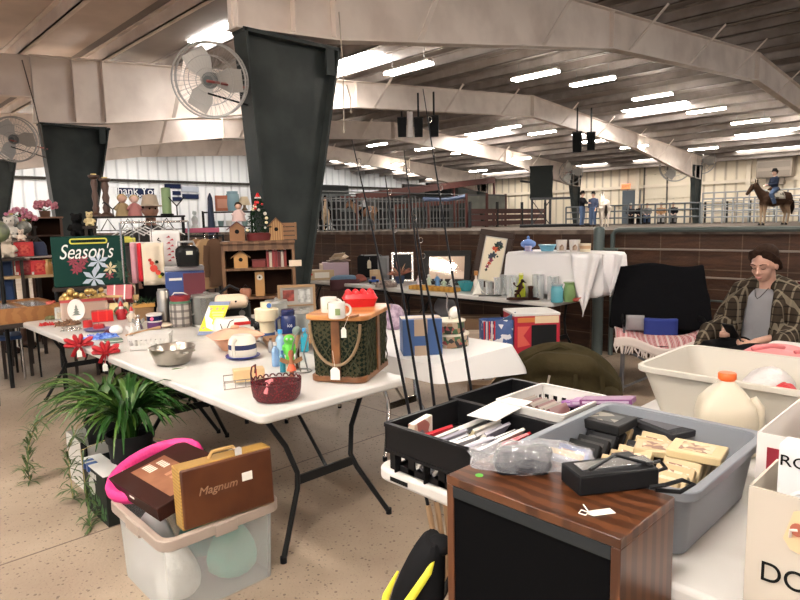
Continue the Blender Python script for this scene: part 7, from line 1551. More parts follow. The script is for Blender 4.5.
m = MB().tube([(0, 0, .25), (0, 0, 1.36), (0, -.03, 1.40), (0, -.07, 1.41), (0, -L_, 1.41)], .026, 8); m.build('frame', PG, t)
for z in (1.205, .93, .7, .45): MB().cyl((0, 0, z), (0, -L_, z), .010, n=6).build('rail', C('rail_pale', (.26, .22, .19), .4, metal=.3) if z > .9 else PG, t)
MB().cyl((0, 0, .0), (0, 0, .3), .026).build('foot', PG, t); MB().cyl((0, -L_+.1, 0), (0, -L_+.1, 1.4), .026).build('end_post', PG, t)
a = GW(599, 240, WX-.2); t = T('gate_post', 'round grey gate post left of the pipe gate', 'post', (WX-.2, a.y, 0)); MB().cyl((0, 0, 0), (0, 0, 1.43), .06, n=16).build('post', PG, t); MB().lathe([(.01, 1.43), (.062, 1.43), (.05, 1.445), (.01, 1.45)], n=16).build('cap', PG, t); MB().cyl((0, 0, 1.2), (.0, -.22, 1.2), .014).build('hinge', PG, t)
def fence(name, label, p0, p1, h, n, rails, mat_, r=.03):
    p0, p1 = V3(p0), V3(p1); t = T(name, label, 'fence', p0); d = p1-p0
    for i in range(n+1): MB().cyl(d*(i/n), d*(i/n)+V3((0, 0, h)), r*1.15, n=8).build('post', mat_, t)
    for z in rails: MB().cyl(V3((0, 0, z*h)), d+V3((0, 0, z*h)), r, n=8).build('rail', mat_, t)
    return t
def GA(px, dep): p = GD(px, 215, dep); p.z = ARENA; return p
g = lambda px, V_: V3((V_, GX(px, 215, V_).y, ARENA))
fence('arena_rail', 'grey pipe rail in front of the seated spectators', g(566, 35.5), g(700, 35.5), 1.15, 10, (.35, .7, 1), PIPE, .045)
fence('arena_rail', 'pale pipe rail behind the mule, at the right', g(702, 36.5), g(800, 36.5), 1.35, 9, (.25, .5, .75, 1), C('pipe_pale', (.30, .31, .31), .5, metal=.2), .04)
fence('arena_rail', 'second pipe rail set back behind the pale one at the right', g(702, 38.6), g(800, 38.6), 1.75, 8, (.4, .6, .8, 1), C('pipe_pale2', (.36, .36, .35), .5), .04)
for i, (z, x) in enumerate(((1.7, 39.2), (2.05, 39.6), (2.4, 40.0))):
    y0, y1 = g(705, x).y, g(800, x).y; t = T('bleacher_bench', ['lowest bleacher bench along the cream back wall', 'middle bleacher bench along the cream back wall', 'topmost bleacher bench along the cream back wall'][i], 'bench', (x, (y0+y1)/2, ARENA)); hh = z-ARENA
    MB().bx(-.15, .15, -abs(y0-y1)/2, abs(y0-y1)/2, hh-.05, hh).build('plank', C('alu_plank', (.42, .42, .42), .4, metal=.4), t)
    for k in range(5): MB().bx(-.1, .1, -abs(y0-y1)/2+k*abs(y0-y1)/4.02, -abs(y0-y1)/2+k*abs(y0-y1)/4.02+.06, 0, hh-.05).build('support', PIPED, t)
a = GX(776, 160, FAR-.4); t = T('wall_cooler', 'large grey brown evaporative cooler on the cream back wall', 'cooler', (FAR-.4, a.y, a.z))
w, h = .9, 1.0
MB().bx(-.35, .4, -w, w, -h, h).build('housing', C('cooler_case', (.30, .25, .20), .5), t, bevel=.03)
for z in (-.75, -.25, .25, .72): MB().bx(-.38, -.35, -w*.9, w*.9, z-.18, z+.14).build('louvre', C('cooler_louvre', (.22, .18, .145), .5), t)
MB().bx(-.05, .4, -w*.5, w*.5, -h-.35, -h).build('duct', MATS['cooler_case'], t)
a = GX(625.5, 186.5, FAR-.2); t = T('exit_sign', 'small orange lit exit sign above the grey door', 'sign', (FAR-.12, a.y, a.z)); MB().bx(-.05, .0, -.32, .32, -.17, .17).build('box', C('exit_orange', (.8, .22, .08), .5, emis=.9), t); text('lettering', 'EXIT', .24, C('exit_red', (.6, .03, .02), .5), t, (-.053, 0, 0), (PI/2, 0, -PI/2))
p = GA(541, 35.0); t = T('announcer_stand', 'black boxy announcer stand on posts beside a far column', 'stand', p, math.atan2(p.y, p.x)-PI/2)
z0, z1 = ZP(541, 198, 35)-ARENA, ZP(541, 167, 35)-ARENA
m = MB().loft([[(x, y, z) for x, y in rrect(1.25*k, 1.1*k, .06)] for z, k in ((z0, 1.02), (z0+.3, .97), (z0+1.1, 1.03), (z1-.3, .98), (z1, 1.04))]); m.build('cabin', C('cabin_black', (.010, .011, .010), .6), t)
MB().bx(-.6, 1.6, -.6, .5, z0-.1, z0).build('deck', PIPED, t)
for x, y in ((-.5, -.5), (.5, -.5), (-.5, .4), (.5, .4)): MB().cyl((x, y, 0), (x, y, z0-.1), .06, n=8).build('post', PIPED, t)
MB().bar((-.5, -.5, .1), (.5, -.5, z0-.15), .05).build('brace', PIPED, t); MB().bar((.5, -.5, .1), (-.5, -.5, z0-.15), .05).build('brace', PIPED, t)
t = T('dirt_ramp', 'low dark platform at the foot of the announcer stand', 'platform', p+V3((-.9, -.9, 0)), math.atan2(p.y, p.x)-PI/2); MB().bx(-1.4, 2.4, -.6, .4, 0, .16).build('deck', PIPED, t); MB().bx(-1.4, 2.4, -.62, -.6, .0, .1).build('skirt', INK, t)
Yc = 27.0
def gc(px, py=215, y=Yc): p = GY(px, py, y); p.z = ARENA; return p
fence('chute_fence', 'dark pipe fence of the pens behind the ridden horses', gc(318), gc(474), 1.9, 42, (.18, .95, 1.15), C('pipe_mid', (.13, .13, .13), .5, metal=.2), .032)
fence('chute_fence', 'grey pipe fence set farther back in the pens', gc(330, 215, 30), gc(520, 215, 30), 2.2, 16, (.3, .6, .82, 1), PIPE, .045)
def beam(label, a, b, y, th, mat_):
    A, B = GY(*a, y), GY(*b, y); t = T('steel_beam', label, 'beam', (A.x, A.y, 0)); d = B-A
    MB().bar((0, 0, A.z), (d.x, 0, B.z), th*.5, th).build('rail', mat_, t)
    for k in (0, .33, .66, 1): MB().bar((d.x*k, 0, ARENA), (d.x*k, 0, A.z+(B.z-A.z)*k), .12).build('post', mat_, t)
beam('long rust red beam over the pens, rising to the right', (357, 197), (494, 180), 28.5, .42, RUST)
beam('second rust red beam lower over the pens', (395, 207), (486, 199), 28.8, .30, RUST)
t = T('blue_tarp', 'blue tarp stripe rolled along the pen rails', 'tarp', gc(424, 215, 26.6)); A = GY(424, 199, 26.6); B = GY(468, 196, 26.6); MB().tube([(0, 0, A.z-ARENA), ((B.x-A.x)/2, 0, A.z-ARENA-.03), (B.x-A.x, 0, B.z-ARENA)], .12, 10).build('roll', C('tarp_blue', (.12, .17, .30), .6), t); MB().cyl((0, 0, 0), (0, 0, A.z-ARENA), .04).build('post', PIPED, t); MB().cyl((B.x-A.x, 0, 0), (B.x-A.x, 0, B.z-ARENA), .04).build('post', PIPED, t)
for i, (x0, x1, lab) in enumerate(((466.5, 486, 'left grey green sheeted chute gate'), (487, 505.5, 'right grey green sheeted chute gate beside a striped post'))):
    A, B = GY(x0, 195, 25.5), GY(x1, 211, 25.5); t = T('chute_gate', lab, 'gate', (A.x, 25.5, ARENA)); w = B.x-A.x; z1, z0 = A.z-ARENA, B.z-ARENA
    MB().bx(.05, w-.05, -.02, .02, z0, z1).build('sheet', C('sheet_green', (.23, .25, .21), .5, col2=(.17, .18, .16), n=1.5), t)
    for x in (0, w): MB().bx(x-.06, x+.06, -.06, .06, 0, z1+.1).build('post', RUST, t)
    for z in (z1, z0): MB().bx(0, w, -.05, .05, z-.05, z+.05).build('rail', PIPE, t)
A, B = GY(470, 216, 24.5), GY(545, 226, 24.5)
t = T('loading_ramp', 'dark red plank wall of the loading chute', 'chute', (A.x, 24.5, ARENA)); w = B.x-A.x
for i in range(3): MB().bx(0, w, -.04, .04, .1+i*.38, .40+i*.38).build('plank', C('plank_red', (.075, .028, .024), .6), t)
for x in (0, w*.33, w*.66, w): MB().bx(x-.06, x+.06, -.07, .07, 0, 1.6).build('post', PIPED, t)
MB().tube([(w, 0, 0), (w, 0, 2.3), (w-.6, 0, 2.9), (w-3, 0, 3.0)], .07, 8).build('arch', PIPED, t)
A = GY(322, 200, 34); t = T('dark_trailer', 'dark stock trailer parked behind the front facing horse', 'trailer', (A.x, 34, ARENA)); MB().bx(-1.8, 1.6, -1, 1, .5, 3.0).build('body', C('trailer_dk', (.045, .05, .05), .5), t, bevel=.08); MB().bx(-1.9, 1.7, -1.03, -1, 2.2, 2.4).build('trim', PIPE, t)
for x in (-.8, .6): MB().cyl((x, -1.05, .4), (x, -.8, .4), .4, n=18).build('wheel', BLACK, t)
A = GY(500, 175, 29.5); t = T('striped_post', 'dark column of stacked panels behind the chute gates', 'post', (GY(459, 200, 31).x, 31, ARENA)); MB().bx(-.45, .45, -.3, .3, 0, 3.0).build('shaft', C('post_grn', (.05, .058, .055), .5), t); MB().bx(-.5, .5, -.35, .35, 2.5, 3.1).build('head', C('post_grn2', (.06, .07, .066), .5), t)
for i, (px0, px1, py, lab) in enumerate(((338, 358, 196, 'leftmost dark stall front behind the pen fence'), (358.5, 379, 194, 'second dark stall front from the left, behind the pen fence'), (379.5, 402, 190, 'third dark stall front from the left, behind the pen fence'), (402.5, 426, 184, 'fourth dark stall front, below the rust red beam'), (426.5, 452, 183, 'fifth dark stall front, under the rust red beam'), (452.5, 482, 186, 'rightmost dark stall front, behind the green chute gates'))):
    A, B = GY(px0, py, 32), GY(px1, py, 32); t = T('stall_front', lab, 'stall', (A.x, 32, ARENA)); w = B.x-A.x; hh = A.z-ARENA
    MB().bx(0, w, 0, .08, 0, hh).build('sheeting', C('stall_%d' % (i % 2), ((.055, .058, .062), (.075, .07, .066))[i % 2], .6), t, smooth=0)
    MB().bx(0, w, -.05, 0, hh-.18, hh).build('header', PIPE if i % 2 else RUST, t, smooth=0); MB().bx(0, w, -.05, 0, 1.2, 1.34).build('rail', PIPE, t, smooth=0)
    for x in (.06, w-.06): MB().bx(x-.06, x+.06, -.06, 0, 0, hh).build('post', PIPED, t, smooth=0)
def fan(label, p, nrm, r, arm, depth=.16):
    t = T('barrel_fan', label, 'fan', p); n = V3(nrm).normalized(); q = n.to_track_quat('Y', 'Z'); t.rotation_mode = 'QUATERNION'; t.rotation_quaternion = q
    CAGE = C('fan_cage', (.36, .35, .33), .45, metal=.3)
    ring = lambda R, y: [(R*math.cos(2*PI*i/36), y, R*math.sin(2*PI*i/36)) for i in range(36)]
    for R, y, w_ in ((r, 0, .010), (r, depth, .010), (r*.97, depth/2, .006), (r*.66, depth+.02, .004), (r*.33, depth+.035, .004), (r*.66, -.02, .004), (r*.33, -.035, .004)): MB().tube(ring(R, y), w_*r/.36, 5, closed=True).build('ring', CAGE, t)
    m = MB(); nn = 40 if r > .33 and p[0] < 10 else 20
    for i in range(nn):
        a = 2*PI*i/nn; c, s_ = math.cos(a), math.sin(a)
        m.tube([(.05*c, -.04, .05*s_), (r*.6*c, -.025, r*.6*s_), (r*c, 0, r*s_), (r*c, depth, r*s_), (r*.6*c, depth+.025, r*.6*s_), (.05*c, depth+.04, .05*s_)], .0016*r/.36, 4)
    m.build('wire_guard', CAGE, t)
    for k in range(3):
        a = 2*PI*k/3+.5; m = MB().at((0, depth/2, 0), 0, 0, a)
        m.loft([[(x, -.03+.06*(x/.13+.5) if False else (.35*(x)), z) for x in (-w_, w_)] + [(x, .35*x+.008, z) for x in (w_, -w_)] for z, w_ in ((r*.12, .05*r/.36), (r*.5, .12*r/.36), (r*.88, .11*r/.36))]); m.build('blade', C('fan_blade', (.42, .40, .37), .4, metal=.2), t)
    MB().lathe([(.01, -.02), (.075*r/.36, -.02), (.08*r/.36, .12), (.01, .13)], n=16).at().build('motor', C('fan_motor', (.10, .11, .11), .5), t).rotation_euler = (-PI/2, 0, 0)
    A = V3(arm)-V3(p); A.rotate(q.inverted()); MB().tube([(0, depth+.1, 0), A], .014*max(1, r/.4), 8).build('bracket', C('fan_arm', (.28, .06, .05), .5), t)
    MB().tube([(0, depth+.1, -.12), A+V3((0, 0, -.18))], .010*max(1, r/.4), 8).build('strut', BLACKM, t)
    return t
toEye = lambda p: (EYE-V3(p))
p = GD(212, 80, 6.45); fan('round caged fan on the left flange of the large dark column', p, (-.62, -.75, -.25), .37, (3.62, 6.05, p.z-.05))
p = GD(16, 139, 11.4); fan('round caged fan on the second column at far left', p, (-.55, -.8, -.2), .40, (3.68, 13.75, p.z-.1))
p = GD(571, 172, 39.0); fan('round fan on a far column, right of the announcer stand', p, (-.85, -.5, -.1), .72, (p.x+.6, p.y+.9, p.z), .3)
p = GD(676, 166, 35.5); fan('pale round fan left of the far right column', p, (-.9, -.2, -.1), .85, (p.x+.6, p.y-.8, p.z), .3)
p = GD(702, 161, 35.5); fan('dark round fan right of the far right column', p, (-.9, -.3, -.1), .72, (p.x+.6, p.y+.6, p.z), .3)
def spk(label, px, py, dep, k=1.0):
    p = GD(px, py, dep); t = T('hung_loudspeaker', label, 'loudspeaker', p, math.atan2(p.y, p.x)-PI/2)
    MB().at(rx=.25).loft([[(x*q, y*q, z) for x, y in rrect(.42*k, .38*k, .05)] for z, q in ((-.42*k, .85), (.42*k, 1.0))]).build('cabinet', C('spk_black', (.012, .012, .012), .5), t); MB().at(rx=.25).bx(-.17*k, .17*k, -.195*k, -.185*k, -.35*k, .35*k).build('grille', INK, t)
    MB().cyl((0, 0, .38*k), (0, 0, bot(p.x)+.5-p.z), .03, n=6).build('hanger', BLACKM, t)
spk('left of the black loudspeakers hung under the second rafter', 402, 127, 19, .7); spk('black loudspeaker right of a white box under the second rafter', 418.5, 127, 19, .7); spk('black loudspeaker farthest right below the second rafter', 434, 126, 19, .75)
p = GD(410, 125, 19.1); t = T('junction_box', 'narrow white box between two hung loudspeakers', 'box', p, math.atan2(p.y, p.x)-PI/2); MB().bx(-.09, .09, -.07, .07, -.38, .40).build('body', C('jbox', (.55, .50, .46), .5), t); MB().cyl((0, 0, .38), (0, 0, 1.0), .02).build('hanger', BLACKM, t)
spk('left of two black loudspeakers hung above the two standing men', 577, 142, 24, .9); spk('right of two black loudspeakers hung above the two standing men', 591, 141, 24, .8)
for i, (a, b, dep, lab) in enumerate((((339, 12), (344, 132), 7.2, 'pale rope hanging beside the large dark column'), ((22, 60), (45, 150), 11.0, 'dark cable hanging down at the far left'), ((347, 85), (351, 112), 7.3, 'short cord behind the pale hanging rope'))):
    A, B = GD(*a, dep), GD(*b, dep); t = T('hanging_rope', lab, 'rope', B); MB().tube([A-B, (A-B)*.5+AX*.02, (0, 0, 0)], .007 if i != 1 else .01, 6).build('rope', C('rope_%d' % (i % 2), ((.5, .42, .34), (.08, .06, .05))[i % 2], .8), t); MB().sph((0, 0, 0), .016).build('knot', C('rope_%d' % (i % 2), (.5, .4, .3), .8), t)
def horse(name, label, cat, p, rz, H, coat, dark, look='horse', tail=None):
    """facing local -x; H is the height at the withers"""
    t = T(name, label, cat, p, rz); k = H/1.5; m = MB()
    def tb(pts, rs, sq=1): m.tube([V3(q)*k for q in pts], [r*k for r in rs], 12, sq=sq)
    tb([(-.55, 0, 1.10), (-.35, 0, 1.13), (0, 0, 1.12), (.35, 0, 1.17), (.62, 0, 1.15), (.72, 0, 1.05)], [.20, .30, .33, .31, .28, .16], .82)
    tb([(-.42, 0, 1.2), (-.62, 0, 1.42), (-.80, 0, 1.66), (-.90, 0, 1.74)], [.24, .19, .14, .10], .62)
    tb([(-.80, 0, 1.78), (-.96, 0, 1.68), (-1.13, 0, 1.46), (-1.22, 0, 1.34)], [.10, .125, .085, .065], .72)
    for s_ in (-1, 1):
        tb([(-.42, s_*.13, 1.05), (-.44, s_*.13, .78), (-.46, s_*.13, .50), (-.45, s_*.13, .27), (-.46, s_*.13, .10), (-.50, s_*.13, .0)], [.13, .09, .06, .042, .042, .06])
        tb([(.55, s_*.14, 1.05), (.50, s_*.14, .80), (.62, s_*.14, .50), (.58, s_*.14, .26), (.56, s_*.14, .10), (.52, s_*.14, .0)], [.20, .13, .065, .045, .044, .06])
        el = .30 if look == 'mule' else .16
        tb([(-.80, s_*.05, 1.82), (-.80, s_*.09, 1.82+el*.5), (-.84, s_*.10, 1.82+el)], [.03, .04, .006], .5)
    m.build('body', coat, t, remesh=.026*k, sm=3)
    q = MB(); q.tube([V3(a)*k for a in ((.70, 0, 1.15), (.82, 0, 1.05), (.84, 0, .75), (.82, 0, .45))], [.05*k, .06*k, .09*k, .02*k], 10); q.build('tail', tail or dark, t)
    q = MB(); q.tube([V3(a)*k for a in ((-.45, 0, 1.42), (-.64, 0, 1.63), (-.78, 0, 1.82), (-.88, 0, 1.80))], [.03*k, .06*k, .06*k, .02*k], 8, sq=.5); q.build('mane', dark, t)
    for s_ in (-1, 1):
        for x in (-.51, .51): MB().tube([(x*k, s_*.135*k, .0), (x*k+.02*k, s_*.135*k, .08*k)], [.065*k, .05*k], 10).build('hoof', INK, t)
    m = MB(); m.tube([V3((-.99, .0, 1.72))*k+V3((0, .115*k*math.cos(a), .1*k*math.sin(a))) for a in [2*PI*i/12 for i in range(12)]], .012*k, 5, closed=True); m.build('bridle', INK, t)
    return t
def person(label, p, rz, pose, shirt, pants, hat=None, hair=None, H=1.75, skin=None, group=None, vox=.02, cat='person', boots=None):
    """one continuous body facing local -y; clothing and hair as parts"""
    t = T('person', label, cat, p, rz, group); k = H/1.75; sk = skin or SKIN
    J = dict(pel=(0, 0, .95), che=(0, .01, 1.28), nek=(0, .0, 1.47), hed=(0, -.02, 1.62))
    if pose == 'stand': LEG = [[(s*.09, 0, .93), (s*.10, -.01, .50), (s*.10, .02, .07), (s*.11, -.11, .04)] for s in (-1, 1)]; ARM = [[(s*.19, 0, 1.40), (s*.25, .02, 1.12), (s*.22, -.10, .90)] for s in (-1, 1)]; dz = 0
    elif pose == 'reach': LEG = [[(s*.09, 0, .93), (s*.11, -.02, .50), (s*.11, .03, .07), (s*.12, -.1, .04)] for s in (-1, 1)]; ARM = [[(s*.19, 0, 1.40), (s*.23, -.14, 1.18), (s*.14, -.40, 1.16)] for s in (-1, 1)]; dz = 0
    elif pose == 'ride': LEG = [[(s*.10, 0, .93), (s*.30, -.30, .72), (s*.34, -.14, .32), (s*.35, -.26, .27)] for s in (-1, 1)]; ARM = [[(s*.19, 0, 1.40), (s*.25, -.05, 1.14), (s*.07, -.36, 1.10)] for s in (-1, 1)]; dz = -.90
    else: LEG = [[(s*.09, 0, .93), (s*.12, -.44, .94), (s*.12, -.42, .52), (s*.13, -.55, .49)] for s in (-1, 1)]; ARM = [[(s*.19, 0, 1.40), (s*.24, -.08, 1.14), (s*.10, -.32, 1.04)] for s in (-1, 1)]; dz = -.46
    O = lambda q: (V3(q)+V3((0, 0, dz)))*k
    def tb(m, pts, rs, sq=1): m.tube([O(q) for q in pts], [r*k for r in rs], 12, sq=sq)
    m = MB(); tb(m, [J['pel'], (0, .0, 1.1), J['che'], (0, .01, 1.40), (0, 0, 1.46)], [.15, .135, .16, .15, .06], .75)
    tb(m, [(0, 0, 1.43), J['nek'], (0, -.01, 1.55)], [.06, .055, .055]); m.sph(O(J['hed']), (.078*k, .098*k, .118*k)); m.sph(O((0, -.115, 1.60)), (.014*k, .022*k, .022*k)); m.sph(O((0, -.08, 1.545)), (.04*k, .03*k, .03*k))
    for s in (-1, 1): m.sph(O((s*.08, 0, 1.61)), (.014*k, .022*k, .03*k))
    for a in ARM:
        tb(m, a, [.055, .045, .033]); h = V3(a[-1]); d = (V3(a[-1])-V3(a[-2])).normalized()
        tb(m, [h, h+d*.06], [.035, .04], .5)
        for f_ in range(4): tb(m, [h+d*.05+V3((.02*(f_-1.5), 0, 0)), h+d*.09+V3((.022*(f_-1.5), 0, -.01)), h+d*.12+V3((.022*(f_-1.5), 0, -.03))], [.011, .010, .009])
        tb(m, [h+d*.02, h+d*.05+V3((-.05 if a[0][0] > 0 else .05, 0, 0))], [.013, .011])
    for a in LEG: tb(m, a, [.10, .07, .05, .045])
    m.build('body', sk, t, remesh=vox*k, sm=2)
    q = MB(); tb(q, [(0, 0, .92), (0, .0, 1.1), J['che'], (0, .01, 1.41), (0, 0, 1.46)], [.165, .155, .18, .165, .075], .78)
    for a in ARM: tb(q, [a[0], a[1], V3(a[1]).lerp(V3(a[2]), .85)], [.075, .062, .05])
    q.build('shirt', shirt, t, remesh=vox*k, sm=2)
    q = MB()
    for a in LEG: tb(q, [(a[0][0]*.8, a[0][1], a[0][2]+.06), a[0], a[1], V3(a[1]).lerp(V3(a[2]), .95)], [.12, .125, .09, .07])
    q.sph(O((0, 0, .96)), (.165*k, .13*k, .11*k)); q.build('trousers', pants, t, remesh=vox*k, sm=2)
    for a in LEG: q = MB(); tb(q, [V3(a[2])+V3((0, 0, .12)), a[2], a[3]], [.062, .06, .05]); q.build('boot', boots or C('boot_dk', (.03, .02, .015), .6), t)
    if hair: q = MB(); q.sph(O((0, .02, 1.645)), (.09*k, .1*k, .105*k)); q.build('hair', hair, t)
    if hat:
        q = MB().lathe([(.01*k, .13*k), (.07*k, .12*k), (.09*k, .02*k), (.095*k, 0), (.14*k, -.004*k), (.14*k, .006*k), (.09*k, .012*k)], tuple(O((0, -.02, 1.66))), n=20, sy=1.15); q.build('hat', hat, t)
    for s in (-1, 1): MB().sph(O((s*.03, -.108, 1.63)), .010*k, 8, 6).build('eye', INK, t)
    return t
NAV = C('cloth_navy', (.015, .02, .035), .85); BLK = C('cloth_black', (.010, .010, .012), .85); JEAN = C('cloth_jean', (.045, .075, .14), .85); WHT = C('cloth_white2', (.55, .56, .58), .8); GRY = C('cloth_grey', (.18, .17, .165), .85); BRN = C('cloth_brown', (.14, .075, .04), .85)
HATB = C('hat_black', (.012, .011, .011), .8); HATT = C('hat_tan', (.42, .34, .24), .8); HAIRD = C('hair_dark', (.025, .015, .010), .7)
MULE = mt('mule_coat', (.055, .032, .022), .75)
nt = MULE.node_tree; b = nt.nodes['Principled BSDF']; tcn = nt.nodes.new('ShaderNodeTexCoord'); sx = nt.nodes.new('ShaderNodeSeparateXYZ'); nt.links.new(tcn.outputs['Object'], sx.inputs[0]); rp = nt.nodes.new('ShaderNodeValToRGB'); mr = nt.nodes.new('ShaderNodeMapRange'); mr.inputs['From Max'].default_value = 1.9; nt.links.new(sx.outputs['Z'], mr.inputs[0]); nt.links.new(mr.outputs[0], rp.inputs[0]); nt.links.new(rp.outputs[0], b.inputs['Base Color'])
e = rp.color_ramp.elements; e[0].color = (.36, .26, .17, 1); e[0].position = .22; e[1].color = (.05, .028, .018, 1); e[1].position = .44
q = e.new(.36); q.color = (.30, .20, .13, 1)
mp_ = GD(773, 214, 25); mp_.z = ARENA; fwd = math.atan2(.695, -.719)
hz = fwd-PI
horse('mule', 'dark brown mule with long ears and pale legs, ridden in the arena at the right', 'mule', mp_, hz, 1.38, MULE, C('mane_dk', (.02, .013, .010), .8), 'mule')
sd = T('saddle', 'patterned saddle blanket and saddle on the dark mule', 'saddle', mp_, hz)
m = MB().grid(lambda u, v: (-.30+.55*u, .34*math.sin((v-.5)*PI*.98), 1.03+.345*math.cos((v-.5)*PI*.98)), 8, 14); m.build('blanket', C('blanket_pat', (.4, .36, .28), .9, cols=[(.46, .42, .34), (.10, .09, .07), (.42, .38, .3)], kind='vor', n=8), sd, solid=.03)
MB().tube([(-.25, 0, 1.45), (-.2, 0, 1.40), (.1, 0, 1.40), (.2, 0, 1.47)], [.04, .12, .14, .08], 10, sq=.6).build('seat', C('saddle_l', (.06, .03, .015), .5), sd)
rid = mp_+V3((0, 0, 1.40)); person('rider in black jacket and dark cap on the dark mule', rid, hz-PI/2, 'ride', NAV, JEAN, HATB, HAIRD, 1.72)
hp = GD(365, 222, 38); hp.z = ARENA
BAY = C('bay_coat', (.19, .085, .045), .7, col2=(.30, .17, .09), n=1.2)
horse('horse', 'bay horse standing sideways with a rider in a white shirt, far left of the arena', 'horse', hp, hz, 1.50, BAY, C('mane_blk', (.015, .012, .010), .8))
person('rider in a white shirt on the bay horse', hp+V3((0, 0, 1.30)), hz-PI/2, 'ride', WHT, BLK, HATB, HAIRD, 1.70)
hp2 = GD(326, 222, 37); hp2.z = ARENA; hz2 = math.atan2(-hp2.y, -hp2.x)-PI
horse('horse', 'palomino horse facing the viewer beside the large dark column', 'horse', hp2, hz2, 1.45, C('palomino', (.42, .30, .19), .7), C('mane_cream', (.5, .42, .32), .8))
person('rider in dark clothes on the palomino horse', hp2+V3((0, 0, 1.26)), hz2-PI/2, 'ride', BLK, BLK, HATB, HAIRD, 1.70)
hp3 = GD(604, 215, 31); hp3.z = ARENA; hz3 = math.atan2(hp3.y, hp3.x)-PI+.12
horse('horse', 'white horse seen from behind with a dark tail, beside two standing men', 'horse', hp3, hz3, 1.40, C('white_coat', (.60, .52, .44), .7), C('tail_dk', (.02, .015, .012), .8))
a = GD(582, 215, 31.5); a.z = ARENA; person('man in a dark coat and cap standing left of the white horse', a, math.atan2(a.y, a.x)-PI/2+1.2, 'reach', BLK, JEAN, HATB, HAIRD, 1.80)
a = GD(593, 215, 31.2); a.z = ARENA; person('man in a navy shirt standing close to the white horse', a, math.atan2(a.y, a.x)-PI/2-.6, 'stand', C('shirt_navy', (.03, .04, .08), .85), JEAN, HATB, HAIRD, 1.74)
for i, (px, sh, pa, ht, lab) in enumerate(((630.5, C('sp_dk', (.03, .03, .035), .85), BLK, C('hat_white', (.62, .6, .56), .8), 'seated spectator in a white hat, leftmost behind the grey rail'), (640, C('sp_blk2', (.015, .015, .018), .85), BLK, None, 'seated spectator in black beside the white hatted one'), (647, GRY, JEAN, None, 'seated spectator in grey, third from the left behind the rail'), (661, C('sp_org', (.40, .22, .10), .85), C('sp_lt', (.4, .38, .36), .85), HATT, 'seated spectator in an orange tan jacket behind the rail'), (673, BLK, GRY, None, 'seated spectator in dark clothes, farthest right behind the rail'))):
    a = V3((37.6, GX(px, 215, 37.6).y, ARENA)); rzz = math.atan2(a.y, a.x)-PI/2
    t = T('bench_seat', 'low seat under '+['the leftmost spectator in the white hat', 'the spectator in black', 'the spectator in grey', 'the spectator in orange tan', 'the rightmost dark clad spectator'][i], 'seat', a, rzz); MB().bx(-.25, .25, -.2, .2, .30, .34).build('seat', PIPED, t); MB().bx(-.22, .22, -.05, .05, 0, .30).build('support', PIPED, t)
    person(lab, a+V3((0, 0, .01)), rzz, 'sit', sh, pa, ht, HAIRD if not ht else None, 1.72)
a, rzz, s = Q(151, 7.4); person('man in a tan cap and grey shirt bending behind the garment rack', a, rzz+.25, 'stand', C('vend_grey', (.13, .125, .12), .85), BLK, C('cap_tan', (.52, .42, .32), .8), HAIRD, 1.90, skin=C('skin_v', (.36, .18, .12), .5), vox=.014)
wp = V3((5.02, 1.36, 0)); wrz = math.radians(-104)
WS = camp_chair('maroon camp chair the woman sits in', wp.x+.02, wp.y, wrz, C('maroon_fabric', (.055, .010, .014), .9))
t = T('person', 'woman in a plaid shawl and grey shirt, seated and looking down at a phone', 'person', wp, wrz)
FACE = C('skin_w', (.55, .315, .235), .45)
m = MB()
HC = V3((0, -.02, 1.185)); Ht = Matrix.Translation(HC) @ Matrix.Rotation(.10, 4, 'Z') @ Matrix.Rotation(.30, 4, 'X')
m.X = Ht
m.sph((0, .01, .025), (.078, .095, .095), 24, 16); m.sph((0, -.028, -.035), (.060, .062, .078), 20, 14); m.sph((0, -.062, -.085), (.028, .026, .022), 14, 10)
m.tube([(0, -.088, .012), (0, -.100, -.012), (0, -.113, -.034)], [.009, .011, .015], 10); m.sph((0, -.098, -.036), (.019, .014, .010))
for s_ in (-1, 1):
    m.sph((s_*.079, .012, -.01), (.012, .022, .032)); m.sph((s_*.040, -.052, -.030), (.024, .026, .028)); m.tube([(s_*.012, -.088, .024), (s_*.036, -.084, .030), (s_*.060, -.066, .022)], .010, 8)
    m.sph((s_*.032, -.072, .006), (.018, .016, .012))
m.sph((0, -.082, -.064), (.026, .014, .007)); m.sph((0, -.080, -.073), (.022, .013, .007))
m.X = Matrix.Identity(4)
m.tube([(0, .05, 1.0), (0, .035, 1.08), (0, .01, 1.16)], [.062, .054, .056], 14)
m.tube([(0, .02, .47), (0, .04, .62), (0, .06, .80), (0, .06, .96), (0, .05, 1.02)], [.16, .145, .16, .15, .07], 16, sq=.72)
ARMS = {-1: [(-.17, .05, .96), (-.25, -.02, .74), (-.10, -.29, .70)], 1: [(.17, .05, .96), (.27, .02, .73), (.10, -.27, .655)]}
for s_, a in ARMS.items():
    m.tube(a, [.05, .042, .028], 12); h = V3(a[2]); d = (h-V3(a[1])).normalized(); side = V3((-s_, 0, 0)); side = (side-d*side.dot(d)).normalized(); upv = d.cross(side)*(-s_)
    m.tube([h-d*.01, h+d*.03, h+d*.075], [.026, .036, .034], 12, sq=.55, up=side)
    for i in range(4):
        o = h+d*.07+side*(.014*(i-1.5)*1.25); L = (.055, .068, .064, .05)[i]
        m.tube([o, o+d*L*.5, o+d*L*.75+V3((0, 0, .022)), o+d*L*.55+V3((0, 0, .040))], [.0095, .009, .0085, .0075], 8)
    o = h+d*.02+side*.026; m.tube([o, o+side*.022+d*.02+V3((0, 0, .012)), o+side*.018+d*.05+V3((0, 0, .026))], [.012, .0105, .009], 8)
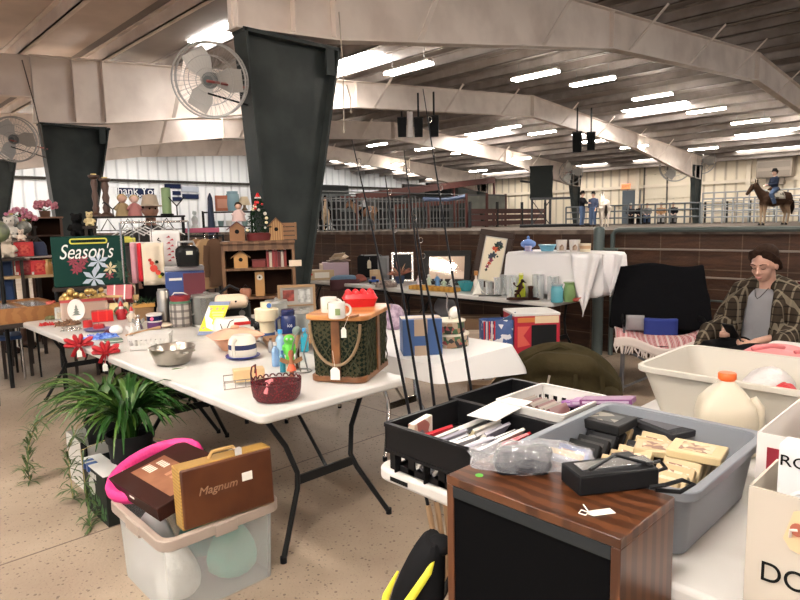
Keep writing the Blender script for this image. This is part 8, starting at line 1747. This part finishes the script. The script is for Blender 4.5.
for s_ in (-1, 1): m.tube([(s_*.09, .02, .50), (s_*.11, -.42, .56), (s_*.12, -.40, .12), (s_*.125, -.50, .05)], [.10, .07, .05, .045], 12)
m.build('body', FACE, t, remesh=.0062, sm=3)
m = MB(); m.X = Ht
m.sph((0, .034, .070), (.086, .096, .076), 22, 14); m.sph((0, .055, .01), (.086, .072, .09), 18, 12); [m.tube([(q*.02, -.05, .128), (q*.06, -.045, .10), (q*.083, -.01, .05), (q*.086, .03, .0), (q*.06, .08, -.06)], [.012, .024, .026, .026, .03], 10, sq=.55) for q in (-1, 1)]; m.sph((0, .10, .0), (.045, .05, .05)); 
for s_ in (-1, 1): m.tube([(s_*.03, -.062, .094), (s_*.072, -.030, .065), (s_*.084, .015, .02), (s_*.078, .05, -.03)], [.018, .024, .026, .02], 10, sq=.5)
m.build('hair', C('hair_brown', (.022, .012, .009), .75, col2=(.035, .02, .014), n=40), t, remesh=.007, sm=2)
for s_ in (-1, 1):
    m = MB(); m.X = Ht; m.tube([(s_*.018, -.0895, .003), (s_*.032, -.0905, -.002), (s_*.048, -.083, .003)], .0026, 6); m.build('eyelashes', INK, t)
    m = MB(); m.X = Ht; m.tube([(s_*.014, -.097, .029), (s_*.034, -.095, .036), (s_*.056, -.078, .029)], .0034, 6); m.build('eyebrow', C('brow', (.06, .03, .02), .8), t)
m = MB(); m.X = Ht; m.tube([(-.024, -.090, -.068), (-.008, -.0965, -.066), (.008, -.0965, -.066), (.024, -.090, -.068)], [.003, .0055, .0055, .003], 8); m.build('lips', C('lips', (.42, .16, .14), .45), t)
m = MB(); m.tube([(0, .02, .48), (0, .035, .62), (0, .055, .80), (0, .058, .95), (0, .05, 1.015)], [.178, .165, .178, .168, .095], 18, sq=.74); m.build('shirt', C('shirt_heather', (.27, .27, .29), .9, bump=.3, bn=18), t, remesh=.010, sm=2)
m = MB()
for s_ in (-1, 1): m.tube([(s_*.075, .05, .50), (s_*.10, -.15, .545), (s_*.115, -.44, .575), (s_*.12, -.43, .42), (s_*.125, -.41, .10)], [.125, .115, .092, .09, .07], 14)
m.sph((0, .04, .50), (.19, .16, .11)); m.build('trousers', C('trousers_black', (.008, .008, .009), .9), t, remesh=.012, sm=2)
for s_ in (-1, 1): MB().tube([(s_*.125, -.40, .12), (s_*.125, -.42, .05), (s_*.13, -.54, .04)], [.055, .055, .045], 10).build('shoe', BLACK, t)
PLD = plaid('shawl_plaid', (.040, .030, .022), (.20, .17, .125), (.010, .008, .008), 95, 120, .82)
m = MB()
for s_ in (-1, 1):
    a = ARMS[s_]; m.tube([(s_*.05, .07, 1.045), (s_*.17, .06, .97), (s_*.275, -.01, .73), V3(a[1]).lerp(V3(a[2]), .62)], [.07, .105, .095, .075], 14)
    m.tube([(s_*.10, .0, 1.0), (s_*.15, -.09, .88), (s_*.17, -.12, .70), (s_*.20, -.16, .56)], [.05, .075, .085, .09], 12, sq=.55)
    m.tube([(s_*.25, -.02, .72), (s_*.27, -.22, .66), (s_*.25, -.36, .52)], [.07, .10, .08], 12, sq=.7)
m.tube([(-.13, .12, .99), (0, .15, 1.02), (.13, .12, .99)], [.08, .09, .08], 12); m.tube([(0, .15, .98), (0, .16, .75), (0, .15, .52)], [.12, .19, .2], 14, sq=.5)
m.build('shawl', PLD, t, remesh=.011, sm=3)
MB().tube([(-.05, -.035, 1.02), (-.02, -.075, .96), (.0, -.085, .94), (.02, -.075, .96), (.05, -.035, 1.02)], .0025, 6).build('necklace', INK, t)
ph = T('mobile_phone', 'black mobile phone held by the seated woman', 'phone', wp, wrz); m = MB().at((.0, -.385, .735), 0, .75); m.bx(-.04, .04, -.006, .006, -.075, .075); m.build('case', BLACK, ph, bevel=.004); m = MB().at((.0, -.385, .735), 0, .75); m.bx(-.036, .036, .0062, .0072, -.068, .068); m.build('screen', C('screen_dk', (.02, .022, .026), .1), ph, smooth=0)
